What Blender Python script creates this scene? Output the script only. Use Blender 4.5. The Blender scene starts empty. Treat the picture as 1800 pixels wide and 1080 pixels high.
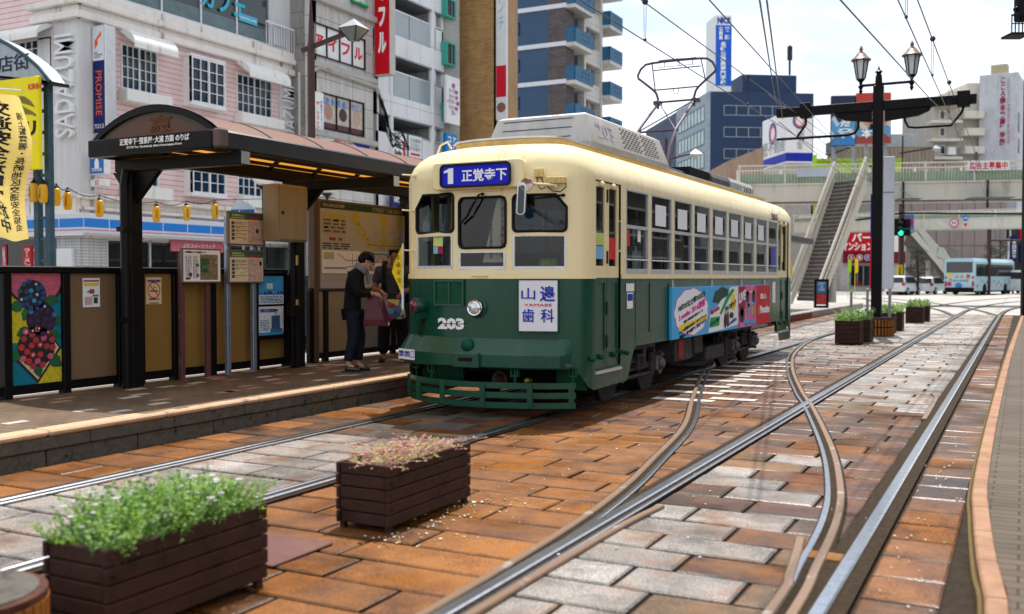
import bpy, math, random
from mathutils import Vector, Matrix
R = math.radians
random.seed(7)
S = bpy.context.scene
COL = S.collection
# ------------------------------------------------------------------ camera
F_PX, CX, CY, CAM_H = 1750.0, 900.0, 540.0, 1.46
PITCH = math.atan((CY-488)/F_PX)
YAW = math.atan(898/F_PX*math.cos(PITCH))
cam = bpy.data.cameras.new('camera'); camo = bpy.data.objects.new('camera', cam); COL.objects.link(camo)
camo.location = (0, 0, CAM_H); camo.rotation_euler = (R(90)-PITCH, 0, YAW)
cam.lens = 35; cam.sensor_width = 36; cam.clip_start = 0.05; cam.clip_end = 2000
cam.dof.use_dof = True; cam.dof.focus_distance = 11.5; cam.dof.aperture_fstop = 1.8
S.camera = camo
# ------------------------------------------------------------------ sky and sun
SUN = Vector((-0.10, 0.46, 1.0)).normalized()
W = bpy.data.worlds.new('World'); S.world = W; W.use_nodes = True
nt = W.node_tree; nt.nodes.clear()
wo = nt.nodes.new('ShaderNodeOutputWorld'); bg = nt.nodes.new('ShaderNodeBackground')
sky = nt.nodes.new('ShaderNodeTexSky'); sky.sky_type = 'NISHITA'; sky.sun_disc = False
sky.sun_elevation = math.asin(SUN.z); sky.sun_rotation = math.atan2(SUN.x, SUN.y)
tc = nt.nodes.new('ShaderNodeTexCoord'); nz = nt.nodes.new('ShaderNodeTexNoise')
mp = nt.nodes.new('ShaderNodeMapping'); mp.inputs['Scale'].default_value = (1, 1, 2.6); mp.inputs['Location'].default_value = (3.1, 1.7, .4)
nz.inputs['Scale'].default_value = 2.6; nz.inputs['Detail'].default_value = 8; nz.inputs['Roughness'].default_value = .58
rp = nt.nodes.new('ShaderNodeValToRGB'); rp.color_ramp.elements[0].position = .36; rp.color_ramp.elements[1].position = .62
rp.color_ramp.elements[0].color = (.26, .26, .26, 1); rp.color_ramp.elements[1].color = (.97, .97, .97, 1)
mx = nt.nodes.new('ShaderNodeMix'); mx.data_type = 'RGBA'; mx.inputs['B'].default_value = (9.0, 9.2, 9.45, 1)
nt.links.new(tc.outputs['Generated'], mp.inputs[0]); nt.links.new(mp.outputs[0], nz.inputs['Vector'])
nt.links.new(nz.outputs['Fac'], rp.inputs[0]); nt.links.new(rp.outputs[0], mx.inputs['Factor'])
nt.links.new(sky.outputs[0], mx.inputs['A']); nt.links.new(mx.outputs['Result'], bg.inputs['Color'])
bg.inputs['Strength'].default_value = 0.092
nt.links.new(bg.outputs[0], wo.inputs[0])
sl = bpy.data.lights.new('sun', 'SUN'); so = bpy.data.objects.new('sun', sl); COL.objects.link(so)
sl.energy = 3.7; sl.angle = R(0.6); sl.color = (1.0, .95, .87)
so.rotation_euler = SUN.to_track_quat('Z', 'Y').to_euler()
S.view_settings.view_transform = 'Standard'; S.view_settings.look = 'None'
S.view_settings.exposure = 0.82; S.view_settings.gamma = 1
S.cycles.max_bounces = 6; S.cycles.transparent_max_bounces = 12; S.cycles.caustics_reflective = False; S.cycles.caustics_refractive = False
S.cycles.sample_clamp_indirect = 6
# ------------------------------------------------------------------ measuring: pixel of the 1800x1080 photo -> world point on a plane
CP, SP, CYW, SYW = math.cos(PITCH), math.sin(PITCH), math.cos(YAW), math.sin(YAW)
def ray(px, py):
 x = (px-CX)/F_PX; u = -(py-CY)/F_PX
 d = CP+u*SP; z = u*CP-SP
 return Vector((x*CYW-d*SYW, x*SYW+d*CYW, z))
EYE = Vector((0, 0, CAM_H))
def onX(px, py, X): r = ray(px, py); return EYE+r*(X/r.x)
def onY(px, py, Y): r = ray(px, py); return EYE+r*(Y/r.y)
def onZ(px, py, Z=0): r = ray(px, py); return EYE+r*((Z-CAM_H)/r.z)
def onD(px, py, D): return EYE+ray(px, py)*D
class Fr:
 """a frame: local x to the right along a face, y into it, z up"""
 def __init__(s, o, deg=0): s.o = Vector(o); s.a = R(deg); s.m = Matrix.Translation(s.o) @ Matrix.Rotation(s.a, 4, 'Z'); s.i = s.m.inverted()
 def uv(s, px, py, y=0):
  n = s.m.to_3x3() @ Vector((0, 1, 0)); r = ray(px, py); p0 = s.m @ Vector((0, y, 0))
  t = (p0-EYE).dot(n)/r.dot(n); q = s.i @ (EYE+r*t); return q.x, q.z
 def r(s, x0, y0, x1, y1, y=0):
  cx = (x0+x1)/2
  return s.uv(x0, y1, y)[0], s.uv(x1, y1, y)[0], s.uv(cx, y1, y)[1], s.uv(cx, y0, y)[1]
# ------------------------------------------------------------------ materials
MATS = {}
def _new(name):
 m = bpy.data.materials.new(name); m.use_nodes = True; n = m.node_tree.nodes
 return m, n, m.node_tree.links, n['Principled BSDF']
def mat(name, col, rough=.6, metal=0, var=.18, scale=2.5, bump=0, bscale=30, coat=0, dirt=None, streak=False, emit=0, spec=None):
 if name in MATS: return MATS[name]
 m, n, l, b = _new(name)
 b.inputs['Roughness'].default_value = rough; b.inputs['Metallic'].default_value = metal
 b.inputs['Coat Weight'].default_value = coat; b.inputs['Coat Roughness'].default_value = .06
 b.inputs['Specular IOR Level'].default_value = spec if spec is not None else (.5 if rough < .3 or metal > .3 else .12)
 t = n.new('ShaderNodeTexCoord')
 if var > 0:
  z = n.new('ShaderNodeTexNoise'); z.inputs['Scale'].default_value = scale; z.inputs['Detail'].default_value = 6; z.inputs['Roughness'].default_value = .65
  vec = t.outputs['Object']
  if streak:
   mpn = n.new('ShaderNodeMapping'); mpn.inputs['Scale'].default_value = (3, 3, .35); l.new(vec, mpn.inputs[0]); vec = mpn.outputs[0]
  l.new(vec, z.inputs['Vector'])
  r = n.new('ShaderNodeValToRGB'); r.color_ramp.elements[0].position = .3; r.color_ramp.elements[1].position = .7
  lo = dirt if dirt else tuple(c*(1-var) for c in col); hi = tuple(min(1, c*(1+var*.5)) for c in col)
  r.color_ramp.elements[0].color = (*lo, 1); r.color_ramp.elements[1].color = (*hi, 1)
  if dirt:
   e = r.color_ramp.elements.new(.42); e.color = (*col, 1)
  l.new(z.outputs['Fac'], r.inputs[0]); l.new(r.outputs[0], b.inputs['Base Color'])
  mr = n.new('ShaderNodeMapRange'); mr.inputs['To Min'].default_value = min(1, rough*1.25); mr.inputs['To Max'].default_value = rough*.8
  l.new(z.outputs['Fac'], mr.inputs[0]); l.new(mr.outputs[0], b.inputs['Roughness'])
 else: b.inputs['Base Color'].default_value = (*col, 1)
 if bump:
  z2 = n.new('ShaderNodeTexNoise'); z2.inputs['Scale'].default_value = bscale; z2.inputs['Detail'].default_value = 5
  l.new(t.outputs['Object'], z2.inputs['Vector'])
  bp = n.new('ShaderNodeBump'); bp.inputs['Strength'].default_value = bump; bp.inputs['Distance'].default_value = .02
  l.new(z2.outputs['Fac'], bp.inputs['Height']); l.new(bp.outputs[0], b.inputs['Normal'])
 if emit: b.inputs['Emission Color'].default_value = (*col, 1); b.inputs['Emission Strength'].default_value = emit
 MATS[name] = m; return m
def tiles(name, c1, c2, mortar, w, h, ms=.01, rough=.55, offset=.5, bump=.4, stain=None, squash=1):
 """rectangular courses in the plane of any upright face; laid flat when flat=True"""
 if name in MATS: return MATS[name]
 m, n, l, b = _new(name); b.inputs['Roughness'].default_value = rough; b.inputs['Specular IOR Level'].default_value = .15
 t = n.new('ShaderNodeTexCoord'); sx = n.new('ShaderNodeSeparateXYZ'); l.new(t.outputs['Object'], sx.inputs[0])
 ad = n.new('ShaderNodeMath'); l.new(sx.outputs[0], ad.inputs[0]); l.new(sx.outputs[1], ad.inputs[1])
 cx = n.new('ShaderNodeCombineXYZ'); l.new(ad.outputs[0], cx.inputs[0]); l.new(sx.outputs[2], cx.inputs[1])
 br = n.new('ShaderNodeTexBrick'); l.new(cx.outputs[0], br.inputs['Vector']); br.offset = offset
 br.inputs['Scale'].default_value = 1; br.inputs['Brick Width'].default_value = w; br.inputs['Row Height'].default_value = h
 br.inputs['Mortar Size'].default_value = ms; br.inputs['Color1'].default_value = (*c1, 1); br.inputs['Color2'].default_value = (*c2, 1); br.inputs['Mortar'].default_value = (*mortar, 1)
 out = br.outputs['Color']
 z = n.new('ShaderNodeTexNoise'); z.inputs['Scale'].default_value = .7; z.inputs['Detail'].default_value = 8; z.inputs['Roughness'].default_value = .7
 mpn = n.new('ShaderNodeMapping'); mpn.inputs['Scale'].default_value = (2, 2, .6); l.new(t.outputs['Object'], mpn.inputs[0]); l.new(mpn.outputs[0], z.inputs['Vector'])
 r = n.new('ShaderNodeValToRGB'); r.color_ramp.elements[0].position = .28; r.color_ramp.elements[1].position = .55
 st = stain or (.72, .70, .68); r.color_ramp.elements[0].color = (*st, 1); r.color_ramp.elements[1].color = (1, 1, 1, 1)
 l.new(z.outputs['Fac'], r.inputs[0])
 mxx = n.new('ShaderNodeMix'); mxx.data_type = 'RGBA'; mxx.blend_type = 'MULTIPLY'; mxx.inputs['Factor'].default_value = 1
 l.new(out, mxx.inputs['A']); l.new(r.outputs[0], mxx.inputs['B']); l.new(mxx.outputs['Result'], b.inputs['Base Color'])
 bp = n.new('ShaderNodeBump'); bp.inputs['Strength'].default_value = bump; bp.inputs['Distance'].default_value = .01; bp.invert = True
 l.new(br.outputs['Fac'], bp.inputs['Height']); l.new(bp.outputs[0], b.inputs['Normal'])
 MATS[name] = m; return m
def glass(name, tint=(.5, .56, .58), rough=.02):
 if name in MATS: return MATS[name]
 m = bpy.data.materials.new(name); m.use_nodes = True; n = m.node_tree.nodes; l = m.node_tree.links; n.clear()
 o = n.new('ShaderNodeOutputMaterial'); mi = n.new('ShaderNodeMixShader'); tr = n.new('ShaderNodeBsdfTransparent'); gl = n.new('ShaderNodeBsdfGlossy')
 fr = n.new('ShaderNodeFresnel'); fr.inputs['IOR'].default_value = 1.52
 tr.inputs['Color'].default_value = (*tint, 1); gl.inputs['Roughness'].default_value = rough
 z = n.new('ShaderNodeTexNoise'); z.inputs['Scale'].default_value = 2.2; bp = n.new('ShaderNodeBump'); bp.inputs['Strength'].default_value = .05
 t = n.new('ShaderNodeTexCoord'); l.new(t.outputs['Object'], z.inputs['Vector']); l.new(z.outputs['Fac'], bp.inputs['Height']); l.new(bp.outputs[0], gl.inputs['Normal'])
 gm = n.new('ShaderNodeNewGeometry'); iv = n.new('ShaderNodeMath'); iv.operation = 'SUBTRACT'; iv.inputs[0].default_value = 1; l.new(gm.outputs['Backfacing'], iv.inputs[1]); ml = n.new('ShaderNodeMath'); ml.operation = 'MULTIPLY'; l.new(fr.outputs[0], ml.inputs[0]); l.new(iv.outputs[0], ml.inputs[1]); l.new(ml.outputs[0], mi.inputs[0]); l.new(tr.outputs[0], mi.inputs[1]); l.new(gl.outputs[0], mi.inputs[2]); l.new(mi.outputs[0], o.inputs[0])
 MATS[name] = m; return m
def translucent(name, top, through, fac=.5):
 if name in MATS: return MATS[name]
 m, n, l, b = _new(name); o = n['Material Output']
 b.inputs['Base Color'].default_value = (*top, 1); b.inputs['Roughness'].default_value = .35
 tr = n.new('ShaderNodeBsdfTranslucent'); tr.inputs['Color'].default_value = (*through, 1); mi = n.new('ShaderNodeMixShader'); mi.inputs[0].default_value = fac
 l.new(b.outputs[0], mi.inputs[1]); l.new(tr.outputs[0], mi.inputs[2]); l.new(mi.outputs[0], o.inputs[0])
 MATS[name] = m; return m
# ------------------------------------------------------------------ mesh building
class MB:
 def __init__(s): s.v = []; s.f = []; s.c = []; s.cc = None; s.ch = []
 def add(s, vs, fs):
  b = len(s.v); s.ch.append((b, len(s.f))); s.v += [tuple(p) for p in vs]; s.f += [tuple(i+b for i in q) for q in fs]
  if s.cc is not None: s.c += [s.cc]*len(fs)
  return s
 def quad(s, *p): return s.add(p, [tuple(range(len(p)))])
 def box(s, x0, x1, y0, y1, z0, z1):
  if x0 > x1: x0, x1 = x1, x0
  if y0 > y1: y0, y1 = y1, y0
  if z0 > z1: z0, z1 = z1, z0
  return s.add([(x0, y0, z0), (x1, y0, z0), (x1, y1, z0), (x0, y1, z0), (x0, y0, z1), (x1, y0, z1), (x1, y1, z1), (x0, y1, z1)],
                     [(0, 3, 2, 1), (4, 5, 6, 7), (0, 1, 5, 4), (1, 2, 6, 5), (2, 3, 7, 6), (3, 0, 4, 7)])
 def bbox(s, x0, x1, y0, y1, z0, z1, c=.008):
  """box with a chamfer all round"""
  if x0 > x1: x0, x1 = x1, x0
  if y0 > y1: y0, y1 = y1, y0
  if z0 > z1: z0, z1 = z1, z0
  c = min(c, (x1-x0)*.4, (y1-y0)*.4, (z1-z0)*.4)
  rings = []
  for z, i in ((z0, c), (z0+c, 0), (z1-c, 0), (z1, c)):
   a, b_, d, e = x0+i, x1-i, y0+i, y1-i; k = c if i == 0 else c*.3
   rings.append([(a+k, d, z), (b_-k, d, z), (b_, d+k, z), (b_, e-k, z), (b_-k, e, z), (a+k, e, z), (a, e-k, z), (a, d+k, z)])
  return s.loft(rings, closed=True, caps=True)
 def loft(s, rings, closed=True, caps=True):
  n = len(rings[0]); vs = [p for r_ in rings for p in r_]; fs = []
  for i in range(len(rings)-1):
   for j in range(n if closed else n-1):
    k = (j+1) % n; fs.append((i*n+j, i*n+k, (i+1)*n+k, (i+1)*n+j))
  if caps: fs.append(tuple(range(n-1, -1, -1))); fs.append(tuple((len(rings)-1)*n+j for j in range(n)))
  return s.add(vs, fs)
 def prism(s, poly, y0, y1):
  """a polygon in x,z pushed from y0 to y1"""
  n = len(poly)
  return s.add([(x, y0, z) for x, z in poly]+[(x, y1, z) for x, z in poly],
                     [tuple(range(n)), tuple(range(2*n-1, n-1, -1))]+[(i, n+i, n+(i+1) % n, (i+1) % n) for i in range(n)])
 def prismx(s, poly, x0, x1):
  n = len(poly)
  return s.add([(x0, y, z) for y, z in poly]+[(x1, y, z) for y, z in poly],
                     [tuple(range(n-1, -1, -1)), tuple(range(n, 2*n))]+[(i, (i+1) % n, n+(i+1) % n, n+i) for i in range(n)])
 def prismz(s, poly, z0, z1):
  n = len(poly)
  return s.add([(x, y, z0) for x, y in poly]+[(x, y, z1) for x, y in poly],
                     [tuple(range(n-1, -1, -1)), tuple(range(n, 2*n))]+[(i, (i+1) % n, n+(i+1) % n, n+i) for i in range(n)])
 def tube(s, pts, r, n=8, caps=True):
  pts = [Vector(p) for p in pts]; rr = r if isinstance(r, (list, tuple)) else [r]*len(pts); rings = []
  t0 = (pts[1]-pts[0]).normalized(); up = Vector((0, 0, 1)) if abs(t0.z) < .9 else Vector((1, 0, 0)); a = t0.cross(up).normalized()
  for i, p in enumerate(pts):
   t = (pts[min(i+1, len(pts)-1)]-pts[max(i-1, 0)]).normalized()
   a = (a-t*a.dot(t)); a = a.normalized() if a.length > 1e-6 else t.orthogonal().normalized(); b = t.cross(a)
   rings.append([tuple(p+(a*math.cos(2*math.pi*k/n)+b*math.sin(2*math.pi*k/n))*rr[i]) for k in range(n)])
  return s.loft(rings, True, caps)
 def bar(s, p, q, w, h=None):
  p = Vector(p); q = Vector(q); h = h or w; t = (q-p).normalized(); up = Vector((0, 0, 1)) if abs(t.z) < .95 else Vector((0, 1, 0))
  a = t.cross(up).normalized()*w/2; b = a.cross(t).normalized()*h/2
  return s.loft([[tuple(e+x) for x in (-a-b, a-b, a+b, -a+b)] for e in (p, q)], True, True)
 def lathe(s, prof, c=(0, 0, 0), n=16, axis='z'):
  rings = []
  for r_, h in prof:
   ring = []
   for k in range(n):
    a = 2*math.pi*k/n; x, y = r_*math.cos(a), r_*math.sin(a)
    p = (x, y, h) if axis == 'z' else ((x, h, y) if axis == 'y' else (h, x, y))
    ring.append((p[0]+c[0], p[1]+c[1], p[2]+c[2]))
   rings.append(ring if axis != 'y' else ring[::-1])
  return s.loft(rings, True, True)
 def ell(s, c, r, n=10, m=7):
  rings = []
  for i in range(m+1):
   a = -math.pi/2+math.pi*i/m; rad = max(.02, math.cos(a))
   rings.append([(c[0]+r[0]*rad*math.cos(2*math.pi*k/n), c[1]+r[1]*rad*math.sin(2*math.pi*k/n), c[2]+r[2]*math.sin(a)) for k in range(n)])
  return s.loft(rings, True, True)
 def frame(s, u0, u1, z0, z1, w, y0, y1):
  """a rectangular frame of width w lying inside the given bounds"""
  s.box(u0, u1, y0, y1, z0, z0+w); s.box(u0, u1, y0, y1, z1-w, z1)
  s.box(u0, u0+w, y0, y1, z0+w, z1-w); s.box(u1-w, u1, y0, y1, z0+w, z1-w); return s
 def grid(s, u0, u1, z0, z1, nu, nz, w, y0, y1):
  for i in range(1, nu): u = u0+(u1-u0)*i/nu; s.box(u-w/2, u+w/2, y0, y1, z0, z1)
  for i in range(1, nz): z = z0+(z1-z0)*i/nz; s.box(u0, u1, y0+.002, y1-.002, z-w/2, z+w/2)
  return s
 def build(s, name, m, parent=None, smooth=False, fr=None, mx_=None, sharp=35):
  if name in SPLIT and len(s.ch) > 1:
   gs = []                                        # pieces that lie apart become parts of their own
   for (v0, f0), (v1, f1) in zip(s.ch, s.ch[1:]+[(len(s.v), len(s.f))]):
    P_ = s.v[v0:v1]; b = [(min(p[k] for p in P_), max(p[k] for p in P_)) for k in range(3)]; g = [b, [(v0, v1, f0, f1)]]
    for h in [h for h in gs if all(h[0][k][0] < b[k][1]+.04 and h[0][k][1] > b[k][0]-.04 for k in range(3))]:
     gs.remove(h); g[1] = h[1]+g[1]; g[0] = [(min(g[0][k][0], h[0][k][0]), max(g[0][k][1], h[0][k][1])) for k in range(3)]
    gs.append(g)
   if len(gs) > 1:
    out = []
    for g in gs:
     q = MB()
     for v0, v1, f0, f1 in g[1]: b0 = len(q.v); q.v += s.v[v0:v1]; q.f += [tuple(i-v0+b0 for i in f) for f in s.f[f0:f1]]
     out.append(q.build(name, m, parent, smooth, fr, mx_, sharp))
    return out[0]
  me = bpy.data.meshes.new(name); vs = s.v
  M_ = None
  if fr is not None: M_ = fr.m
  if mx_ is not None: M_ = mx_ if M_ is None else M_ @ mx_
  if M_ is not None:
   if parent is not None: M_ = WM[parent.name].inverted() @ M_
   vs = [tuple(M_ @ Vector(p)) for p in vs]
  me.from_pydata(vs, [], s.f); me.materials.append(m if not isinstance(m, str) else MATS[m])
  if s.c:
   ca = me.color_attributes.new('Col', 'FLOAT_COLOR', 'CORNER'); k = 0
   for p, c in zip(me.polygons, s.c):
    for _ in p.loop_indices: ca.data[k].color = (*c, 1); k += 1
  if smooth:
   me.polygons.foreach_set('use_smooth', [True]*len(me.polygons))
   try: me.set_sharp_from_angle(angle=R(sharp))
   except Exception: pass
  me.update()
  o = bpy.data.objects.new(name, me); COL.objects.link(o)
  if parent is not None: o.parent = parent
  WM[o.name] = WM[parent.name] if parent is not None else Matrix()
  return o
WM = {}
SPLIT = set('pilaster apron tiled_wall end_panel brass_gland hand_rail rafter door_lamp spring hanger bump_stop post fence_panel dropper insulator strap leg fin_wall bracket grab_rail corner_batten floor_band conduit axle_box wire_bracket'.split())
def tag(o, label=None, cat=None, group=None, kind=None):
 for k, v in (('label', label), ('category', cat), ('group', group), ('kind', kind)):
  if v: o[k] = v
 return o
def thing(name, label, cat, fr, group=None):
 o = bpy.data.objects.new(name, None); COL.objects.link(o); o.empty_display_size = .2
 o.location = fr.o; o.rotation_euler = (0, 0, fr.a); WM[o.name] = fr.m.copy()
 return tag(o, label, cat, group)
def solo(mb, name, m, label, cat, fr, group=None, smooth=False):
 """a thing that is one mesh with its origin at its base"""
 o = mb.build(name, m, None, smooth); o.location = fr.o; o.rotation_euler = (0, 0, fr.a); WM[o.name] = fr.m.copy()
 return tag(o, label, cat, group)
KIDS = {}
def dup(src, fr, label=None, group=None):
 def rec(o, par):
  c = o.copy(); COL.objects.link(c); c.parent = par
  for ch in [x for x in bpy.data.objects if x.parent == o]: rec(ch, c)
  return c
 c = rec(src, None); c.location = fr.o; c.rotation_euler = (0, 0, fr.a); WM[c.name] = fr.m.copy()
 if label: c['label'] = label
 if group: c['group'] = group
 return c
def text(s, u0, u1, z0, z1, y, m, parent, fr=None, bold=.012, vert=False, mirror=False, rot=0, name='lettering', keep=False, mx_=None, depth=.004, just='CENTER', spacing=1.0):
 """letters fitted into the rectangle u0..u1, z0..z1 on the plane y (facing -y)"""
 cu = bpy.data.curves.new('t', 'FONT'); cu.body = '\n'.join(s.replace('ー', '｜')) if vert else s
 cu.size = 1; cu.offset = bold; cu.align_x = just; cu.resolution_u = 2; cu.extrude = .001; cu.space_line = spacing
 ob = bpy.data.objects.new('t', cu); me = bpy.data.meshes.new_from_object(ob)
 bpy.data.objects.remove(ob); bpy.data.curves.remove(cu)
 pts = [v.co.copy() for v in me.vertices]
 if not pts: return None
 if rot: 
  rm = Matrix.Rotation(R(rot), 3, 'Z'); pts = [rm @ p for p in pts]
 xs = [p.x for p in pts]; ys = [p.y for p in pts]; a, b, c, d = min(xs), max(xs), min(ys), max(ys)
 sx, sy = (u1-u0)/max(b-a, 1e-6), (z1-z0)/max(d-c, 1e-6)
 if keep: sx = sy = min(sx, sy)
 cu_, cz_ = (u0+u1)/2, (z0+z1)/2
 out = []
 for p in pts:
  X = (p.x-(a+b)/2)*sx; Z = (p.y-(c+d)/2)*sy
  if mirror: X = -X
  out.append((cu_+X, y-(depth if p.z > 0 else 0), cz_+Z))
 mb = MB(); fs = [tuple(q.vertices) for q in me.polygons]
 if mirror: fs = [f[::-1] for f in fs]
 mb.add(out, fs); bpy.data.meshes.remove(me)
 return mb.build(name, m, parent, fr=fr, mx_=mx_)
# ------------------------------------------------------------------ shared materials
BLK = mat('black_paint', (.006, .0055, .006), .38, var=.3, scale=6)
DKM = mat('dark_metal', (.022, .02, .021), .5, .4, var=.3, scale=8, bump=.1)
GRYM = mat('grey_metal', (.30, .32, .34), .4, .7, var=.2)
STEEL = mat('rail_steel', (.50, .52, .56), .22, 1, var=.25, scale=18)
RUST = mat('rusty_steel', (.17, .105, .065), .45, .5, var=.35, scale=6, dirt=(.30, .27, .25))
WHT = mat('white_paint', (.78, .79, .80), .5, var=.10, scale=1.5)
CON = mat('concrete', (.42, .41, .39), .85, var=.25, scale=1.6, bump=.3, bscale=25, dirt=(.20, .19, .18))
LET_W = mat('white_letters', (.85, .85, .86), .5, var=0); LET_K = mat('black_letters', (.01, .01, .012), .5, var=0)
LET_R = mat('red_letters', (.62, .015, .04), .5, var=0); LET_B = mat('blue_letters', (.015, .03, .36), .5, var=0)
LET_O = mat('orange_letters', (.8, .12, .03), .5, var=0); YEL = mat('yellow_paint', (.85, .62, .02), .5, var=.08)
WINB = mat('window_glass_blue', (.006, .03, .062), .06, var=.5, scale=.8, spec=.32)
WIND = mat('window_glass_dark', (.012, .016, .02), .05, var=.5, scale=.9, spec=.6)
WINP = mat('window_glass_pale', (.30, .38, .40), .08, var=.45, scale=.5)
G = thing  # short name used below
# ------------------------------------------------------------------ ground
def sheet(name, pts, z, m, kind='structure'):
 mb = MB(); mb.quad(*[(x, y, z) for x, y in pts]); o = mb.build(name, m); tag(o, kind=kind); return o
ASPH = mat('asphalt', (.11, .11, .115), .8, var=.25, scale=1.2, bump=.3, bscale=90)
ASPL = mat('pale_asphalt', (.30, .29, .28), .85, var=.15, scale=.5, bump=.25, bscale=80)
PALE = mat('pale_paving', (.37, .355, .335), .8, var=.16, scale=.35, bump=.2, bscale=60)
BED = mat('gravel_joint', (.045, .028, .015), .8, var=.55, scale=30, bump=.9, bscale=120)
sheet('ground', [(-700, -60), (700, -60), (700, 1500), (-700, 1500)], -.06, ASPH)
sheet('road', [(-21.2, -8), (-8.55, -8), (-8.55, 47), (-21.2, 47)], -.008, ASPL)
sheet('track_ground', [(-6.76, -1), (-.04, -1), (-.04, 43.5), (-6.76, 43.5)], -.022, mat('dark_joint', (.028, .018, .011), .8, var=.4, scale=20))
sheet('junction_road', [(-45, 43.5), (30, 43.5), (45, 150), (-45, 150)], -.014, PALE)
sheet('side_pavement', [(-24.7, -8), (-21.2, -8), (-21.2, 60), (-24.7, 60)], .10, mat('pavement_brick', (.33, .26, .23), .8, var=.2, bump=.2))
for i in range(6):
 y = 9+i*5.6
 solo(MB().box(-.07, .07, 0, 2.6, 0, .004), 'lane_marking', WHT, 'white lane dash painted on the road behind the tram stop', 'road marking', Fr((-14.8, y, -.006)), 'white lane dashes behind the stop').__setitem__('kind', 'structure')
# paving slabs: real blocks with open joints, tinted one by one
def slab_mat():
 m, n, l, b = _new('granite_slab'); t = n.new('ShaderNodeTexCoord'); co = t.outputs['Object']
 vc = n.new('ShaderNodeVertexColor'); vc.layer_name = 'Col'
 a = n.new('ShaderNodeTexNoise'); a.inputs['Scale'].default_value = 90; a.inputs['Detail'].default_value = 4
 p = n.new('ShaderNodeTexNoise'); p.inputs['Scale'].default_value = 2.3; p.inputs['Detail'].default_value = 7; p.inputs['Roughness'].default_value = .7
 w = n.new('ShaderNodeTexNoise'); w.inputs['Scale'].default_value = 1.1; w.inputs['Detail'].default_value = 5
 for q in (a, p, w): l.new(co, q.inputs['Vector'])
 r1 = n.new('ShaderNodeValToRGB'); r1.color_ramp.elements[0].position = .36; r1.color_ramp.elements[1].position = .66
 r1.color_ramp.elements[0].color = (.36, .36, .36, 1); r1.color_ramp.elements[1].color = (1.35, 1.35, 1.35, 1); l.new(a.outputs['Fac'], r1.inputs[0])
 m1 = n.new('ShaderNodeMix'); m1.data_type = 'RGBA'; m1.blend_type = 'MULTIPLY'; m1.inputs['Factor'].default_value = 1
 l.new(vc.outputs[0], m1.inputs['A']); l.new(r1.outputs[0], m1.inputs['B'])
 r2 = n.new('ShaderNodeValToRGB'); r2.color_ramp.elements[0].position = .47; r2.color_ramp.elements[1].position = .70
 r2.color_ramp.elements[0].color = (0, 0, 0, 1); r2.color_ramp.elements[1].color = (.75, .75, .75, 1); l.new(p.outputs['Fac'], r2.inputs[0])
 m2 = n.new('ShaderNodeMix'); m2.data_type = 'RGBA'; m2.inputs['B'].default_value = (.215, .076, .010, 1)
 l.new(r2.outputs[0], m2.inputs['Factor']); l.new(m1.outputs['Result'], m2.inputs['A'])
 r3 = n.new('ShaderNodeValToRGB'); r3.color_ramp.elements[0].position = .30; r3.color_ramp.elements[1].position = .50
 r3.color_ramp.elements[0].color = (.42, .36, .32, 1); r3.color_ramp.elements[1].color = (1, 1, 1, 1); l.new(p.outputs['Fac'], r3.inputs[0])
 m3 = n.new('ShaderNodeMix'); m3.data_type = 'RGBA'; m3.blend_type = 'MULTIPLY'; m3.inputs['Factor'].default_value = 1
 r5 = n.new('ShaderNodeValToRGB'); r5.color_ramp.elements[0].position = .36; r5.color_ramp.elements[1].position = .56
 r5.color_ramp.elements[0].color = (.26, .22, .20, 1); r5.color_ramp.elements[1].color = (1.08, 1.08, 1.08, 1); q5 = n.new('ShaderNodeTexNoise'); q5.inputs['Scale'].default_value = .75; q5.inputs['Detail'].default_value = 9; q5.inputs['Roughness'].default_value = .72; l.new(co, q5.inputs['Vector']); l.new(q5.outputs['Fac'], r5.inputs[0])
 m5 = n.new('ShaderNodeMix'); m5.data_type = 'RGBA'; m5.blend_type = 'MULTIPLY'; m5.inputs['Factor'].default_value = .85; l.new(m2.outputs['Result'], m5.inputs['A']); l.new(r5.outputs[0], m5.inputs['B']); l.new(m5.outputs['Result'], m3.inputs['A']); l.new(r3.outputs[0], m3.inputs['B']); l.new(m3.outputs['Result'], b.inputs['Base Color'])
 r4 = n.new('ShaderNodeValToRGB'); r4.color_ramp.elements[0].position = .40; r4.color_ramp.elements[1].position = .62
 r4.color_ramp.elements[0].color = (.34, .34, .34, 1); r4.color_ramp.elements[1].color = (.85, .85, .85, 1); b.inputs['Specular IOR Level'].default_value = .28; l.new(w.outputs['Fac'], r4.inputs[0]); l.new(r4.outputs[0], b.inputs['Roughness'])
 bp = n.new('ShaderNodeBump'); bp.inputs['Strength'].default_value = .45; bp.inputs['Distance'].default_value = .006
 l.new(a.outputs['Fac'], bp.inputs['Height']); l.new(bp.outputs[0], b.inputs['Normal']); MATS['granite_slab'] = m; return m
SLAB = slab_mat()
rg = random.Random(11)
ORA = (.29, .100, .008); ORB = (.215, .072, .007); BRN = (.085, .033, .010); RED = (.135, .050, .022); PAL = (.31, .29, .27); GRY = (.125, .115, .105); TAN = (.175, .105, .05); DRK = (.036, .027, .021); WHI = (.40, .38, .36)
from mathutils import noise
NXY = [0, 0]
def pick(*pairs):
 q = .5+.75*noise.noise(Vector((NXY[0]*.75, NXY[1]*.6, 3.7))); t = min(.999, max(0, .62*q+.38*rg.random()))*sum(w for _, w in pairs)
 for c, w in pairs:
  t -= w
  if t <= 0: break
 k = rg.uniform(.74, .95); return tuple(v*k for v in c)
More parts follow.
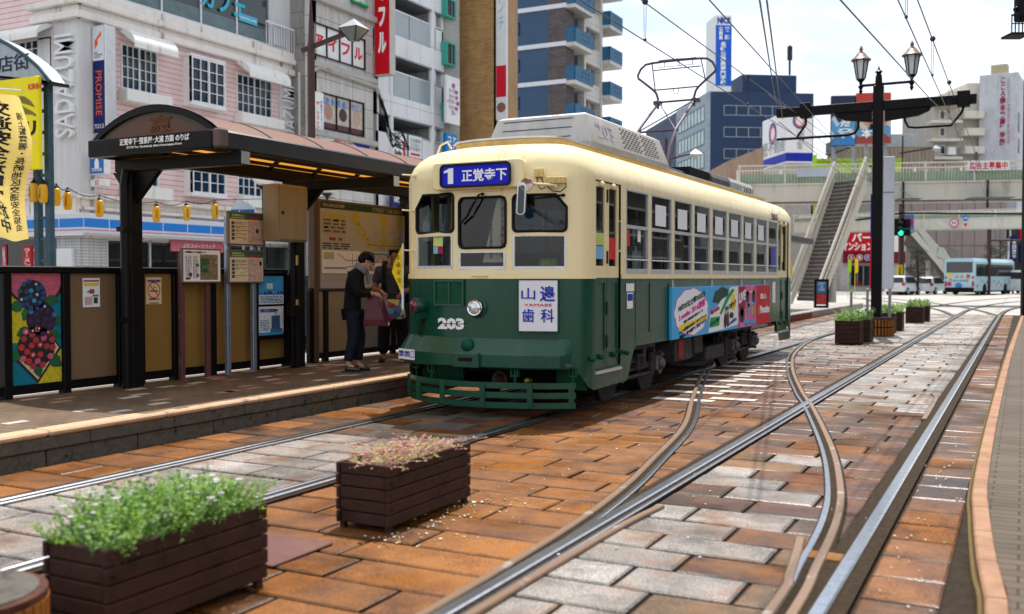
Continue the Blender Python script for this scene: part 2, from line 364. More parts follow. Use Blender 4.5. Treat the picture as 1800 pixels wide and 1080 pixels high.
def slab_colour(zone, x, y):
 NXY[:] = [x, y]
 if zone == 0: return pick((ORB, 4), (ORA, 2), (BRN, 3), (GRY, .4))
 if zone == 1:
  if y < 7.2: return pick((PAL, 5), (WHI, 2.5), (TAN, 1.8))
  if y < 20: return pick((GRY, 4), (RED, 2), (DRK, 1.5), (PAL, .8))
  return pick((PAL, 5), (WHI, 3), (GRY, 1))
 if zone == 2:
  if y < 3.4 and x < -3.2: return pick((RED, 3), (BRN, 2), (ORA, 2))
  if y < 8.6: return pick((ORA, 6), (ORB, 4), (PAL, .05))
  if y < 11: return pick((RED, 4), (ORB, 3), (BRN, 1), (PAL, .3))
  if y < 17: return pick((RED, 6), (BRN, 3), (PAL, .9))
  if y < 23: return pick((RED, 2.5), (PAL, 3), (GRY, 1.5), (WHI, .7))
  return pick((PAL, 4), (WHI, 3), (GRY, 1), (RED, .2))
 if zone == 3:
  if y < 5.9: return pick((PAL, 5), (WHI, 2), (TAN, 1)) if x < -1.35-(y-4.5)*.12 else pick((BRN, 3), (TAN, 2), (ORB, 2))
  if y < 7.0: return pick((TAN, 3), (BRN, 2), (PAL, 1.2), (ORB, 1.5)) if x < -1.3 else pick((BRN, 3), (RED, 2), (ORB, 1))
  if y < 8.2: return pick((PAL, 3), (WHI, 1.5), (TAN, 2), (BRN, 1)) if x < -1.5 else pick((BRN, 3), (RED, 3), (TAN, .6))
  if y < 11.2: return pick((RED, 4), (BRN, 2), (ORB, 2), (TAN, .8), (PAL, .5))
  if y < 13.5: return pick((PAL, 4), (WHI, 2), (TAN, 1.5), (RED, 1))
  if y < 18: return pick((PAL, 5), (WHI, 3), (TAN, .7), (RED, .25))
  return pick((PAL, 4), (WHI, 5), (GRY, .25))
 return pick((BRN, 5), (ORB, 3.4), (DRK, .8), (ORA, .5 if y < 7 else .1))
pv = MB(); pv.cc = PAL
def slab(x0, x1, y0, y1, c, dz=0):
 pv.cc = tuple(v*.58 for v in c); g = .0105; e = .013; x0 += g; x1 -= g; y0 += g; y1 -= g
 z = [dz+rg.uniform(-.0035, .0035) for _ in range(4)]
 b = len(pv.v); o = [(x0, y0), (x1, y0), (x1, y1), (x0, y1)]; i = [(x0+e, y0+e), (x1-e, y0+e), (x1-e, y1-e), (x0+e, y1-e)]
 vs = [(x, y, -.02) for x, y in o]+[(x, y, zz-.007) for (x, y), zz in zip(o, z)]+[(x, y, zz) for (x, y), zz in zip(i, z)]
 fs = [(0, 1, 5, 4), (1, 2, 6, 5), (2, 3, 7, 6), (3, 0, 4, 7), (4, 5, 9, 8), (5, 6, 10, 9), (6, 7, 11, 10), (7, 4, 8, 11)]
 pv.add(vs, fs); pv.cc = c; pv.f.append((b+8, b+9, b+10, b+11)); pv.c.append(c)
ZONES = [(-6.70, -6.01, .70, .42), (-5.80, -4.51, .66, .37), (-4.31, -2.31, .68, .335), (-2.10, -.88, .62, .36), (-.655, -.30, .6, .40)]
for zi, (xa, xb, ln, pt) in enumerate(ZONES):
 y = 1.2; k = 0
 while y < 43.2:
  p = pt*rg.uniform(.93, 1.07); cuts = [xa]; x = xa+(ln*rg.uniform(.45, .62) if k % 2 else ln*rg.uniform(.9, 1.05))
  while x < xb-.18: cuts.append(x); x += ln*rg.uniform(.92, 1.08)
  cuts.append(xb)
  for a, b_ in zip(cuts, cuts[1:]):
   c = slab_colour(zi, (a+b_)/2, y)
   if zi == 4: slab(a, b_, y, y+p, c, -.006)
   else: slab(a, b_, y, y+p, c)
  y += p; k += 1
o = pv.build('track_pavement', SLAB); tag(o, kind='structure')
# pale bars of the old crossing, two stripes wide, standing proud by a few millimetres
for i in range(8):
 for j in range(2):
  y = 11.35+i*.78+j*.3; x0 = -3.95+j*.62-.11*i; fr_ = Fr((x0, y, .0055))
  w_ = (.74 if j == 0 else .55)*(1.15 if i > 3 else 1)
  solo(MB().box(0, w_, 0, .20, 0, .0035), 'crossing_bar', mat('worn_white_line', (.42, .39, .37), .7, var=.35, scale=14, dirt=(.20, .11, .07)), 'worn pale bar of the crossing painted on reddish slabs beside the tram', 'road marking', fr_, 'pale bars across the slabs').__setitem__('kind', 'structure')
# ------------------------------------------------------------------ rails
def smooth_path(pts, n=8):
 P = [Vector((*p, 0)) for p in pts]; out = []
 for i in range(len(P)-1):
  p0, p1, p2, p3 = P[max(i-1, 0)], P[i], P[i+1], P[min(i+2, len(P)-1)]
  for k in range(n):
   t = k/n; out.append(.5*((2*p1)+(p2-p0)*t+(2*p0-5*p1+4*p2-p3)*t*t+(3*p1-p0-3*p2+p3)*t**3))
 out.append(P[-1]); return out
def ribbon(mb, path, prof):
 """sweep a cross-section (offset to the right, height) along a flat path"""
 rings = []
 for i, p in enumerate(path):
  t = (path[min(i+1, len(path)-1)]-path[max(i-1, 0)]).normalized(); nrm = Vector((t.y, -t.x, 0))
  rings.append([(p.x+nrm.x*a, p.y+nrm.y*a, z) for a, z in prof])
 return mb.loft(rings, True, True)
HEAD = [(-.036, -.03), (.036, -.03), (.038, .014), (.028, .022), (-.028, .022), (-.038, .014)]
HEADX = [(-.026, -.03), (.026, -.03), (.026, .014), (.02, .021), (-.02, .021), (-.026, .014)]
LIPX = [(-.019, -.03), (.019, -.03), (.019, .012), (.014, .017), (-.014, .017), (-.019, .012)]
LIP = [(-.014, -.03), (.014, -.03), (.014, .010), (.006, .014), (-.010, .014), (-.014, .008)]
RN = [0]
def rail(name, pts, label, groove=1, bedw=.085, m=STEEL, lipm=None, group='tram rails in the paving'):
 path = smooth_path(pts, 10) if len(pts) > 2 else [Vector((*pts[0], 0)), Vector((*pts[1], 0))]
 t = G(name, label, 'rail', Fr((0, 0, 0)), group)
 cur = m is RUST; RN[0] += 1; zb = .0040+.0005*RN[0]; ribbon(MB(), path, HEADX if cur else HEAD).build('rail_head', m, t)
 if groove:
  g = groove*.082; ribbon(MB(), path, [(a+g, z) for a, z in (LIPX if cur else LIP)]).build('check_lip', lipm or STEEL, t)
 b0, b1 = (-bedw, bedw) if not cur else ((-.042, .108) if groove > 0 else (-.108, .042)); bd = MB(); ribbon(bd, path, [(b0, -.02), (b1, -.02), (b1, zb), (b0, zb)]); bd.build('rail_bed', BED, t)
 return t
rail('tram_rail', [(-5.905, 1), (-5.905, 43.4)], 'straight rail nearest the platform kerb, under the wheels on the platform side', 1)
rail('tram_rail', [(-4.41, 1), (-4.41, 43.4)], 'straight rail under the tram wheels away from the platform', -1)
rail('tram_rail', [(-2.205, 1), (-2.205, 43.4)], 'straight rail crossed by the curved one, on the empty track', 1, .10)
rail('tram_rail', [(-.77, 1), (-.77, 43.4)], 'bright straight rail nearest the pink kerb', 0, .11)
rail('crossover_rail', [(-5.7, 22.6), (-5.1, 18.6), (-4.34, 14.9), (-3.55, 11.75), (-2.93, 9.4), (-2.60, 7.5), (-2.43, 6.4), (-2.32, 5.2), (-2.275, 3.6), (-2.27, 1)], 'rusty curved rail running from under the tram to the empty track', -1, .10, RUST)
rail('crossover_rail', [(-4.42, 25.2), (-4.2, 22.2), (-3.8, 19), (-3.2, 15.9), (-2.48, 12.9), (-2.05, 11.3), (-1.43, 8.75), (-1.10, 7.1), (-.965, 6.1), (-.90, 5.1), (-.862, 4.2), (-.85, 1)], 'rusty curved rail that crosses the empty track beside the planters', 1, .10, RUST)
# short guard rails
for pts, lb in (([(-2.02, 6.0), (-2.07, 5.2), (-2.095, 3), (-2.10, 1)], 'short guard rail ending beside the switch in front'), ([(-1.08, 5.62), (-.99, 4.9), (-.955, 4.3), (-.95, 1)], 'short pale guard rail curving up at the bottom edge of the photo'), ([(-.98, 13.4), (-.91, 12.9), (-.885, 11.6), (-.88, 10.9)], 'short free guard rail lying beside the right rail halfway up')):
 path = smooth_path(pts, 8); solo(ribbon(MB(), path, HEADX), 'guard_rail', RUST, lb, 'rail', Fr((0, 0, .001)), 'short guard rails')
# rails of the crossing ahead
for pts, lb in (([(-5.905, 43.4), (-6.2, 50), (-7.5, 60), (-10, 74)], 'curving rail far ahead, leftmost at the junction'), ([(-4.41, 43.4), (-4.0, 55), (-2.2, 72), (3, 96)], 'curving rail far ahead continuing from the tram track'),
    ([(-2.205, 43.4), (-2.0, 52), (-.6, 66), (4, 84), (10, 96)], 'curving rail far ahead bending right towards the bus'), ([(-.77, 43.4), (-.4, 52), (1.2, 64), (5.5, 80), (12, 92)], 'curving rail far ahead closest to the right kerb'),
    ([(-2.3, 41), (-3.6, 50), (-6.5, 62), (-11, 75)], 'branch rail far ahead crossing to the left'), ([(-.8, 42), (-2.3, 52), (-5.3, 64), (-10, 78)], 'second branch rail far ahead crossing to the left')):
 path = smooth_path(pts, 8); mb = MB(); ribbon(mb, path, [(-.03, -.01), (.03, -.01), (.03, .012), (-.03, .012)])
 t = G('junction_rail', lb, 'rail', Fr((0, 0, .002)), 'rails of the junction ahead'); mb.build('rail_head', STEEL, t)
 bd = MB(); ribbon(bd, path, [(-.11, -.02), (.11, -.02), (.11, .0), (-.11, .0)]); bd.build('rail_bed', BED, t)
# manhole-like wet metal cover strip and steel sleeper in the switch
solo(MB().bbox(-.12, .12, 0, .14, 0, .012), 'switch_tie_plate', mat('rust_plate', (.20, .085, .015), .5, var=.4, scale=9), 'rusty tie plate between the two rails of the switch', 'plate', Fr((-1.0+.07, 5.25, .003)))
solo(MB().bbox(0, .62, 0, .5, 0, .012), 'cover_plate', mat('cover_plate', (.14, .07, .06), .5, var=.25, scale=4), 'smooth purple brown cover plate between the two big planters', 'cover plate', Fr((-3.95, 3.86, .003)))
# ------------------------------------------------------------------ platform on the left
PZ = .27
PAVB = None
def brick_floor(name, c1, c2, mortar, w, h, stain, accents=None, rough=.6):
 m, n, l, b = _new(name); b.inputs['Roughness'].default_value = rough; b.inputs['Specular IOR Level'].default_value = .2
 t = n.new('ShaderNodeTexCoord'); br = n.new('ShaderNodeTexBrick'); mpn = n.new('ShaderNodeMapping'); mpn.inputs['Rotation'].default_value = (0, 0, 0)
 l.new(t.outputs['Object'], mpn.inputs[0]); l.new(mpn.outputs[0], br.inputs['Vector']); br.inputs['Scale'].default_value = 1
 br.inputs['Brick Width'].default_value = w; br.inputs['Row Height'].default_value = h; br.inputs['Mortar Size'].default_value = .006; br.inputs['Bias'].default_value = -.1
 br.inputs['Color1'].default_value = (*c1, 1); br.inputs['Color2'].default_value = (*c2, 1); br.inputs['Mortar'].default_value = (*mortar, 1)
 z = n.new('ShaderNodeTexNoise'); z.inputs['Scale'].default_value = 1.3; z.inputs['Detail'].default_value = 7; l.new(t.outputs['Object'], z.inputs['Vector'])
 r = n.new('ShaderNodeValToRGB'); r.color_ramp.elements[0].position = .3; r.color_ramp.elements[1].position = .62; r.color_ramp.elements[0].color = (*stain, 1); r.color_ramp.elements[1].color = (1, 1, 1, 1)
 l.new(z.outputs['Fac'], r.inputs[0]); mxx = n.new('ShaderNodeMix'); mxx.data_type = 'RGBA'; mxx.blend_type = 'MULTIPLY'; mxx.inputs['Factor'].default_value = 1
 l.new(br.outputs['Color'], mxx.inputs['A']); l.new(r.outputs[0], mxx.inputs['B']); l.new(mxx.outputs['Result'], b.inputs['Base Color'])
 bp = n.new('ShaderNodeBump'); bp.invert = True; bp.inputs['Strength'].default_value = .5; bp.inputs['Distance'].default_value = .008; l.new(br.outputs['Fac'], bp.inputs['Height']); l.new(bp.outputs[0], b.inputs['Normal'])
 MATS[name] = m; return m
BRK = brick_floor('platform_brick', (.125, .085, .055), (.175, .113, .07), (.05, .036, .027), .22, .105, (.62, .60, .55))
mb = MB(); mb.box(-8.98, -6.88, -2, 16.5, -.03, PZ); o = mb.build('platform_pavement', BRK); tag(o, kind='structure')
# kerb with its bright worn nosing: long stones above a rough base course
KW = mat('kerb_stone', (.40, .30, .22), .75, var=.25, scale=5, bump=.3, bscale=60)
KD = mat('kerb_face', (.085, .076, .060), .9, var=.6, scale=9, bump=.9, bscale=22, dirt=(.016, .015, .013))
nose = MB(); basec = MB()
y = -2.0
while y < 16.4:
 nose.bbox(-6.90, -6.695, y+.003, y+1.2-.003, .225, PZ+.005, .016)
 y += 1.2
y = -2.0
while y < 16.4:
 basec.bbox(-6.97, -6.725, y+.006, y+.9-.006, -.05, .118, .012); basec.bbox(-6.97, -6.706, y+.4, y+1.294, .122, .221, .012); y += .9
o = tag(nose.build('platform_kerb', mat('kerb_nosing', (.46, .31, .20), .7, var=.3, scale=4, bump=.35, bscale=60, dirt=(.16, .13, .11))), kind='structure')
o = tag(basec.build('base_kerb', KD), kind='structure')
# scattered pale and pinkish replacement bricks, one sheet of thin blocks
ac = MB(); ac.cc = (.5, .5, .5)
for i in range(95):
 x = -8.75+.105*rg.randrange(0, 16); y = 4.5+.22*rg.randrange(0, 50)+.11*(rg.randrange(2))
 ac.cc = rg.choice([(.36, .32, .28), (.40, .36, .32), (.30, .15, .11), (.33, .17, .12), (.44, .38, .33)])
 ac.box(x+.004, x+.101, y, y+.21, PZ-.01, PZ+.0035)
def colmat(name, rough=.7, sc=40):
 m, n, l, b = _new(name); b.inputs['Roughness'].default_value = rough; vc = n.new('ShaderNodeVertexColor'); vc.layer_name = 'Col'
 z = n.new('ShaderNodeTexNoise'); z.inputs['Scale'].default_value = sc; z.inputs['Detail'].default_value = 4; t = n.new('ShaderNodeTexCoord'); l.new(t.outputs['Object'], z.inputs['Vector'])
 r = n.new('ShaderNodeValToRGB'); r.color_ramp.elements[0].position = .3; r.color_ramp.elements[1].position = .7; r.color_ramp.elements[0].color = (.7, .7, .7, 1); r.color_ramp.elements[1].color = (1.1, 1.1, 1.1, 1)
 l.new(z.outputs['Fac'], r.inputs[0]); mxx = n.new('ShaderNodeMix'); mxx.data_type = 'RGBA'; mxx.blend_type = 'MULTIPLY'; mxx.inputs['Factor'].default_value = 1
 l.new(vc.outputs[0], mxx.inputs['A']); l.new(r.outputs[0], mxx.inputs['B']); l.new(mxx.outputs['Result'], b.inputs['Base Color']); MATS[name] = m; return m
TINT = colmat('tinted'); tag(ac.build('brick_pavement', TINT), kind='structure')
# ------------------------------------------------------------------ right-hand kerb and pavement
kp = [(-.10, 1), (-.105, 3.5), (-.125, 4.6), (-.17, 5.1), (-.235, 6.2), (-.275, 7.4), (-.28, 11.5), (-.235, 20), (-.10, 33), (-.03, 40)]
path = smooth_path(kp, 6); kb = MB(); al = [0.0]
for a, b in zip(path, path[1:]): al.append(al[-1]+(b-a).length)
def onpath(d):
 for i in range(len(al)-1):
  if d <= al[i+1]: return path[i].lerp(path[i+1], (d-al[i])/(al[i+1]-al[i]))
 return path[-1]
for i in range(int(al[-1]/.6)): ribbon(kb, [onpath(i*.6+.004), onpath(i*.6+.3), onpath(i*.6+.596)], [(0, -.04), (.088, -.04), (.088, .115), (.083, .12), (.010, .12), (0, .108)])
tag(kb.build('kerb', mat('pink_kerb', (.31, .18, .115), .85, var=.3, scale=5, bump=.2, bscale=70)), kind='structure')
kb = MB(); ribbon(kb, path, [(-.026, -.04), (-.001, -.04), (-.001, .075), (-.012, .09), (-.026, .08)])
tag(kb.build('edging_kerb', mat('mossy_edging', (.12, .085, .035), .85, var=.4, scale=6, bump=.4, dirt=(.10, .12, .03))), kind='structure')
mb = MB(); vs = [(p.x+.090, p.y, .112) for p in path]; vs2 = [(3.2, p.y, .112) for p in path]; n_ = len(path)
mb.add(vs+vs2, [(i, n_+i, n_+i+1, i+1) for i in range(n_-1)])
tag(mb.build('right_pavement', brick_floor('pavement_grey_brick', (.072, .049, .030), (.105, .075, .048), (.02, .014, .009), .30, .10, (.7, .68, .62))), kind='structure')
solo(MB().grid(0, .30, 0, .30, 8, 1, .012, 0, .01) if False else MB().box(0, .2, 0, .5, 0, .008), 'drain_grate', mat('grate', (.16, .13, .10), .5, .3, var=.3, scale=60), 'small slotted drain grate set in the right pavement', 'drain', Fr((.10, 6.6, .114)))
# litter, seeds and small pebbles strewn on the slabs
lt = MB(); lt.cc = (.8, .8, .8)
for i in range(260):
 q = rg.random(); x = rg.uniform(-4.2, -.35); y = rg.uniform(3, 12)
 if q < .35: x, y = rg.gauss(-3.05, .12), rg.uniform(4.5, 5.8)
 if q > .75: x, y = rg.uniform(-.66, -.33), rg.uniform(3, 10)
 s_ = rg.uniform(.004, .011); lt.cc = rg.choice([(.7, .66, .55), (.5, .45, .25), (.3, .35, .12), (.75, .72, .7)])
 lt.ell((x, y, .006), (s_, s_*rg.uniform(.6, 1.6), .004), 5, 3)
tag(lt.build('leaf_litter', TINT), 'small pale petals and seed husks strewn over the brown slabs', 'litter', kind='stuff')
# ------------------------------------------------------------------ THE TRAM
CRM = mat('cream_enamel', (.82, .69, .40), .32, var=.10, scale=1.9, coat=.2, streak=True, dirt=(.70, .56, .29))
GRN = mat('green_enamel', (.002, .053, .029), .27, var=.35, scale=2.2, coat=.0, spec=.45, streak=True, dirt=(.008, .031, .020), bump=.03, bscale=5)
GRD = mat('green_enamel_worn', (.006, .07, .036), .4, var=.35, scale=6)
ROOFG = mat('roof_grey', (.42, .41, .39), .6, var=.2, scale=3)
RUB = mat('rubber', (.012, .010, .014), .45, var=0)
ALU = mat('aluminium', (.62, .63, .65), .35, .55, var=.12, scale=9)
UND = mat('under_gear', (.06, .054, .056), .6, .3, var=.5, scale=9, bump=.2)
UNB = mat('under_black', (.012, .011, .011), .8, var=.3)
CHR = mat('chrome', (.8, .8, .82), .12, 1, var=0)
GLS = glass('tram_glass', (.44, .47, .48)); GLF = glass('front_glass', (.5, .54, .55)); GLD = glass('lamp_glass', (.85, .86, .86))
PAPER = mat('paper', (.80, .80, .82), .6, var=.04)
TO = Vector((-5.17, 9.30, 0)); TF_ = Fr(TO, 0); TL = 10.99; HW = 1.13
tram = G('tram', 'old cream and green tram with a blue destination sign, standing at the platform', 'tram', TF_)
HALF = [(0, 0), (.20, .004), (.42, .016), (.52, .03), (.72, .09), (.90, .16), (.99, .21), (1.055, .27), (1.10, .345), (1.125, .44), (HW, .56)]
front_r = HALF; side_n = 40
loop = list(front_r)
for i in range(1, side_n): loop.append((HW, .56+(TL-1.12)*i/side_n))
loop += [(x, TL-y) for x, y in reversed(front_r)]
loop += [(-x, TL-y) for x, y in front_r[1:]]
for i in range(1, side_n): loop.append((-HW, TL-.56-(TL-1.12)*i/side_n))
loop += [(-x, y) for x, y in reversed(front_r)][:-1]
loop = [Vector((x, y, 0)) for x, y in loop]; NL = len(loop)
cum = [0.0]
for i in range(NL): cum.append(cum[-1]+(loop[(i+1) % NL]-loop[i]).length)
STOT = cum[-1]
def plan(s, off=0):
 """point, tangent and outward normal of the outline at arc length s"""
 s = s % STOT
 i = 0
 lo, hi = 0, NL
 while hi-lo > 1:
  mid = (lo+hi)//2
  if cum[mid] <= s: lo = mid
  else: hi = mid
 i = lo; t = (s-cum[i])/(cum[i+1]-cum[i]); a, b = loop[i], loop[(i+1) % NL]; p = a.lerp(b, t)
 def tn(k): return (loop[(k+1) % NL]-loop[k-1]).normalized()
 tg = tn(i).lerp(tn((i+1) % NL), t).normalized(); n = Vector((tg.y, -tg.x, 0))
 return p+n*off, tg, n
def s_side(y): return cum[len(front_r)-1]+(y-.56)          # right-hand side
def tram_hit(px, py):
 r = ray(px, py); best = None
 for i in range(NL):
  a = loop[i]+TO; b = loop[(i+1) % NL]+TO; dx, dy = b.x-a.x, b.y-a.y
  den = r.x*dy-r.y*dx
  if abs(den) < 1e-9: continue
  t = (a.x*dy-a.y*dx)/den; u = ((a.x)*r.y-(a.y)*r.x)/den
  if 0 <= u <= 1 and t > 0 and (best is None or t < best[0]): best = (t, cum[i]+u*(cum[i+1]-cum[i]))
 t, s = best; 
 if s > STOT/2: s -= STOT
 return s, CAM_H+r.z*t
def tr(x0, y0, x1, y1):
 cx = (x0+x1)/2
 return tram_hit(x0, y1)[0], tram_hit(x1, y1)[0], tram_hit(cx, y1)[1], tram_hit(cx, y0)[1]
def tfr(s, z=0, off=0):
 p, tg, n = plan(s, off); return Fr((TO.x+p.x, TO.y+p.y, z), math.degrees(math.atan2(tg.y, tg.x)))
def shell(s0, s1, zs, holes, off=0, extra_s=(), bottom=None):
 """wall that follows the outline, with rectangular holes left open"""
 br = {round(s0, 4), round(s1, 4)}
 for k in range(-NL, 2*NL):
  c = cum[k % NL]+STOT*(k//NL)
  if s0 < c < s1: br.add(round(c, 4))
 for h in holes:
  for q in h[:2]:
   if s0 < q < s1: br.add(round(q, 4))
 for q in extra_s: br.add(round(q, 4))
 ss = sorted(br); ss = [q for i, q in enumerate(ss) if i == 0 or q-ss[i-1] > 1e-3]
 zz = set(round(z, 4) for z in zs)
 for h in holes: zz |= {round(h[2], 4), round(h[3], 4)}
 zz = sorted(z for z in zz if zs[0]-1e-6 <= z <= zs[-1]+1e-6)
 mb = MB(); idx = {}
 def vid(i, j):
  if (i, j) not in idx:
   p = plan(ss[i], off)[0]; z = zz[j]
   if bottom: bz = bottom(ss[i]); z = bz+(zz[-1]-bz)*(z-zz[0])/(zz[-1]-zz[0])
   idx[i, j] = len(mb.v); mb.v.append((p.x, p.y, z))
  return idx[i, j]
 for i in range(len(ss)-1):
  sm = (ss[i]+ss[i+1])/2
  for j in range(len(zz)-1):
   zm = (zz[j]+zz[j+1])/2
   if any(h[0]-1e-4 < sm < h[1]+1e-4 and h[2] < zm < h[3] for h in holes): continue
   mb.f.append((vid(i, j), vid(i+1, j), vid(i+1, j+1), vid(i, j+1)))
 return mb
BELT = 1.452; EAVE = 2.54
# --- openings measured on the photograph
fw_l = tr(732, 340, 799, 411); fw_c = tr(805.5, 345, 891, 438); fw_r = tr(900, 340, 998, 409)
lw_l = tr(734, 415, 796, 473); lw_c = tr(807, 443, 888.5, 474); lw_r = tr(901.5, 414, 995.5, 474)
side_px = [(1100, 1139), (1144, 1180), (1184.5, 1216), (1219.5, 1247.5), (1251.5, 1277), (1280, 1303), (1305.5, 1325.5), (1328.5, 1347.5), (1350, 1366)]
side_w = [(tram_hit(a, 488)[0], tram_hit(b, 488)[0]) for a, b in side_px]
d0, d1 = tram_hit(1046.5, 488)[0], tram_hit(1091, 488)[0]
rd0, rd1 = tram_hit(1367.5, 488)[0], tram_hit(1385.5, 488)[0]
SWZ = (1.505, 2.475)
HB = lambda q, i=.014: (q[0]+i, q[1]-i, q[2]+i, q[3]-i)
mir = lambda h: (STOT-h[1], STOT-h[0], h[2], h[3])
half = STOT/2
holes = [HB(fw_l), HB(fw_c), HB(fw_r), HB(lw_l, .004), HB(lw_c, .004), HB(lw_r, .004)]
sideh = [(a, b, *SWZ) for a, b in side_w]+[(d0, d1, BELT-.1, 2.50), (rd0, rd1, BELT-.1, 2.50)]
rear = [(half-.95, half-.48, 1.57, 2.38), (half-.40, half+.40, 1.57, 2.38), (half+.48, half+.95, 1.57, 2.38)]
lefth = [(STOT-b, STOT-a, c, d) for a, b, c, d in sideh]
allh = holes+[(a+STOT if a < 0 else a, b+STOT if b < 0 else b, c, d) for a, b, c, d in holes]+sideh+rear+lefth
S0, S1 = -2.6, STOT-2.6
allh2 = [h for h in holes]+[h for h in sideh+rear+lefth]+[(a-STOT, b-STOT, c, d) for a, b, c, d in lefth]
body = shell(S0, S1, [BELT, EAVE], allh2)
# roof: rings that lean in over the eaves
ring = [(EAVE, 0)]; prof = [(2.62, .018), (2.70, .055), (2.77, .11), (2.83, .19), (2.875, .29), (2.905, .41), (2.925, .55), (2.94, .75), (2.948, .95)]
rs = [S0+(S1-S0)*i/200 for i in range(201)]
rs = sorted(set([round(S0, 4)]+[round(c+STOT*k, 4) for c in cum[:-1] for k in (-1, 0) if S0 <= c+STOT*k < S1]+[round(h[k], 4) for h in allh2 for k in (0, 1) if S0 <= h[k] < S1]))
rs = [q for i, q in enumerate(rs) if i == 0 or q-rs[i-1] > 1e-3]
def roofpt(s, inset):
 p, tg, n = plan(s)
 cx, cy = 0, min(max(p.y, 1.25), TL-1.25)
 k = 1-inset/HW; e = Vector((p.x*k, p.y, 0)); dy = p.y-cy
 kk = 1-min(1, inset*.92/1.25) if abs(dy) > 0 else 1
 return e.x, cy+dy*kk
base = len(body.v)
rr = [[(*[plan(s)[0].x, plan(s)[0].y], EAVE) for s in rs]]+[[(*roofpt(s, ins), z) for s in rs] for z, ins in prof]
body.loft(rr, True, False)
body.add([(p[0], p[1], p[2]) for p in rr[-1]], [tuple(range(len(rs)))])
bo = body.build('body', CRM, tram, True, sharp=50)
# remove doubles along the eave so shading runs on smoothly
import bmesh
bm_ = bmesh.new(); bm_.from_mesh(bo.data); bmesh.ops.remove_doubles(bm_, verts=bm_.verts, dist=.0008); bm_.to_mesh(bo.data); bm_.free()
def bottom(s):
 s2 = s % STOT; s2 = min(s2, STOT-s2); s2 = s2 if s2 < half/1 else s2
 s2 = s2 if s2 <= half else STOT-s2
 u = min(s2, half-s2)                              # distance from the nearer end of the car
 pts = [(0, .52), (1.03, .52), (1.10, .46), (1.24, .30), (1.34, .265), (2.30, .275), (2.36, .30), (2.55, .60), (2.62, .655), (9, .655)]
 for (a, za), (b, zb) in zip(pts, pts[1:]):
  if a <= u <= b: return za+(zb-za)*(u-a)/(b-a)
 return .655
dl = [(d0, d1, .58, 1.6), (rd0, rd1, .58, 1.6), (STOT-d1, STOT-d0, .58, 1.6), (STOT-rd1, STOT-rd0, .58, 1.6), (-d1, -d0, .58, 1.6), (-rd1, -rd0, .58, 1.6)]
ex = [u*sg+k for u in (1.03, 1.10, 1.24, 1.34, 2.30, 2.36, 2.55, 2.62) for sg in (1, -1) for k in (0, half, STOT, -half) if S0 < u*sg+k < S1]
lower = shell(S0, S1, [.40, .58, BELT], dl, bottom=bottom, extra_s=ex)
lo = lower.build('lower_body', GRN, tram, True, sharp=50)
bl = shell(S0, S1, [BELT-.006, BELT+.05], [(d0, d1, 0, 9), (rd0, rd1, 0, 9), (-d1, -d0, 0, 9)], off=.012); bl.build('belt_rail', CRM, tram, True)
# roof edge board with its grey gutter strip
path = [Vector((*roofpt(s, .58), 0)) for s in rs if -20 < s]
ctr = []
gb = MB(); gs = MB(); n = len(rs)
def swaths(mb, ins0, ins1, z0, z1):
 a = [(*roofpt(s, ins0), z0) for s in rs]; b = [(*roofpt(s, ins0), z1) for s in rs]; c = [(*roofpt(s, ins1), z1) for s in rs]; d = [(*roofpt(s, ins1), z0) for s in rs]
 vs = a+b+c+d; fs = []
 for j in range(n):
  k = (j+1) % n
  for q in range(4): q2 = (q+1) % 4; fs.append((q*n+j, q*n+k, q2*n+k, q2*n+j))
 mb.add(vs, fs)
swaths(gb, .46, .54, 2.88, 2.975); gb.build('roof_board', mat('ochre_board', (.60, .42, .16), .6, var=.2, scale=9), tram)
swaths(gs, .445, .535, 2.977, 2.998); gs.build('gutter_strip', ALU, tram)
deck = MB(); deck.add([(*roofpt(s, .55), 2.968) for s in rs], [tuple(range(n))]); deck.build('roof_deck', mat('roof_deck', (.22, .21, .20), .8, var=.3), tram)
# --- interior
inn = MB(); inn.add([(p.x*.96, .18+p.y*.967, .86) for p in [plan(s)[0] for s in rs]], [tuple(range(len(rs)))]); inn.build('floor', mat('tram_floor', (.10, .07, .05), .7), tram)
inn = MB(); inn.add([(p.x*.96, .18+p.y*.967, 2.52) for p in [plan(s)[0] for s in rs]], [tuple(range(len(rs)-1, -1, -1))]); inn.build('ceiling', mat('tram_ceiling', (.30, .28, .24), .7), tram)
st = MB()
for sx in (-1, 1):
 st.bbox(sx*.62, sx*1.08, 2.2, 8.8, 1.12, 1.26, .03); st.bbox(sx*.98, sx*1.09, 2.2, 8.8, 1.26, 1.56, .03)
st.build('bench_seat', mat('seat_cloth', (.02, .06, .16), .9), tram)
pl = MB()
for y in (1.6, 3.4, 5.2, 7.0, 8.8):
 for sx in (-.62, .62): pl.tube([(sx, y, .86), (sx, y, 2.5)], .016, 6)
for sx in (-.62, .62): pl.tube([(sx, 1.5, 2.15), (sx, 9.2, 2.15)], .014, 6)
pl.build('grab_rail', ALU, tram)
bk = MB(); bk.bbox(-.30, .34, 1.28, 1.40, .86, 1.75); bk.box(-1.08, -.32, 1.36, 1.40, .86, 2.5); bk.box(.55, 1.08, 1.42, 1.46, .86, 1.75); bk.bbox(-.15, .75, .30, .62, .86, 1.50); bk.build('driver_cab', mat('cab_dark', (.03, .025, .022), .6, var=.3), tram)
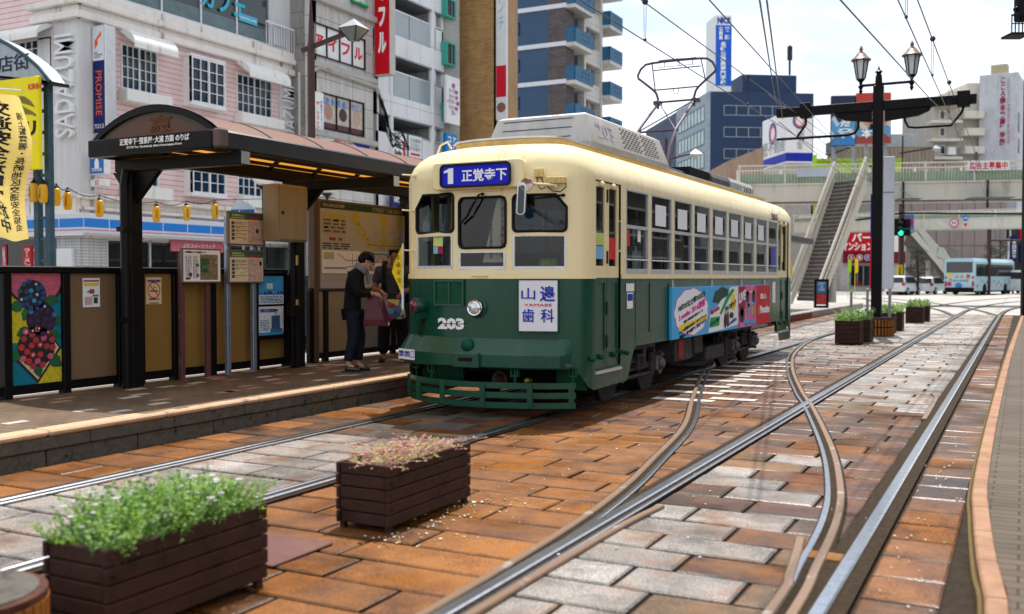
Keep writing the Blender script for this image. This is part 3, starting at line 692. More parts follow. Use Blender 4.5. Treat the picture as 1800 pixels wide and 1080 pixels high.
# straps hanging from the rail
sb = MB()
for k in range(22):
 for sx in (-.62, .62):
  y = 1.9+k*.32; sb.box(sx-.008, sx+.008, y-.012, y+.012, 1.98, 2.15); sb.lathe([(.035, -.006), (.045, 0), (.035, .006)], (sx, y, 1.94), 8, 'y')
sb.build('hand_strap', PAPER, tram)
tf = MB(); tf.prism([(-.13, 1.50), (.13, 1.50), (.09, 1.66), (-.09, 1.66)], -.004, 0); fr_ = Fr((TO.x+.68, TO.y+.30, 0), 8)
tf.build('green_notice', mat('green_card', (.02, .30, .12), .6), tram, fr=fr_)
text('運転士\n見習中', -.08, .08, 1.525, 1.64, -.006, YEL, tram, fr_, .0)
# --- front windows
def rrect(a, b, c, d, r, cut=(0, 0, 0, 0), n=5):
 """rounded outline, counter-clockwise from the lower left; cut lengthens a corner into a slanted edge"""
 pts = []
 for (cx, cy, a0, k) in ((a, c, 180, cut[0]), (b, c, 270, cut[1]), (b, d, 0, cut[2]), (a, d, 90, cut[3])):
  sx = 1 if cx == a else -1; sy = 1 if cy == c else -1
  if k:
   e1 = (cx+sx*k, cy); e2 = (cx, cy+sy*k*1.15)
   q = [e2, e1] if (cx == a) == (cy == c) else [e1, e2]
   for i, e in enumerate(q):
    pts.append((e[0]+(0), e[1]))
  else:
   for i in range(n+1):
    t = R(a0+90*i/n); pts.append((cx+sx*r+r*math.cos(t), cy+sy*r+r*math.sin(t)))
 return pts
def on_plan(pts, off):
 return [(lambda p: (p.x, p.y, z))(plan(s, off)[0]) for s, z in pts]
def gasket(q, r, w, cut=(0, 0, 0, 0)):
 a, b, c, d = q; o_ = rrect(a, b, c, d, r, cut); i_ = rrect(a+w, b-w, c+w, d-w, max(.02, r-w*.7), tuple(k-.4*w if k else 0 for k in cut)); m_ = MB()
 m_.loft([on_plan(o_, -.01), on_plan(o_, .012), on_plan([((x0+x1)/2, (z0+z1)/2) for (x0, z0), (x1, z1) in zip(o_, i_)], .024), on_plan(i_, .012), on_plan(i_, -.02)], True, False)
 g_ = MB(); 
 g_.add(on_plan(i_, -.006), [tuple(range(len(i_)))])
 return m_, g_
for q, r, cut in ((fw_l, .06, (0, 0, 0, .13)), (fw_c, .075, (0,)*4), (fw_r, .06, (0, 0, .12, 0))):
 m_, g_ = gasket(q, r, .026, cut); w_ = m_.build('front_window', RUB, tram, True); g_.build('pane', GLF, w_)
 if any(cut):
  a, b, c, d = q; k = .14
  tri = [(a+.004, d-.004), (a+.004, d-k*1.2), (a+k, d-.004)] if cut[3] else [(b-.004, d-.004), (b-k, d-.004), (b-.004, d-k*1.2)]
  MB().add(on_plan(tri, .001), [(0, 1, 2)]).build('corner_fill', CRM, w_)
for q in (lw_l, lw_c, lw_r):
 a, b, c, d = q; m_ = MB(); k = .022
 for (sa, sb_, za, zb) in ((a, b, c, c+.034), (a, b, d-.010, d), (a, a+k, c+.034, d-.010), (b-k, b, c+.034, d-.010)):
  m_.loft([on_plan([(sa, za), (sb_, za), (sb_, zb), (sa, zb)], o_) for o_ in (-.02, .006)], True, True)
 w_ = m_.build('quarter_window', ALU, tram); MB().add(on_plan([(a+k, c+.034), (b-k, c+.034), (b-k, d-.01), (a+k, d-.01)], -.008), [(0, 1, 2, 3)]).build('pane', GLF, w_)
# notice stickers behind the left front glass
f_ = tfr((lw_l[0]+lw_l[1])/2, 0, -.02)
MB().box(-.02, .13, 0, .003, 1.80, 1.90).build('notice', mat('green_yellow_card', (.55, .62, .20), .6), tram, fr=f_)
MB().box(-.02, .05, 0, .003, 1.72, 1.795).build('notice', mat('blue_card', (.20, .45, .70), .6), tram, fr=f_); MB().box(.055, .13, 0, .003, 1.72, 1.795).build('notice', mat('wine_card', (.35, .02, .06), .6), tram, fr=f_)
# hanging safety banner behind the centre window
bb = tr(868, 350, 887, 437); f_ = tfr((fw_c[0]+fw_c[1])/2, 0, -.05); fm = (fw_c[0]+fw_c[1])/2
ban = MB(); ban.add([(bb[0]-fm+.02, 0, 2.31), (bb[1]-fm+.0, 0, 2.31), (bb[1]-fm-.03, 0, 1.62), (bb[0]-fm-.16, 0, 1.62)], [(0, 3, 2, 1)]); bo_ = ban.build('safety_banner', mat('banner_cloth', (.72, .66, .50), .8), tram, fr=f_)
text('交通安全運動実施中', bb[0]-fm+.055, bb[1]-fm-.025, 1.66, 2.29, -.003, mat('dark_red_letters', (.25, .02, .03), .6, var=0), bo_, f_, .01, True); text('・長崎地区交通安全協会', bb[0]-fm-.075, bb[0]-fm-.04+.0, 1.66, 2.1, -.003, LET_K, bo_, f_, .0, True)
# --- destination sign
q = tr(783, 288, 906.5, 330); qb = tr(770, 283, 924, 333)
bx = MB(); bx.loft([on_plan(rrect(qb[0], qb[1], qb[2], qb[3], .05), o_) for o_ in (-.06, .075)], True, False); ip = rrect(qb[0]+.012, qb[1]-.012, qb[2]+.012, qb[3]-.012, .045)
bx.loft([on_plan(rrect(qb[0], qb[1], qb[2], qb[3], .05), .075), on_plan(ip, .088)], True, False); bx.add(on_plan(ip, .088), [tuple(range(len(ip)))]); sg_ = bx.build('destination_box', CRM, tram, True, sharp=30)
sc_ = (q[0]+q[1])/2; f_ = tfr(sc_, 0, .090); hw = (q[1]-q[0])/2
po = rrect(-hw, hw, q[2], q[3], .055); pi_ = rrect(-hw+.02, hw-.02, q[2]+.02, q[3]-.02, .04)
MB().loft([[(x, 0, z) for x, z in po], [(x, -.018, z) for x, z in po], [(x, -.018, z) for x, z in pi_], [(x, -.004, z) for x, z in pi_]], True, False).build('sign_gasket', RUB, sg_, True, fr=f_)
MB().add([(x, -.005, z) for x, z in pi_], [tuple(range(len(pi_)))]).build('sign_blind', mat('blind_blue', (.012, .015, .50), .35, var=.06), sg_, fr=f_)
zc, zh = (q[2]+q[3])/2, (q[3]-q[2])/2
MB().prism([(-hw+.10, zc-zh*.66), (-hw+.165, zc-zh*.66), (-hw+.165, zc+zh*.66), (-hw+.12, zc+zh*.66), (-hw+.05, zc+zh*.42), (-hw+.05, zc+zh*.25), (-hw+.10, zc+zh*.32)], -.010, -.006).build('numeral', LET_W, sg_, fr=f_); text('正覚寺下', -hw+.27, hw-.045, zc-zh*.55, zc+zh*.5, -.006, LET_W, sg_, f_, .022)
# --- number, lamps, hatch, advert board on the green panel
f_ = tfr(tram_hit(793, 570)[0], 0, .006); n0 = tram_hit(771, 570)[0]-tram_hit(793, 570)[0]; n1 = tram_hit(817, 570)[0]-tram_hit(793, 570)[0]
z0, z1 = tram_hit(793, 579.5)[1], tram_hit(793, 559)[1]
nb = text('203', n0, n1, z0, z1, 0, LET_W, tram, f_, .055, name='fleet_number', depth=.003)
MB().box(n0+.0, n1, -.0045, -.0038, (z0+z1)/2-.004, (z0+z1)/2+.004).build('stencil_gap', GRN, nb, fr=f_)
s_, z_ = tram_hit(839.5, 541); f_ = tfr(s_, z_, 0)
MB().lathe([(.115, .0), (.115, -.012), (.095, -.02), (.088, -.06), (.083, -.065)], (0, 0, 0), 28, 'y').build('headlight', GRN, tram, True, fr=f_)
hl = tram.children[-1] if tram.children else tram
hl = [o for o in bpy.data.objects if o.name.startswith('headlight')][-1]
MB().lathe([(.086, -.05), (.090, -.068), (.084, -.078), (.076, -.074)], (0, 0, 0), 28, 'y').build('rim', CHR, hl, True, fr=f_)
MB().lathe([(.078, -.060), (.074, -.072), (.055, -.084), (.03, -.091), (.004, -.093)], (0, 0, 0), 28, 'y').build('lens', mat('lens', (.75, .76, .78), .08, .6, var=.35, scale=14), hl, True, fr=f_)
s_, z_ = tram_hit(745, 537); f_ = tfr(s_, z_, 0)
tl = MB().lathe([(.0, .02), (.085, .01), (.085, -.13), (.078, -.14), (.06, -.14)], (0, 0, 0), 20, 'y'); tl.box(-.05, .05, -.10, .02, -.15, -.07); o_ = tl.build('tail_lamp', GRN, tram, True, fr=f_)
MB().lathe([(.066, -.13), (.06, -.15), (.035, -.165), (.004, -.17)], (0, 0, 0), 20, 'y').build('lens', mat('red_lens', (.14, .006, .03), .08, var=.3, scale=20, coat=.6), o_, True, fr=f_)
MB().tube([(.0, -.02, -.15), (.01, -.03, -.22), (-.02, -.03, -.33), (-.05, -.03, -.34), (-.06, -.03, -.28), (-.03, -.02, -.19), (.04, 0, -.16)], .006, 6).build('cable', BLK, o_, True, fr=f_)
a, b, c, d = tr(766, 492, 817, 538); f_ = tfr((a+b)/2, 0, 0); w = (b-a)/2
MB().frame(-w, w, c, d, .022, -.022, .004).box(-w*.05, w*.05, -.018, .004, c+.022, d-.022).build('hatch', GRN, tram, fr=f_)
MB().box(-w+.02, w-.02, -.006, .003, c+.02, d-.02).build('hatch_panel', GRD, tram, fr=f_)
a, b, c, d = tr(913, 492, 981.5, 583); f_ = tfr((a+b)/2, 0, .0); w = (b-a)/2
o_ = MB().bbox(-w, w, -.045, -.02, c, d, .006).build('dentist_board', mat('board_white', (.74, .74, .80), .4, var=.05), tram, fr=f_)
MB().frame(-w-.012, w+.012, c-.008, d+.006, .012, -.05, .0).build('board_edge', GRD, o_, fr=f_)
h_ = d-c
text('山', -w+.03, -.03, c+h_*.62, c+h_*.84, -.047, LET_B, o_, f_, .006); text('邉', .02, w-.03, c+h_*.58, c+h_*.88, -.047, LET_B, o_, f_, .012)
text('YAMABE', -w+.06, w-.06, c+h_*.49, c+h_*.54, -.047, LET_R, o_, f_, .0); text('歯', -w+.04, -.04, c+h_*.18, c+h_*.44, -.047, LET_B, o_, f_, .010); text('科', .03, w-.04, c+h_*.18, c+h_*.44, -.047, LET_B, o_, f_, .012)
# --- bumper with its sloping top
def along(s0, s1, n): return [s0+(s1-s0)*i/n for i in range(n+1)]
bp_ = MB(); ss = along(-1.24, 1.02, 40); prf = [(-.03, .505), (.10, .505), (.112, .52), (.112, .645), (.10, .662), (.012, .815), (-.03, .83)]
rings = []
for i, s in enumerate(ss):
 e = min(1, (i+.35)/2.2, (len(ss)-1-i+.35)/2.2); rings.append([(lambda p: (p.x, p.y, z))(plan(s, o_*(e if o_ > 0 else 1))[0]) for o_, z in prf])
bp_.loft(rings[::-1], True, True); bpo = bp_.build('bumper', GRN, tram, True, sharp=28)
s_, _ = tram_hit(830, 625); f_ = tfr(s_, 0, 0)
cp = MB(); cp.bbox(-.16, .16, -.155, -.10, .50, .66, .01); cp.build('coupler_plate', GRN, bpo, fr=f_)
MB().add([(x, -.157, z) for x, z in rrect(-.09, .09, .57, .61, .018)], [tuple(range(24))]).build('coupler_slot', UNB, bpo, fr=f_)
MB().lathe([(.075, 0), (.07, -.06), (.05, -.075), (.0, -.08)], (-.02, -.03, .735), 14, 'y').build('socket_cover', GRD, bpo, True, fr=f_)
s_, z_ = tram_hit(733, 622); f_ = tfr(s_, 0, .118)
o_ = MB().box(-.19, .13, -.004, 0, .545, .66).build('courtesy_sticker', PAPER, tram, fr=f_); text('電車運行にご協力頂き\nありがとうございます。', -.175, .05, .575, .64, -.005, LET_B, o_, f_, .01, just='LEFT')
MB().frame(.06, .12, .57, .645, .007, -.006, -.004).build('sticker_tram', LET_B, o_, fr=f_)
# --- lifeguard: three bowed rails with uprights
arc = smooth_path([(-1.13, .42), (-.98, .20), (-.7, -.02), (-.35, -.16), (0, -.20), (.4, -.15), (.8, -.01), (1.06, .16)], 5)
fg = MB()
for z in (.335, .235, .13): ribbon(fg, arc, [(-.012, z-.030), (.012, z-.030), (.012, z+.032), (-.012, z+.032)])
for k in (3, 9, 15, 22, 28, 34): p = arc[k]; t_ = (arc[k+1]-arc[k]).normalized(); fg.bar((p.x, p.y-.016, .11), (p.x, p.y-.016, .36), .06, .014)
o_ = fg.build('lifeguard', GRN, tram)
hg = MB()
for x, y in ((-.62, .02), (.45, -.06), (1.0, .2), (-1.0, .3)):
 hg.tube([(x, y+.03, .30), (x, y+.03, .52)], .014, 6); hg.frame(x-.045, x+.045, .42, .52, .014, y+.01, y+.05)
hg.build('hanger', GRD, o_)
# apron behind the lifeguard, horn and pipes
ap = MB(); ap.box(-1.0, -.45, .45, .5, .22, .52); ap.box(.72, 1.06, .42, .46, .26, .53); ap.build('apron', GRD, tram)
MB().lathe([(.0, .35), (.02, .3), (.03, .15), (.085, -.0), (.09, -.01), (.075, -.005), (.02, .12)], (.16, .18, .36), 16, 'y').build('horn', mat('horn_brown', (.10, .055, .05), .5), tram, True)
MB().lathe([(.03, .1), (.03, 0), (.02, -.01)], (.47, .2, .36), 10, 'y').build('air_cock', mat('brass', (.45, .30, .10), .4, .8), tram, True)
MB().box(-.95, .95, .9, 1.0, .2, .85).box(-.3, .3, .3, .9, .42, .6).build('under_bulkhead', UNB, tram)
# --- wipers, mirror, isolator and pipe work above the right window, hand rails
def pt(px, py, off): s, z = tram_hit(px, py); p = plan(s, off)[0]; return (p.x, p.y, z)
wp = MB(); wp.tube([pt(852, 342, .05), pt(846, 343, .06), pt(836, 362, .055), pt(825, 383, .05)], .008, 6); wp.tube([pt(849, 341, .055), pt(832, 365, .06), pt(824, 384, .055)], .006, 6); wp.tube([pt(825.5, 380, .045), pt(812, 394, .04)], .012, 6); wp.ell(pt(851, 342, .04), (.022, .022, .018), 8, 5); wp.build('wiper', BLK, tram, True)
wp = MB(); wp.tube([pt(990, 344, .05), pt(970, 346, .05), pt(935, 350, .045)], [.012, .010, .006], 6); wp.ell(pt(990, 344, .04), (.025, .02, .018), 8, 5); wp.build('wiper', BLK, tram, True)
mi = MB(); mi.tube([pt(978, 327, .05), pt(960, 327, .16), pt(940, 326.5, .20), pt(920, 327, .22)], .014, 8); mi.ell(pt(976, 328, .05), (.03, .03, .03), 8, 6); mo = mi.build('mirror_arm', CRM, tram, True)
fm_ = tfr(tram_hit(923, 340)[0], 0, .25); s_ = tram_hit(923, 340)[0]
a, b = tram_hit(917, 340)[0]-s_, tram_hit(932, 340)[0]-s_; z0, z1 = tram_hit(925, 381)[1], tram_hit(925, 325)[1]
po = rrect(a, b, z0, z1, .04); pi_ = rrect(a+.012, b-.012, z0+.012, z1-.03, .03)
sh = lambda pts, y: [(x+(z-z0)*.05, y, z) for x, z in pts]
MB().loft([sh(po, .02), sh(po, -.02), sh(pi_, -.022), sh(pi_, -.012)], True, False).build('mirror_frame', ALU, mo, True, fr=fm_); MB().add(sh(pi_, -.014), [tuple(range(24))]).build('mirror_glass', mat('mirror_glass', (.03, .032, .045), .12, 0, var=.3), mo, fr=fm_); MB().add([(x, .021, z) for x, _, z in sh(po, 0)], [tuple(range(23, -1, -1))]).build('mirror_back', BLK, mo, fr=fm_)
fm2 = tfr(tram_hit(934, 328)[0], tram_hit(934, 329)[1], .26); MB().lathe([(.0, .03), (.055, .02), (.07, 0), (.066, -.008), (.06, -.004), (.0, .0)], (0, 0, 0), 16, 'y').build('round_mirror', mat('mirror_bronze', (.45, .33, .27), .15, .9, var=.3), mo, True, fr=fm2)
fz = Fr(TO, 0)
iso = MB(); 
iso.tube([pt(962, 318, .06), pt(992, 318, .06)], .03, 8)
for px in (966, 975, 983, 990): iso.lathe([(.02, -.035), (.034, -.03), (.034, .03), (.02, .035)], pt(px, 318, .06), 8, 'z')
iso.tube([pt(945, 304, .05), pt(945, 312, .05)], .022, 8); iso.tube([pt(952, 304, .05), pt(952, 312, .05)], .022, 8); iso.bbox(*[v for k in (0, 1, 2) for v in (lambda c, h: (c-h, c+h))(pt(948, 305, .01)[k], (.05, .01, .05)[k])], .004); iso.build('isolator', mat('cream_fittings', (.62, .47, .20), .45, var=.25, scale=18), tram, True)
MB().tube([pt(945, 312, .05), pt(946, 325, .05), pt(952, 334, .06), pt(960, 330, .06)], .006, 5).tube([pt(952, 312, .05), pt(956, 322, .06), pt(972, 337, .07), pt(985, 338, .06), pt(994, 330, .05), pt(994, 322, .05)], .006, 5).build('wiring', BLK, tram, True)
hr = MB()
for y in (309, 371, 441): hr.tube([pt(729, y, .0), pt(729, y, .05), pt(722, y-1, .10)], .010, 6); hr.ell(pt(729, y, .0), (.03, .015, .025), 8, 5)
hr.tube([pt(833, 484.5, .0), pt(834, 484.5, .045), pt(856, 485, .045), pt(857, 485, 0)], .010, 6); hr.tube([pt(813, 337.5, .0), pt(814, 337.5, .03), pt(883, 334.5, .03), pt(884, 334.5, 0)], .005, 5)
p0 = roofpt(-1.25, .30); hr.tube([(p0[0]-.02, p0[1]-.06, 2.86), (p0[0]+.02, p0[1]-.05, 2.97), (p0[0]+.14, p0[1]-.1, 3.0), (p0[0]+.2, p0[1]-.1, 2.92)], .011, 6); hr.build('hand_rail', CRM, tram, True)
# yellow warning pennant on a rod clipped to the left edge of the nose
s_ = -1.20; fl = Fr(tfr(tram_hit(724, 470)[0], 0, .11).o, 14)
rod = MB().tube([(0, 0, 1.10), (0, 0, 1.84)], .009, 6).box(-.012, .012, -.012, .012, 1.10, 1.34); ro = rod.build('pennant_rod', ALU, tram, fr=fl)
pe = MB(); 
for i in range(9):
 pass
pe.add([(-.004, 0, 1.83), (-.004, -.012, 1.24), (-.06, .02, 1.36), (-.13, .0, 1.52), (-.105, -.02, 1.62), (-.05, .012, 1.74)], [(0, 5, 4), (0, 4, 3), (0, 3, 2), (0, 2, 1)]); pe.build('pennant', mat('pennant_yellow', (.85, .60, .02), .6), ro, fr=fl)
for i, ch in enumerate('交通安全'): text(ch, -.075+.005*i, -.03+.005*i, 1.66-.085*i, 1.715-.085*i, -.022, LET_K, ro, fl, .0)
# --- side windows
for (a, b), k in zip(side_w, range(9)):
 f_ = tfr((a+b)/2, 0, 0); w = (b-a)/2; z0, z1 = SWZ; zm = 2.045
 fr2 = MB(); fr2.frame(-w, w, z0, z1, .022, -.004, .03); fr2.box(-w+.022, w-.022, -.006, .03, z0+.022, z0+.055); fr2.box(-w+.022, w-.022, -.008, .03, zm-.02, zm+.02); fr2.tube([(-w, -.012, 1.665), (w, -.012, 1.665)], .009, 6)
 o_ = fr2.build('side_window', ALU, tram, fr=f_)
 MB().box(-w+.022, w-.022, .014, .018, zm+.02, z1-.022).build('upper_pane', GLS, o_, fr=f_); MB().box(-w+.022, w-.022, .022, .026, z0+.055, zm-.02).build('lower_pane', GLS, o_, fr=f_)
 if 1 <= k <= 7: MB().box(-w*.52, w*.50, .0085, .0115, 2.10, 2.36).build('paper_notice', PAPER, o_, fr=f_)
 if k == 0:
  MB().box(-w+.03, -w+.17, .017, .020, 1.82, 2.02).build('poster', mat('poster_red', (.62, .04, .04), .6, var=.3, scale=25), o_, fr=f_); MB().box(.06, .16, .017, .020, 1.88, 2.02).build('paper_notice', PAPER, o_, fr=f_)
for (a, b) in side_w:                                   # the same openings on the platform side
 f_ = tfr(STOT-(a+b)/2, 0, 0); w = (b-a)/2; z0, z1 = SWZ
 o_ = MB().frame(-w, w, z0, z1, .022, -.004, .03).box(-w+.022, w-.022, -.008, .03, 2.025, 2.065).build('side_window', ALU, tram, fr=f_); MB().box(-w+.022, w-.022, .014, .018, z0+.022, z1-.022).build('pane', GLS, o_, fr=f_)
for h in rear:
 f_ = tfr((h[0]+h[1])/2, 0, -.01); w = (h[1]-h[0])/2; o_ = MB().frame(-w-.01, w+.01, h[2]-.01, h[3]+.01, .03, -.02, .02).build('rear_window', RUB, tram, fr=f_); MB().box(-w+.02, w-.02, 0, .004, h[2]+.02, h[3]-.02).build('pane', GLS, o_, fr=f_)
# --- folding doors
def door(a, b, name='door'):
 f_ = tfr((a+b)/2, 0, -.03); w = (b-a)/2
 up = MB()
 for (u0, u1) in ((-w+.006, -.006), (.006, w-.012)):
  up.frame(u0, u1, BELT+.004, 2.49, .055, -.01, .03); up.box(u0+.055, u1-.055, -.01, .03, BELT+.059, 1.585)
 up.box(-.006, .006, 0, .03, BELT+.004, 2.49)
 o_ = up.build(name, CRM, tram, fr=f_)
 for (u0, u1) in ((-w+.006, -.006), (.006, w-.012)):
  MB().box(u0+.055, u1-.055, .008, .012, 1.585, 2.435).build('door_pane', GLS, o_, fr=f_)
 lw = MB()
 for (u0, u1) in ((-w+.006, -.006), (.006, w-.012)):
  lw.frame(u0, u1, .46, BELT, .05, -.01, .03); lw.box(u0+.05, u1-.05, .002, .03, .66, BELT-.05); lw.box(u0+.05, u1-.05, -.006, .03, .51, .66)
 lw.box(-.006, .006, 0, .03, .46, BELT); lw.build('door_panel', GRN, o_, fr=f_)
 hn = MB()
 for z in (.76, 1.12, 1.68, 2.35): hn.box(-.014, .014, -.024, -.01, z-.07, z+.07)
 hn.build('hinge', DKM, o_, fr=f_)
 kn = MB()
 for u in (-w*.5, w*.5): kn.lathe([(.0, -.055), (.028, -.048), (.034, -.02), (.02, -.0)], (u, 0, .60), 10, 'y')
 kn.build('bump_stop', GRD, o_, True, fr=f_)
 kn = MB()
 for u in (-w*.55, w*.35): kn.ell((u, -.03, 2.46), (.035, .035, .035), 10, 7)
 kn.build('door_lamp', CRM, o_, True, fr=f_)
 MB().box(-w-.004, w+.004, -.05, .03, .425, .455).build('step_edge', ALU, o_, fr=f_)
 MB().box(w-.012, w, .0, .03, .46, 2.49).build('door_gap', RUB, o_, fr=f_)
 return o_, f_, w
do_, f_, w = door(d0, d1); 
MB().box(-w+.065, -.05, .004, .007, 1.66, 1.80).build('sticker', mat('blue_card', (.2, .45, .7), .6), do_, fr=f_); MB().box(-w+.065, -.06, .004, .007, 1.81, 1.94).build('sticker', mat('green_yellow_card', (.55, .62, .2), .6), do_, fr=f_); MB().box(.07, w-.075, .004, .007, 1.66, 1.90).build('sticker', mat('poster_red', (.62, .04, .04), .6), do_, fr=f_)
door(rd0, rd1); door(STOT-d1, STOT-d0); door(STOT-rd1, STOT-rd0)
bt = MB()
for px, py in ((1037, 631), (1097, 620)): p = tram_hit(px, py); fq = tfr(p[0], p[1], 0); bt.lathe([(.0, -.07), (.035, -.058), (.04, -.03), (.022, -.015), (.022, 0)], tuple(fq.i.inverted() @ Vector((0, 0, 0))-Vector(TO)), 10, 'y') if False else bt.ell(tuple(plan(p[0], .035)[0])[:2]+(p[1],), (.035, .035, .032), 10, 7)
bt.build('bump_stop', GRD, tram, True)
a, b, c, d = tr(1141, 496, 1175, 596); f_ = tfr((a+b)/2, 0, 0); w = (b-a)/2
MB().frame(-w, w, .80, 1.40, .016, -.010, .002).build('access_cover', GRN, tram, fr=f_)
a, b, c, d = tr(1100, 500, 1114, 511); f_ = tfr((a+b)/2, 0, .004); w = (b-a)/2
o_ = MB().box(-w, w, -.002, .0, 1.30, 1.39).box(-w*.8, w*.7, -.002, 0, 1.10, 1.285).build('ic_card_sticker', PAPER, tram, fr=f_); MB().box(-w*.7, w*.6, -.004, -.002, 1.19, 1.27).build('blue_mark', LET_B, o_, fr=f_)
for px in (1360, 1361): pass
f_ = tfr(tram_hit(1360, 500)[0], 0, .004); MB().box(-.12, .12, -.002, 0, 1.0, 1.38).build('sticker', PAPER, tram, fr=f_); MB().box(-.14, .14, -.003, 0, 1.62, 2.0).build('side_destination', mat('blind_blue', (.02, .025, .52), .12), tram, fr=tfr(tram_hit(1357, 440)[0], 0, .014))
f_ = tfr(tram_hit(1361, 377)[0], 0, .004); text('203', -.25, .25, 2.50, 2.62, 0, DKM, tram, f_, .02, name='fleet_number')
m = MB()
for y in (1.75, 8.9): m.box(HW, HW+.004, y, y+.012, .70, 1.43)
for y in (1.75, 2.9, 4.3, 5.7, 7.1, 8.5): [m.ell((HW, y+.03, z), (.006, .007, .007), 5, 4) for z in (.70, .85, 1.0, 1.15, 1.3, 1.41)]
for i in range(60): m.ell((HW, 1.9+i*.115, 1.425), (.006, .007, .007), 5, 4)
m.build('rivet', GRN, tram)
# --- long side advert
a, b = tram_hit(1175, 540)[0], tram_hit(1348, 540)[0]; f_ = tfr((a+b)/2, 0, .0); w = (b-a)/2; z0, z1 = .655, 1.335; H_ = z1-z0
ad = MB().bbox(-w, w, -.05, -.004, z0, z1, .006).build('advert_board', mat('advert_blue', (.06, .38, .72), .45, var=.04), tram, fr=f_)
Y1, Y2, Y3, Y4 = -.052, -.054, -.056, -.058
X = lambda k: -w+2*w*k
cl = []
for i in range(48):
 t = 2*math.pi*i/48; rr_ = 1+.07*abs(math.sin(5.5*t)); cl.append((X(.155)+.135*2*w*math.cos(t)*rr_*.98, (z0+z1)/2+.43*H_*math.sin(t)*rr_*1.02))
MB().add([(x, Y1+.0005, z) for x, z in [((x-X(.155))*1.03+X(.155), (z-(z0+z1)/2)*1.03+(z0+z1)/2) for x, z in cl]], [tuple(range(48))]).build('cloud_edge', mat('magenta', (.65, .02, .30), .5, var=0), ad, fr=f_)
MB().add([(x, Y1-.0005, z) for x, z in cl], [tuple(range(48))]).build('cloud', PAPER, ad, fr=f_)
MAG = MATS['magenta']
def slant(s_, k0, k1, za, zb, m_, bold=.012, y=Y2):
 sh_ = Matrix.Identity(4); o_ = text(s_, X(k0), X(k1), z0+za*H_, z0+zb*H_, y, m_, ad, f_, bold)
 if o_:
  xc = (X(k0)+X(k1))/2
  inv = WM[ad.name].inverted() @ f_.m; iv = inv.inverted()
  for v in o_.data.vertices: p = iv @ v.co; p.z += (p.x-xc)*.16; v.co = inv @ p
slant('10月22日(土)♥23日(日)', .045, .265, .64, .78, LET_K, .02); slant('Lovefes 2016開催', .05, .265, .47, .62, MAG, .012); slant('場所 長崎市民会館大ホール', .085, .245, .38, .44, LET_K, .0)
slant('★この電車は10/22・23ラブフェス', .05, .28, .225, .30, LET_K, .01); slant('開催日に限り無料でご乗車できます', .055, .275, .12, .20, LET_K, .01)
MB().add([(X(.03+.02), Y1-.001, z0+.13*H_), (X(.285), Y1-.001, z0+.33*H_), (X(.285), Y1-.001, z0+.40*H_), (X(.05), Y1-.001, z0+.25*H_)], [(0, 1, 2, 3)]).build('yellow_band', YEL, ad, fr=f_)
MB().add([(X(x), Y1, z0+z*H_) for x, z in ((.30, .02), (.44, .04), (.60, .10), (.60, .98), (.52, .97), (.46, .80), (.37, .52), (.315, .42))], [tuple(range(8))]).build('poster_sheet', PAPER, ad, fr=f_)
MB().add([(X(x), Y2, z0+z*H_) for x, z in ((.31, .12), (.40, .14), (.41, .34), (.315, .33))], [(0, 1, 2, 3)]).add([(X(x), Y2, z0+z*H_) for x, z in ((.405, .40), (.42, .36), (.50, .70), (.56, .90), (.53, .93), (.47, .75))], [tuple(range(6))]).build('green_stripe', mat('green_print', (.01, .30, .07), .5, var=0), ad, fr=f_)
MB().add([(X(x), Y2, z0+z*H_) for x, z in ((.335, .66), (.36, .88), (.43, .98), (.50, .90), (.485, .78), (.42, .70), (.39, .62))], [tuple(range(7))]).build('dark_roof', mat('dark_green_print', (.02, .06, .05), .5, var=.4, scale=9), ad, fr=f_)
slant('Maromitsu', .32, .40, .44, .54, LET_R, .015, Y2); slant('N+I ロボッツ', .46, .57, .48, .62, LET_K, .01, Y3); slant('Lovefes', .48, .58, .14, .24, LET_B, .01, Y3); slant('ラブフェス 2016', .305, .395, .2, .27, LET_K, .0, Y4)
MB().add([(X(.545)+.13*math.cos(i*math.pi/9), Y2, z0+.62*H_+.10*math.sin(i*math.pi/9)*1.3) for i in range(18)], [tuple(range(18))]).build('yellow_patch', YEL, ad, fr=f_)
pc = MB(); pc.cc = (1, 1, 1)
MB().box(X(.60), X(.82), Y2, Y1+.002, z0+.02*H_, z1-.01).build('pop_panel', mat('pop_pink', (.70, .15, .40), .5, var=.5, scale=5), ad, fr=f_)
pc.cc = (.30, .01, .03); pc.add([(X(x), Y3, z0+z*H_) for x, z in ((.60, .95), (.675, .97), (.68, .45), (.64, .38), (.60, .5))], [tuple(range(5))])
for cx, cz, rx, rz, c in ((.64, .32, .03, .2, (.03, .02, .02)), (.64, .36, .018, .1, (.5, .32, .24)), (.705, .72, .018, .15, (.03, .03, .05)), (.705, .80, .012, .06, (.5, .33, .25)), (.78, .72, .02, .16, (.04, .04, .06)), (.785, .82, .012, .06, (.5, .33, .25)), (.72, .42, .022, .14, (.25, .3, .4)), (.72, .52, .012, .06, (.5, .34, .26)), (.765, .38, .014, .12, (.6, .4, .05)), (.79, .40, .014, .12, (.55, .25, .25)), (.75, .84, .03, .03, (.85, .6, .03)), (.70, .14, .04, .05, (.1, .4, .75)), (.77, .12, .04, .05, (.1, .35, .7)), (.76, .56, .035, .04, (.15, .5, .8)), (.46, .22, .014, .16, (.02, .02, .02)), (.485, .24, .014, .16, (.15, .02, .03)), (.462, .38, .009, .05, (.5, .33, .25)), (.487, .40, .009, .05, (.5, .33, .25)), (.525, .33, .022, .07, (.02, .02, .03))):
 pc.cc = c; pc.add([(X(cx)+rx*2*w*math.cos(i*math.pi/7), Y4, z0+cz*H_+rz*H_*math.sin(i*math.pi/7)) for i in range(14)], [tuple(range(14))])
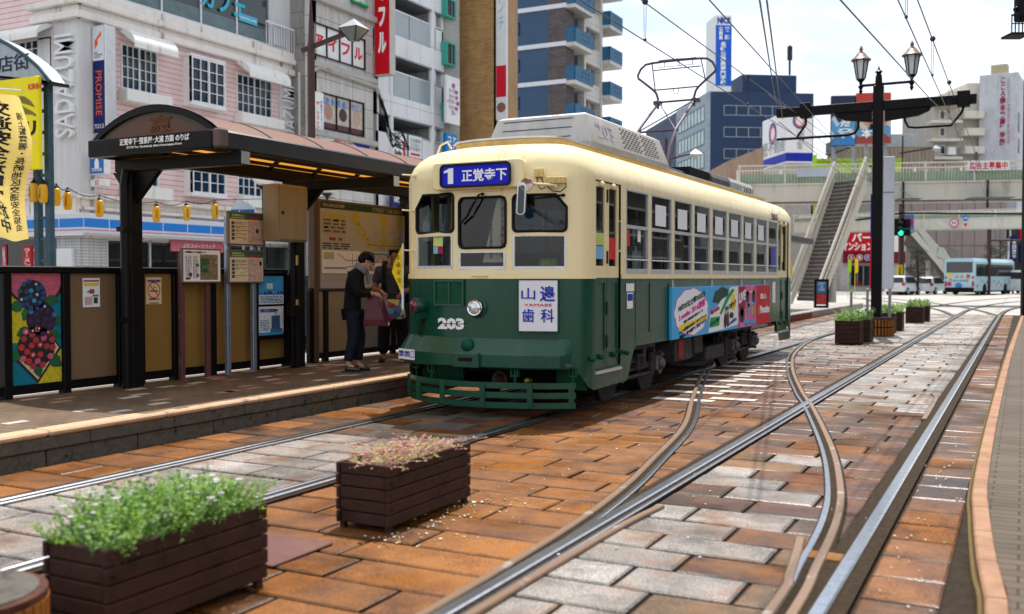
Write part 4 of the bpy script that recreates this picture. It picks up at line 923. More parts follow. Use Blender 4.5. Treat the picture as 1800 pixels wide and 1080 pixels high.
pc.build('printed_figures', TINT, ad, fr=f_); slant('LIVE', .605, .675, .62, .85, LET_W, .03, -.060)
MB().box(X(.815), X(1)-.002, Y2-.001, Y1+.002, z0+.005, z1-.005).build('red_panel', mat('red_print', (.55, .01, .025), .45, var=.08), ad, fr=f_)
text('視聴しよう。', X(.865), X(.945), z0+.64*H_, z0+.78*H_, Y3-.002, LET_W, ad, f_, .012); text('Maromitsu', X(.86), X(.985), z0+.28*H_, z0+.48*H_, Y3-.002, LET_W, ad, f_, .035)
MB().add([(X(.842)+.055*math.cos(i*math.pi/9), Y3-.002, z0+.38*H_+.10*math.sin(i*math.pi/9)) for i in range(18)], [tuple(range(18))]).build('round_mark', LET_O, ad, fr=f_)
hk = MB()
for k in (.02, .35, .66, .95): hk.tube([(X(k)-.04, -.03, z1), (X(k), -.02, z1+.09), (X(k)+.04, -.03, z1)], .006, 5)
hk.build('hook', ALU, ad, fr=f_)
# --- bogies and under gear
def bogie(cy):
 t = MB()
 for sx in (-1, 1):
  x = sx*.86
  t.bbox(x-.05, x+.05, cy-.95, cy+.95, .30, .38, .01)                     # side sill
  t.bbox(x-.06, x+.06, cy-.70, cy+.70, .56, .63, .01)                     # top arch bar
  for dy in (-.32, .32): t.bbox(x-.045, x+.055, cy+dy-.05, cy+dy+.05, .34, .6)
  for dy in (-.68, .68): t.bar((x, cy+dy, .60), (x, cy+dy*1.15, .36), .08, .06)
  t.bbox(x-.05, x+.07, cy-.20, cy+.20, .40, .47, .015)
  t.tube([(x+sx*.06, cy-.95, .24), (x+sx*.06, cy+.95, .24)], .025, 6)
  for dy in (-.5, .5): t.bbox(x+sx*.04, x+sx*.10, cy+dy-.03, cy+dy+.03, .22, .5, .01)
  t.bbox(x-.03, x+.06, cy-.98, cy-.90, .20, .5, .01); t.bbox(x-.03, x+.06, cy+.90, cy+.98, .20, .5, .01)
 t.bbox(-.8, .8, cy-.16, cy+.16, .38, .56); fo = t.build('bogie', UND, tram)
 sp = MB()
 for sx in (-1, 1):
  for dy in (-.13, .13):
   for k in range(5): sp.lathe([(.05, -.012), (.065, 0), (.05, .012)], (sx*.9, cy+dy*0+(dy*.9), .36+k*.042), 10, 'z')
  sp.lathe([(.05, -.03), (.085, -.02), (.085, .02), (.04, .035)], (sx*.93, cy, .50), 12, 'z'); sp.lathe([(.04, .0), (.04, .16)], (sx*.93, cy, .33), 10, 'z')
 sp.build('spring', DKM, fo, True)
 for dy in (-.68, .68):
  wh = MB()
  for sx in (-1, 1): wh.lathe([(.05, -.055), (.30, -.05), (.33, -.045), (.33, .02), (.355, .03), (.355, .05), (.05, .055)] if sx > 0 else [(.05, -.055), (.355, -.05), (.355, -.03), (.33, -.02), (.33, .045), (.30, .05), (.05, .055)], (-sx*0+sx*.75, cy+dy, .335), 24, 'x')
  wh.lathe([(.06, -.75), (.06, .75)], (0, cy+dy, .335), 10, 'x'); wh.build('wheel_set', UND, fo, True)
  ab = MB()
  for sx in (-1, 1):
   ab.bbox(sx*.84, sx*1.00, cy+dy-.11, cy+dy+.11, .25, .46, .025); ab.lathe([(.07, 0), (.075, .02), (.05, .05), (.0, .055)] if sx > 0 else [(.0, -.055), (.05, -.05), (.075, -.02), (.07, 0)], (sx*1.0, cy+dy, .35), 12, 'x')
   ab.ell((sx*1.0, cy+dy+.05, .46), (.03, .03, .03), 8, 5); ab.ell((sx*1.0, cy+dy-.05, .24), (.03, .03, .03), 8, 5)
  ab.build('axle_box', mat('axle_grey', (.115, .105, .115), .5, .3, var=.4, scale=12), fo, True)
bogie(2.38); bogie(7.55)
ue = MB()
ue.bbox(.35, .98, 3.75, 4.5, .30, .62, .02); ue.bbox(.4, .95, 4.75, 5.15, .34, .66, .02); ue.bbox(.30, .96, 5.3, 6.3, .20, .42, .02); ue.tube([(.9, 3.7, .6), (.95, 4.4, .32)], .03, 6); ue.tube([(.9, 3.95, .62), (.95, 4.65, .32)], .02, 6)
ue.tube([(.6, 3.6, .35), (.6, 4.5, .35)], .13, 12); ue.box(-.95, -.3, 3.6, 6.4, .28, .62); ue.build('under_equipment', UND, tram)
MB().box(-.5, .5, 1.0, 9.9, .58, .70).box(-1.05, 1.05, 3.3, 6.6, .62, .66).build('underframe', UNB, tram)
MB().box(.985, .992, 3.85, 4.05, .35, .6).build('warning_plate', mat('dull_red', (.3, .02, .02), .5, var=.4, scale=30), tram)
# --- roof gear: front air conditioner
def hood(mb, x0, x1, y0, y1, z0, z1, tx, ty0, ty1):
 b = [(x0, y0, z0), (x1, y0, z0), (x1, y1, z0), (x0, y1, z0)]; m_ = [(x0, y0, z0+.06), (x1, y0, z0+.06), (x1, y1, z0+.06), (x0, y1, z0+.06)]; t_ = [(x0+tx, y0+ty0, z1-.03), (x1-tx, y0+ty0, z1-.03), (x1-tx, y1-ty1, z1-.03), (x0+tx, y1-ty1, z1-.03)]
 u = [(x0+tx+.05, y0+ty0+.06, z1), (x1-tx-.05, y0+ty0+.06, z1), (x1-tx-.05, y1-ty1-.06, z1), (x0+tx+.05, y1-ty1-.06, z1)]
 return mb.loft([b, m_, t_, u], True, True)
ac_ = hood(MB(), -.69, .69, 1.45, 4.30, 2.985, 3.41, .10, .10, .12)
aco = ac_.build('air_conditioner', mat('hood_grey', (.50, .485, .47), .55, var=.16, scale=1.8, streak=True), tram, True, sharp=20)
MB().box(-.695, .695, 1.445, 4.305, 2.978, 3.045).build('hood_skirt', mat('hood_skirt', (.34, .335, .33), .5, .3, var=.2), aco)
gr = MB()                                                # louvre slots lie on the sloping flank
for row in range(9):
 for c_ in range(11):
  k = row/8; z = 3.09+.24*k; xx = .69-.10*((z-3.045)/.335)+.003; y = 2.55+c_*.118+(.07 if c_ > 5 else 0)+.06*(row % 2)
  gr.add([(xx, y, z), (xx, y+.075, z), (xx-.005, y+.075, z+.014), (xx-.005, y, z+.014)], [(0, 1, 2, 3)])
gr.build('louvre_slot', UNB, aco)
sm_ = MB()
for z in (3.12, 3.23, 3.34): sm_.box(-.5, .42, 1.45+.10*(z-3.045)/.335-.006, 1.47+.10*(z-3.045)/.335, z, z+.008)
sm_.build('hood_seam', DKM, aco)
lean = Matrix.Rotation(-math.atan2(.10, .335), 4, 'X')
text('203', 1.72, 2.28, -.10, .10, -.004, mat('grey_number', (.36, .36, .40), .5, var=0), aco, Fr((TO.x+.69-.052, TO.y, 3.22), 90), .012, mx_=lean)
# resistor box behind the pantograph
rb = MB(); pr = [(-.55, 2.985), (.55, 2.985), (.55, 3.13), (.50, 3.20), (.35, 3.26), (-.35, 3.26), (-.50, 3.20), (-.55, 3.13)]
rb.prism(pr, 7.0, 8.1); rb.build('resistor_box', mat('dark_hood', (.085, .085, .082), .6, var=.3, scale=6), tram)
rb2 = MB(); rb2.prism([(x*1.04, z+(.015 if z > 3 else 0)) for x, z in pr], 8.1, 9.75); r2o = rb2.build('resistor_box', mat('silver_hood', (.40, .40, .40), .35, .4, var=.25, scale=4), tram)
MB().box(-.5, .5, 5.9, 7.0, 2.985, 3.20).build('hood_recess', UNB, tram)
text('203', 8.95, 9.55, 3.03, 3.13, -.576, BLK, r2o, Fr((TO.x, TO.y, 0), 90), .015); MB().box(8.9, 9.6, -.574, -.573, 3.0, 3.16).build('number_patch', WHT, r2o, fr=Fr((TO.x, TO.y, 0), 90))
cb = MB(); cb.bbox(-.4, .45, 4.55, 5.05, 3.02, 3.12); [cb.tube([(x, y, 2.97), (x, y, 3.03)], .03, 8) for x in (-.3, .4) for y in (4.6, 5.0)]; cb.box(-.3, .3, 5.75, 5.95, 2.97, 3.1); cb.build('roof_gear', UND, tram)
# pantograph
PV = mat('panto_metal', (.075, .055, .085), .4, .5, var=.3, scale=20)
pg = MB(); PY = 6.75; BY = 5.2; KY = 5.75; ZK, ZT = 3.76, 4.40
for dy in (-.35, .45): pg.tube([(-.45, BY+dy, 3.08), (.45, BY+dy, 3.08)], .022, 8)
for sx in (-.45, .45): pg.tube([(sx, BY-.4, 3.08), (sx, BY+.5, 3.08)], .025, 8); [pg.tube([(sx, BY+dy, 2.96), (sx, BY+dy, 3.08)], .04, 8) for dy in (-.35, .45)]
pgo = pg.build('pantograph', PV, tram, True)
for sx in (-1, 1):
 MB().tube([(sx*.36, BY, 3.10), (sx*.335, BY+.22, 3.46), (sx*.32, KY, ZK)], [.040, .035, .028], 8).tube([(sx*.30, BY+.3, 3.10), (sx*.30, KY+.05, ZK-.12)], .010, 6).build('lower_arm', PV, pgo, True)
 MB().tube([(sx*.32, KY, ZK), (sx*.31, PY+.05, ZT)], .023, 6).tube([(sx*.32, KY, ZK), (-sx*.31, PY+.05, ZT)], .011, 5).build('upper_arm', PV, pgo, True)
MB().tube([(-.36, KY, ZK), (.36, KY, ZK)], .018, 6).tube([(-.36, BY, 3.10), (.36, BY, 3.10)], .02, 6).tube([(-.33, KY-.3, 3.44), (.33, KY-.3, 3.44)], .012, 6).tube([(-.36, PY+.05, ZT), (.36, PY+.05, ZT)], .018, 6).build('cross_tube', PV, pgo, True)
hd = MB(); o0 = ZT
lft = [(-.31, PY, o0-.12), (-.31, PY, o0+.04), (-.34, PY, o0+.14), (-.39, PY, o0+.20), (-.56, PY, o0+.34), (-.66, PY, o0+.42), (-.67, PY, o0+.47), (-.62, PY, o0+.57), (-.53, PY, o0+.64), (-.42, PY, o0+.655)]
rgt = [(-x, y, z) for x, y, z in lft]
hd.tube(lft+[(0, PY, o0+.665)]+rgt[::-1], .020, 8)
hd.tube([(-.39, PY, o0+.20), (.39, PY, o0+.20)], .012, 6).tube([(-.42, PY, o0+.655), (-.36, PY, o0+.18)][::1], .010, 6).tube([(.42, PY, o0+.655), (.50, PY, o0+.29)], .010, 6).tube([(-.39, PY, o0+.53), (.42, PY, o0+.53)], .010, 6)
hd.bbox(-.30, .34, PY-.03, PY+.03, o0+.645, o0+.69, .01)
for x in (-.2, .05, .28): hd.tube([(x, PY, o0+.65), (x, PY, o0+.57)], .006, 5)
hd.tube([(-.32, PY, o0+.57), (.34, PY, o0+.57)], .005, 5).tube([(-.05, PY, o0+.19), (-.03, PY, o0+.11), (.03, PY, o0+.11), (.05, PY, o0+.19)], .006, 5)
for sx in (-.33, .33): hd.bbox(sx-.06, sx+.06, PY-.03, PY+.11, o0-.05, o0+.02, .01)
hd.build('collector_bow', PV, pgo, True)
# ------------------------------------------------------------------ TRAM STOP: shelter, fence, boards
PX_ = -8.62
SB = mat('shelter_black', (.007, .006, .006), .4, var=.25, scale=5); SG = mat('fascia_grey', (.03, .03, .034), .4, var=.2)
RFM = translucent('roof_sheet', (.27, .155, .132), (.80, .34, .035), .42)
SY0, SY1 = 7.45, 14.6; XL, XR = -8.80, -7.12
sh0 = Fr((PX_, 7.75, PZ)); shw = Fr((0, 0, 0))
shelter = G('tram_shelter', 'black steel tram shelter with a barrel roof and lettered arched end beside the tram', 'shelter', sh0)
def arch(x0, x1, z0, rise, n=16): return [(x0+(x1-x0)*i/n, z0+rise*math.sin(math.pi*i/n)**.82 if 0 < i < n else z0) for i in range(n+1)]
ao = arch(XL+.03, XR-.03, 2.90, .285)
m_ = MB(); ai = [(x, z-.012) for x, z in ao]
vs = [(x, SY0+.06, z) for x, z in ao]+[(x, SY1, z) for x, z in ao]; n = len(ao); m_.add(vs, [(i, i+1, n+i+1, n+i) for i in range(n-1)]); m_.build('roof_sheet', RFM, shelter, True, fr=shw)
rb_ = MB(); y = SY0+.05
while y < SY1:
 ribs = [(x, z+.006) for x, z in ao]; lo_ = [(x, z-.05) for x, z in ao]
 rb_.loft([[(a[0], y, a[1]) for a in ribs]+[(b[0], y, b[1]) for b in lo_[::-1]], [(a[0], y+.035, a[1]) for a in ribs]+[(b[0], y+.035, b[1]) for b in lo_[::-1]]], True, True); y += .885
rb_.build('rafter', SB, shelter, fr=shw)
for i, k in enumerate((.2, .45)):
 x = XL+(XR-XL)*k; MB().box(x-.02, x+.02, SY0+.1, SY1, 2.86, 2.90).build('purlin', SB, shelter, fr=shw)
MB().bbox(XR-.03, XR+.06, SY0-.02, SY1, 2.735, 2.925, .02).build('eaves_beam', SG, shelter, True, fr=shw); MB().bbox(XL-.06, XL+.03, SY0-.02, SY1, 2.735, 2.925, .02).build('eaves_beam', SB, shelter, fr=shw)
# arched end with a smoked panel
g0 = MB(); out = arch(XL-.03, XR+.03, 2.92, .31); inn_ = arch(XL+.06, XR-.06, 2.92, .235)
g0.loft([[(x, SY0-.02, z) for x, z in out], [(x, SY0-.02, z) for x, z in inn_], [(x, SY0+.05, z) for x, z in inn_], [(x, SY0+.05, z) for x, z in out]], False, False); g0.build('end_arch', SB, shelter, fr=shw)
MB().add([(x, SY0+.01, z) for x, z in inn_], [tuple(range(len(inn_)))]).build('end_panel', translucent('smoked_panel', (.035, .022, .018), (.35, .2, .08), .25), shelter, fr=shw)
text('京', -8.02, -7.70, 2.94, 3.12, SY0+.006, mat('faint_brown', (.10, .04, .02), .5), shelter, shw, .03)
eb = MB().bbox(XL-.07, XR+.0, SY0-.05, SY0+.06, 2.735, 2.915, .012).build('end_beam', SB, shelter, fr=shw)
a_ = onY(211, 255, SY0-.05); b_ = onY(333, 252, SY0-.05)
text('正覚寺下･蛍茶屋･大浦 方面 のりば', a_.x, b_.x, 2.828, 2.898, SY0-.052, LET_W, eb, shw, .016); text('STOP For Shokakuji shita-Hotarujaya-Oura', a_.x+.10, b_.x-.10, 2.785, 2.815, SY0-.052, LET_W, eb, shw, .004)
MB().bbox(XR-.10, XR+.10, SY0-.03, SY0+.10, 2.74, 2.935, .02).build('corner_cap', mat('cap_brown', (.12, .08, .075), .4), shelter, fr=shw)
for yb, xe in ((7.75, -7.0), (10.5, -7.02), (13.3, -7.02)):
 b = MB(); b.bbox(XL+.0, xe, yb-.06, yb+.06, 2.60, 2.735); b.prism([(PX_+.08, 2.60), (PX_+.45, 2.60), (PX_+.08, 2.25)], yb-.03, yb+.03); b.prism([(PX_-.08, 2.60), (PX_-.24, 2.60), (PX_-.08, 2.40)], yb-.03, yb+.03); bo_ = b.build('cantilever_beam', SB, shelter, fr=shw)
 MB().box(xe, xe+.008, yb-.058, yb+.058, 2.605, 2.73).build('end_plate', GRYM, bo_, fr=shw)
for yb in (7.75, 10.5, 13.3):
 c = MB(); c.bbox(PX_-.07, PX_+.09, yb-.08, yb+.08, PZ-.02, 2.62, .012); c.tube([(PX_+.07, yb-.15, PZ), (PX_+.07, yb-.15, 2.45), (PX_+.05, yb-.1, 2.6)], .05, 10); c.box(PX_+.02, PX_+.13, yb-.22, yb-.06, .98, 1.03); c.box(PX_+.02, PX_+.13, yb-.22, yb-.06, 1.95, 2.0)
 c.build('column', SB, shelter, True, fr=shw)
# orange glowing underside comes from sun through the sheet; diagonal struts
# fence behind the platform
FX = -8.80; FF = Fr((FX, 5.0, PZ), 90)
fence = G('platform_fence', 'low black framed fence with tan panels along the back of the tram platform', 'fence', FF)
ffz = Fr((FX, 0, 0), 90)
def fpanel(x0, y0, x1, y1): return ffz.r(x0, y0, x1, y1)
TAN1 = mat('tan_panel', (.20, .125, .066), .45, var=.10, scale=1.2); TAN2 = mat('golden_panel', (.27, .155, .042), .45, var=.12, scale=1.2); TANG = mat('pale_panel', (.33, .26, .16), .4, var=.12)
zb, zt = .40, 1.60
zt = ffz.uv(60, 468)[1]
us = [ffz.uv(p, 500)[0] for p in (-60, 8, 112, 208, 244, 305, 371, 447, 502)]
frm = MB(); frm.bbox(us[0]-.6, us[-1], -.05, .05, zt-.07, zt, .01); 
zbot = .355
frm.box(us[0]-.6, us[-1], -.04, .04, zbot-.05, zbot+.04)
for u in us: frm.bbox(u-.045, u+.045, -.05, .05, PZ-.02, zt-.07, .008)
frm.build('fence_frame', SB, fence, fr=ffz)
for i in range(2, len(us)-1):
 if i == 3: continue
 MB().box(us[i]+.045, us[i+1]-.045, -.006, .006, zbot+.04, zt-.07).build('fence_panel', TAN1 if i == 2 else TAN2, fence, fr=ffz)
MB().box(us[3]+.045, us[4]-.045, -.006, .006, zbot+.04, zt-.07).build('fence_panel', SB, fence, fr=ffz)
# hydrangea mural: leaded picture panel of flat coloured pieces
mu0, mu1 = us[1]+.045, us[2]-.045; mz0, mz1 = zbot+.04, zt-.07; MW, MH = mu1-mu0, mz1-mz0
mu = MB().box(mu0, mu1, -.006, .006, mz0, mz1).build('flower_mural', mat('mural_teal', (.01, .18, .25), .4, var=.05), fence, fr=ffz)
U = lambda k: mu0+MW*k; V = lambda k: mz0+MH*k
pc = MB()
def pp(c, pts, y): pc.cc = c; pc.add([(U(x), y, V(z)) for x, z in pts], [tuple(range(len(pts)))])
Y_ = (.62, .50, .01); 
pp(Y_, [(0, .38), (.40, .38), (.40, .9), (0, .86)], -.008); pp(Y_, [(.5, 0), (1, 0), (1, .28), (.98, .32)], -.008)
pp((.02, .012, .012), [(.52, -.0), (1.0, .31), (.52, .60), (.06, .24)], -.0085); pp((.68, .52, .33), [(.52, .035), (.95, .315), (.52, .57), (.11, .25)], -.009)
ci = [(.5+.56*math.cos(math.pi+math.pi*i/16), 1.0+.28*math.sin(math.pi+math.pi*i/16)) for i in range(17)]; ci = [(min(1, max(0, x)), z) for x, z in ci]
pp((.02, .012, .012), [(min(1, max(0, .5+(x-.5)*1.1)), 1+(z-1)*1.09) for x, z in ci], -.009); pp((.52, .10, .16), ci, -.0095)
def leaf(cx, cz, ang, L, c):
 ca, sa = math.cos(R(ang)), math.sin(R(ang)); o_ = []
 for i in range(9): t = i/8; o_.append((t*L, .32*L*math.sin(math.pi*t)*(1.08 if i % 2 else .92)))
 for i in range(7, 0, -1): t = i/8; o_.append((t*L, -.32*L*math.sin(math.pi*t)*(1.08 if i % 2 else .92)))
 pp(c, [(cx+x*ca-z*sa, cz+(x*sa+z*ca)*MW/MH) for x, z in o_], -.0115)
for a in ((.30, .72, 190, .32), (.66, .76, -5, .30), (.38, .70, 240, .28), (.72, .56, 5, .32), (.40, .50, 200, .30), (.70, .46, -20, .3), (.28, .32, 210, .32), (.72, .26, -40, .36), (.5, .2, -80, .28)): leaf(*a, random.choice([(.008, .10, .03), (.01, .14, .035)]))
def bloom(cx, cz, r, c, c2):
 rr_ = random.Random(int(cx*100+cz*1000)); pts = []
 pp((.012, .008, .012), [(cx+r*1.02*math.cos(i*math.pi/10), cz+r*.98*MW/MH*math.sin(i*math.pi/10)) for i in range(20)], -.0125)
 for _ in range(400):
  x, z = rr_.uniform(-1, 1), rr_.uniform(-1, 1)
  if x*x+z*z > .9 or any((x-a)**2+(z-b)**2 < .105 for a, b in pts): continue
  pts.append((x, z))
 for x, z in pts:
  k = .155*r/.28*1.0; cc = c2 if rr_.random() < .13 else tuple(v*rr_.uniform(.8, 1.25) for v in c)
  for q in range(1): pp(cc, [(cx+x*r+.165*r*math.cos(i*math.pi/4+.4)*1.05, cz+(z*r+.155*r*math.sin(i*math.pi/4+.4))*MW/MH) for i in range(8)], -.0135)
 for x, z in pts[::7]: pp((.75, .7, .5), [(cx+x*r+.035*math.cos(i*math.pi/3)*.6, cz+(z*r+.035*.6*math.sin(i*math.pi/3))*MW/MH) for i in range(6)], -.0145)
bloom(.43, .80, .27, (.012, .07, .20), (.03, .28, .42)); bloom(.60, .585, .29, (.05, .01, .10), (.05, .16, .42)); bloom(.50, .335, .36, (.45, .03, .035), (.55, .10, .16))
pc.build('picture_pieces', TINT, mu, fr=ffz)
def plate(name, x0, y0, x1, y1, m, label, cat, off=-.012, th=.004, fr=None, group=None):
 """a flat plate measured on the photograph and hung on a plane; returns (thing, frame, u0,u1,z0,z1)"""
 fr = fr or ffz; u0, u1, z0, z1 = fr.r(x0, y0, x1, y1, off); w = fr.m @ Vector((u0, off, z0)); f2 = Fr(w, math.degrees(fr.a)); W_, H_ = u1-u0, z1-z0
 t = G(name, label, cat, f2, group); MB().box(0, W_, 0, th, 0, H_).build('sheet', m, t); return t, f2, W_, H_
def cells(t, f2, W_, H_, items, y=-.0015, name='print'):
 """flat printed blocks: (colour, x0,z0,x1,z1) in fractions"""
 mb = MB()
 for i, (c, a, b, c_, d) in enumerate(items): mb.cc = c; mb.add([(W_*a, y-.0004*(i % 5), H_*b), (W_*c_, y-.0004*(i % 5), H_*b), (W_*c_, y-.0004*(i % 5), H_*d), (W_*a, y-.0004*(i % 5), H_*d)], [(0, 1, 2, 3)])
 return mb.build(name, TINT, t, fr=f2)
def fine_print(rnd, x0, x1, z0, z1, n, c=(.12, .1, .1)):
 out = []
 for i in range(n):
  z = z1-(z1-z0)*(i+.5)/n; h = (z1-z0)/n*.28; x = x0
  while x < x1-.02:
   w = rnd.uniform(.03, .14)*(x1-x0)/.4; out.append((c, x, z-h, min(x1, x+w), z+h)); x += w+.02
 return out
rn = random.Random(3)
t, f2, W_, H_ = plate('notice_poster', 146, 489, 176, 540, PAPER, 'white notice with a yellow heading stuck on the tan fence panel', 'notice')
cells(t, f2, W_, H_, [((.7, .65, .05), .05, .72, .92, .84), ((.5, .03, .04), .04, .87, .94, .93), ((.10, .10, .35), .25, .50, .62, .56), ((.35, .08, .05), .38, .46, .66, .62), ((.08, .2, .12), .55, .36, .9, .42), ((.04, .04, .05), .62, .12, .86, .33)]+fine_print(rn, .1, .55, .08, .36, 7, (.4, .1, .1)))
t, f2, W_, H_ = plate('no_smoking_sign', 257, 488, 284, 535, mat('cream_card', (.72, .60, .36), .5, var=.05), 'cream no smoking sign with a red barred circle on a golden panel', 'sign')
rg_ = MB(); cx, cz, r0 = W_*.5, H_*.52, W_*.42
rg_.loft([[(cx+r*math.cos(i*math.pi/14), -.002, cz+r*math.sin(i*math.pi/14)) for i in range(28)] for r in (r0, r0*.86)], True, False); rg_.add([(cx-r0*.66, -.0022, cz+r0*.56), (cx-r0*.56, -.0022, cz+r0*.66), (cx+r0*.66, -.0022, cz-r0*.56), (cx+r0*.56, -.0022, cz-r0*.66)], [(0, 1, 2, 3)]); rg_.build('barred_circle', LET_R, t, fr=f2)
MB().box(W_*.24, W_*.78, -.0018, 0, H_*.47, H_*.515).box(W_*.5, W_*.52, -.0018, 0, H_*.55, H_*.68).box(W_*.5, W_*.68, -.0018, 0, H_*.62, H_*.635).build('cigarette', LET_K, t, fr=f2)
text('停留場内禁煙', W_*.08, W_*.92, H_*.82, H_*.92, -.002, LET_B, t, f2, .01); text('ご協力お願いします', W_*.14, W_*.86, H_*.16, H_*.23, -.002, LET_B, t, f2, .0); text('長崎電気軌道株式会社', W_*.2, W_*.8, H_*.03, H_*.06, -.002, LET_K, t, f2, .0)
# boards on posts
BF = Fr((PX_+.02, 0, 0), 90)
BRNP = mat('brown_post', (.11, .045, .045), .5, var=.35, scale=7, dirt=(.2, .14, .13)); GRYP = mat('steel_post', (.25, .29, .37), .4, .5, var=.25, scale=9); BFR = mat('board_frame', (.16, .12, .10), .45, .2)
def posted(label, boards, posts, pm, pbase):
 t = G('notice_board', label, 'notice board', Fr((PX_+.02, BF.uv(boards[0][0], 500)[0], PZ), 90), None); out = []
 for px in posts: u = BF.uv(px, 600)[0]; MB().bbox(u-.032, u+.032, .03, .085, PZ-.01, BF.uv(boards[0][0], boards[0][1])[1]-.05, .006).build('post', pm, t, fr=BF)
 for b in boards:
  u0, u1, z0, z1 = BF.r(*b); o_ = MB().bbox(u0, u1, -.012, .03, z0, z1, .006).build('board', BFR, t, fr=BF); w = BF.m @ Vector((u0+.02, -.013, z0+.02)); out.append((o_, Fr(w, 90), u1-u0-.04, z1-z0-.04))
 return t, out
t, bs = posted('white framed street map board on two scratched brown posts', [(319, 437, 388, 498)], (326, 371), BRNP, 665)
o_, f2, W_, H_ = bs[0]; MB().box(0, W_, 0, .001, 0, H_).build('sheet', PAPER, o_, fr=f2)
it = [((.22, .16, .09), .44, .05, .93, .86), ((.03, .12, .05), .45, .28, .68, .74)]
for i in range(70): x, z = rn.uniform(.45, .9), rn.uniform(.06, .82); it.append((rn.choice([(.35, .27, .16), (.42, .34, .22), (.12, .14, .07), (.28, .2, .1)]), x, z, min(.93, x+rn.uniform(.01, .08)), z+rn.uniform(.006, .04)))
it += fine_print(rn, .05, .21, .1, .82, 16)+fine_print(rn, .25, .40, .1, .82, 16)+[((.03, .03, .04), .33, .48, .41, .55), ((.03, .03, .06), .14, .16, .22, .28), ((.08, .14, .3), .34, .14, .41, .24), ((.05, .05, .06), .05, .06, .17, .12)]
cells(o_, f2, W_, H_, it); text('長崎駅前 おすすめ観光コース', .05*W_, .6*W_, .90*H_, .96*H_, -.003, LET_K, o_, f2, .0)
t, bs = posted('pair of green headed timetable boards, one above the other, on grey posts', [(400.5, 373, 463, 432), (401, 439.5, 463, 498)], (407, 452), GRYP, 655)
for o_, f2, W_, H_ in bs:
 MB().box(0, W_, 0, .001, 0, H_).build('sheet', mat('cream_sheet', (.66, .56, .42), .5, var=.03), o_, fr=f2)
 it = [((.02, .14, .03), 0, .80, .52, 1), ((.02, .10, .03), .52, .80, 1, 1), ((.02, .06, .16), .56, .905, .88, .98), ((.35, .02, .03), .56, .82, .88, .90), ((.56, .40, .36), .53, .02, .98, .77)]
 for i in range(5): z = .62-.125*i; it += [((.06, .06, .09), .05, z, .14, z+.095), ((.75, .66, .45), .15, z, .50, z+.10), ((.35, .26, .08), .16, z+.055, .5, z+.085)]+fine_print(rn, .17, .48, z, z+.05, 2)
 it += fine_print(rn, .56, .76, .32, .72, 11, (.25, .06, .08))+fine_print(rn, .56, .92, .04, .24, 6, (.25, .06, .08))+[((.05, .04, .05), .78, .55, .85, .66), ((.09, .06, .05), .88, .54, .95, .67), ((.04, .04, .05), .78, .37, .85, .5), ((.07, .05, .06), .88, .38, .95, .51), ((.35, .05, .07), .55, .27, .96, .295)]
 cells(o_, f2, W_, H_, it); text('長崎駅前 26', .05*W_, .40*W_, .89*H_, .96*H_, -.004, mat('pale_letters', (.6, .62, .4), .5, var=0), o_, f2, .0); text('NAGASAKI EKI-MAE', .05*W_, .42*W_, .83*H_, .87*H_, -.004, MATS['pale_letters'], o_, f2, .0)
# control cabinet on the second column
CF = Fr((PX_+.34, 0, 0), 90); u0, u1, z0, z1 = CF.r(490, 326, 541, 425)
cbm = mat('cabinet_beige', (.27, .22, .14), .5, var=.15, scale=2.5, streak=True)
t = G('control_cabinet', 'beige metal control cabinet hung high under the shelter roof', 'cabinet', Fr((PX_+.34, u0, z0), 90)); MB().bbox(u0, u1, 0, .26, z0, z1, .012).build('case', cbm, t, fr=CF)
MB().bbox(u0+.02, u1-.015, -.014, .001, z0+.02, z1-.02, .005).build('cabinet_door', cbm, t, fr=CF); MB().lathe([(.0, -.03), (.022, -.028), (.024, -.012)], (u0+.06, 0, (z0+z1)/2), 10, 'y').build('lock', DKM, t, fr=CF)
# dark cabinet with two blue posters between the column and the timetable
DF = Fr((PX_-.02, 0, 0), 90); u0, u1, z0, z1 = DF.r(454, 478, 504, 596)
t = G('poster_panel', 'black panel with two blue recruitment posters behind the timetable posts', 'poster panel', Fr((PX_-.02, u0, PZ), 90)); MB().bbox(u0, u1, 0, .06, z0, z1, .01).build('panel', SB, t, fr=DF)
for (x0, y0, x1, y1) in ((455, 486, 498, 535), (455, 539, 498, 589)):
 a, b, c, d = DF.r(x0, y0, x1, y1); w = DF.m @ Vector((a, -.003, c)); f2 = Fr(w, 90); MB().box(0, b-a, 0, .003, 0, d-c).build('poster', mat('poster_blue', (.05, .30, .60), .4, var=.25, scale=6), t, fr=f2); q = t
 W_, H_ = b-a, d-c
 if y0 < 500: cells(t, f2, W_, H_, [((.62, .72, .82), 0, 0, 1, .33), ((.4, .6, .78), .05, .36, .95, .46), ((.5, .66, .8), .3, .55, .55, .75)]+fine_print(rn, .05, .95, .03, .3, 5, (.05, .2, .45))); text('中途運転士募集', .03*W_, .97*W_, .36*H_, .47*H_, -.005, LET_B, t, f2, .01)
 else: 
  cells(t, f2, W_, H_, [((.66, .74, .82), 0, .1, 1, 1), ((.03, .10, .22), .5, .18, .85, .68), ((.55, .40, .32), .62, .72, .74, .84), ((.02, .03, .06), .60, .82, .76, .90), ((.05, .15, .3), .45, .1, .95, .22)]+fine_print(rn, .04, .42, .15, .55, 7, (.1, .2, .4))); text('合電正社員募集', .02*W_, .62*W_, .80*H_, .93*H_, -.005, LET_B, t, f2, .01)
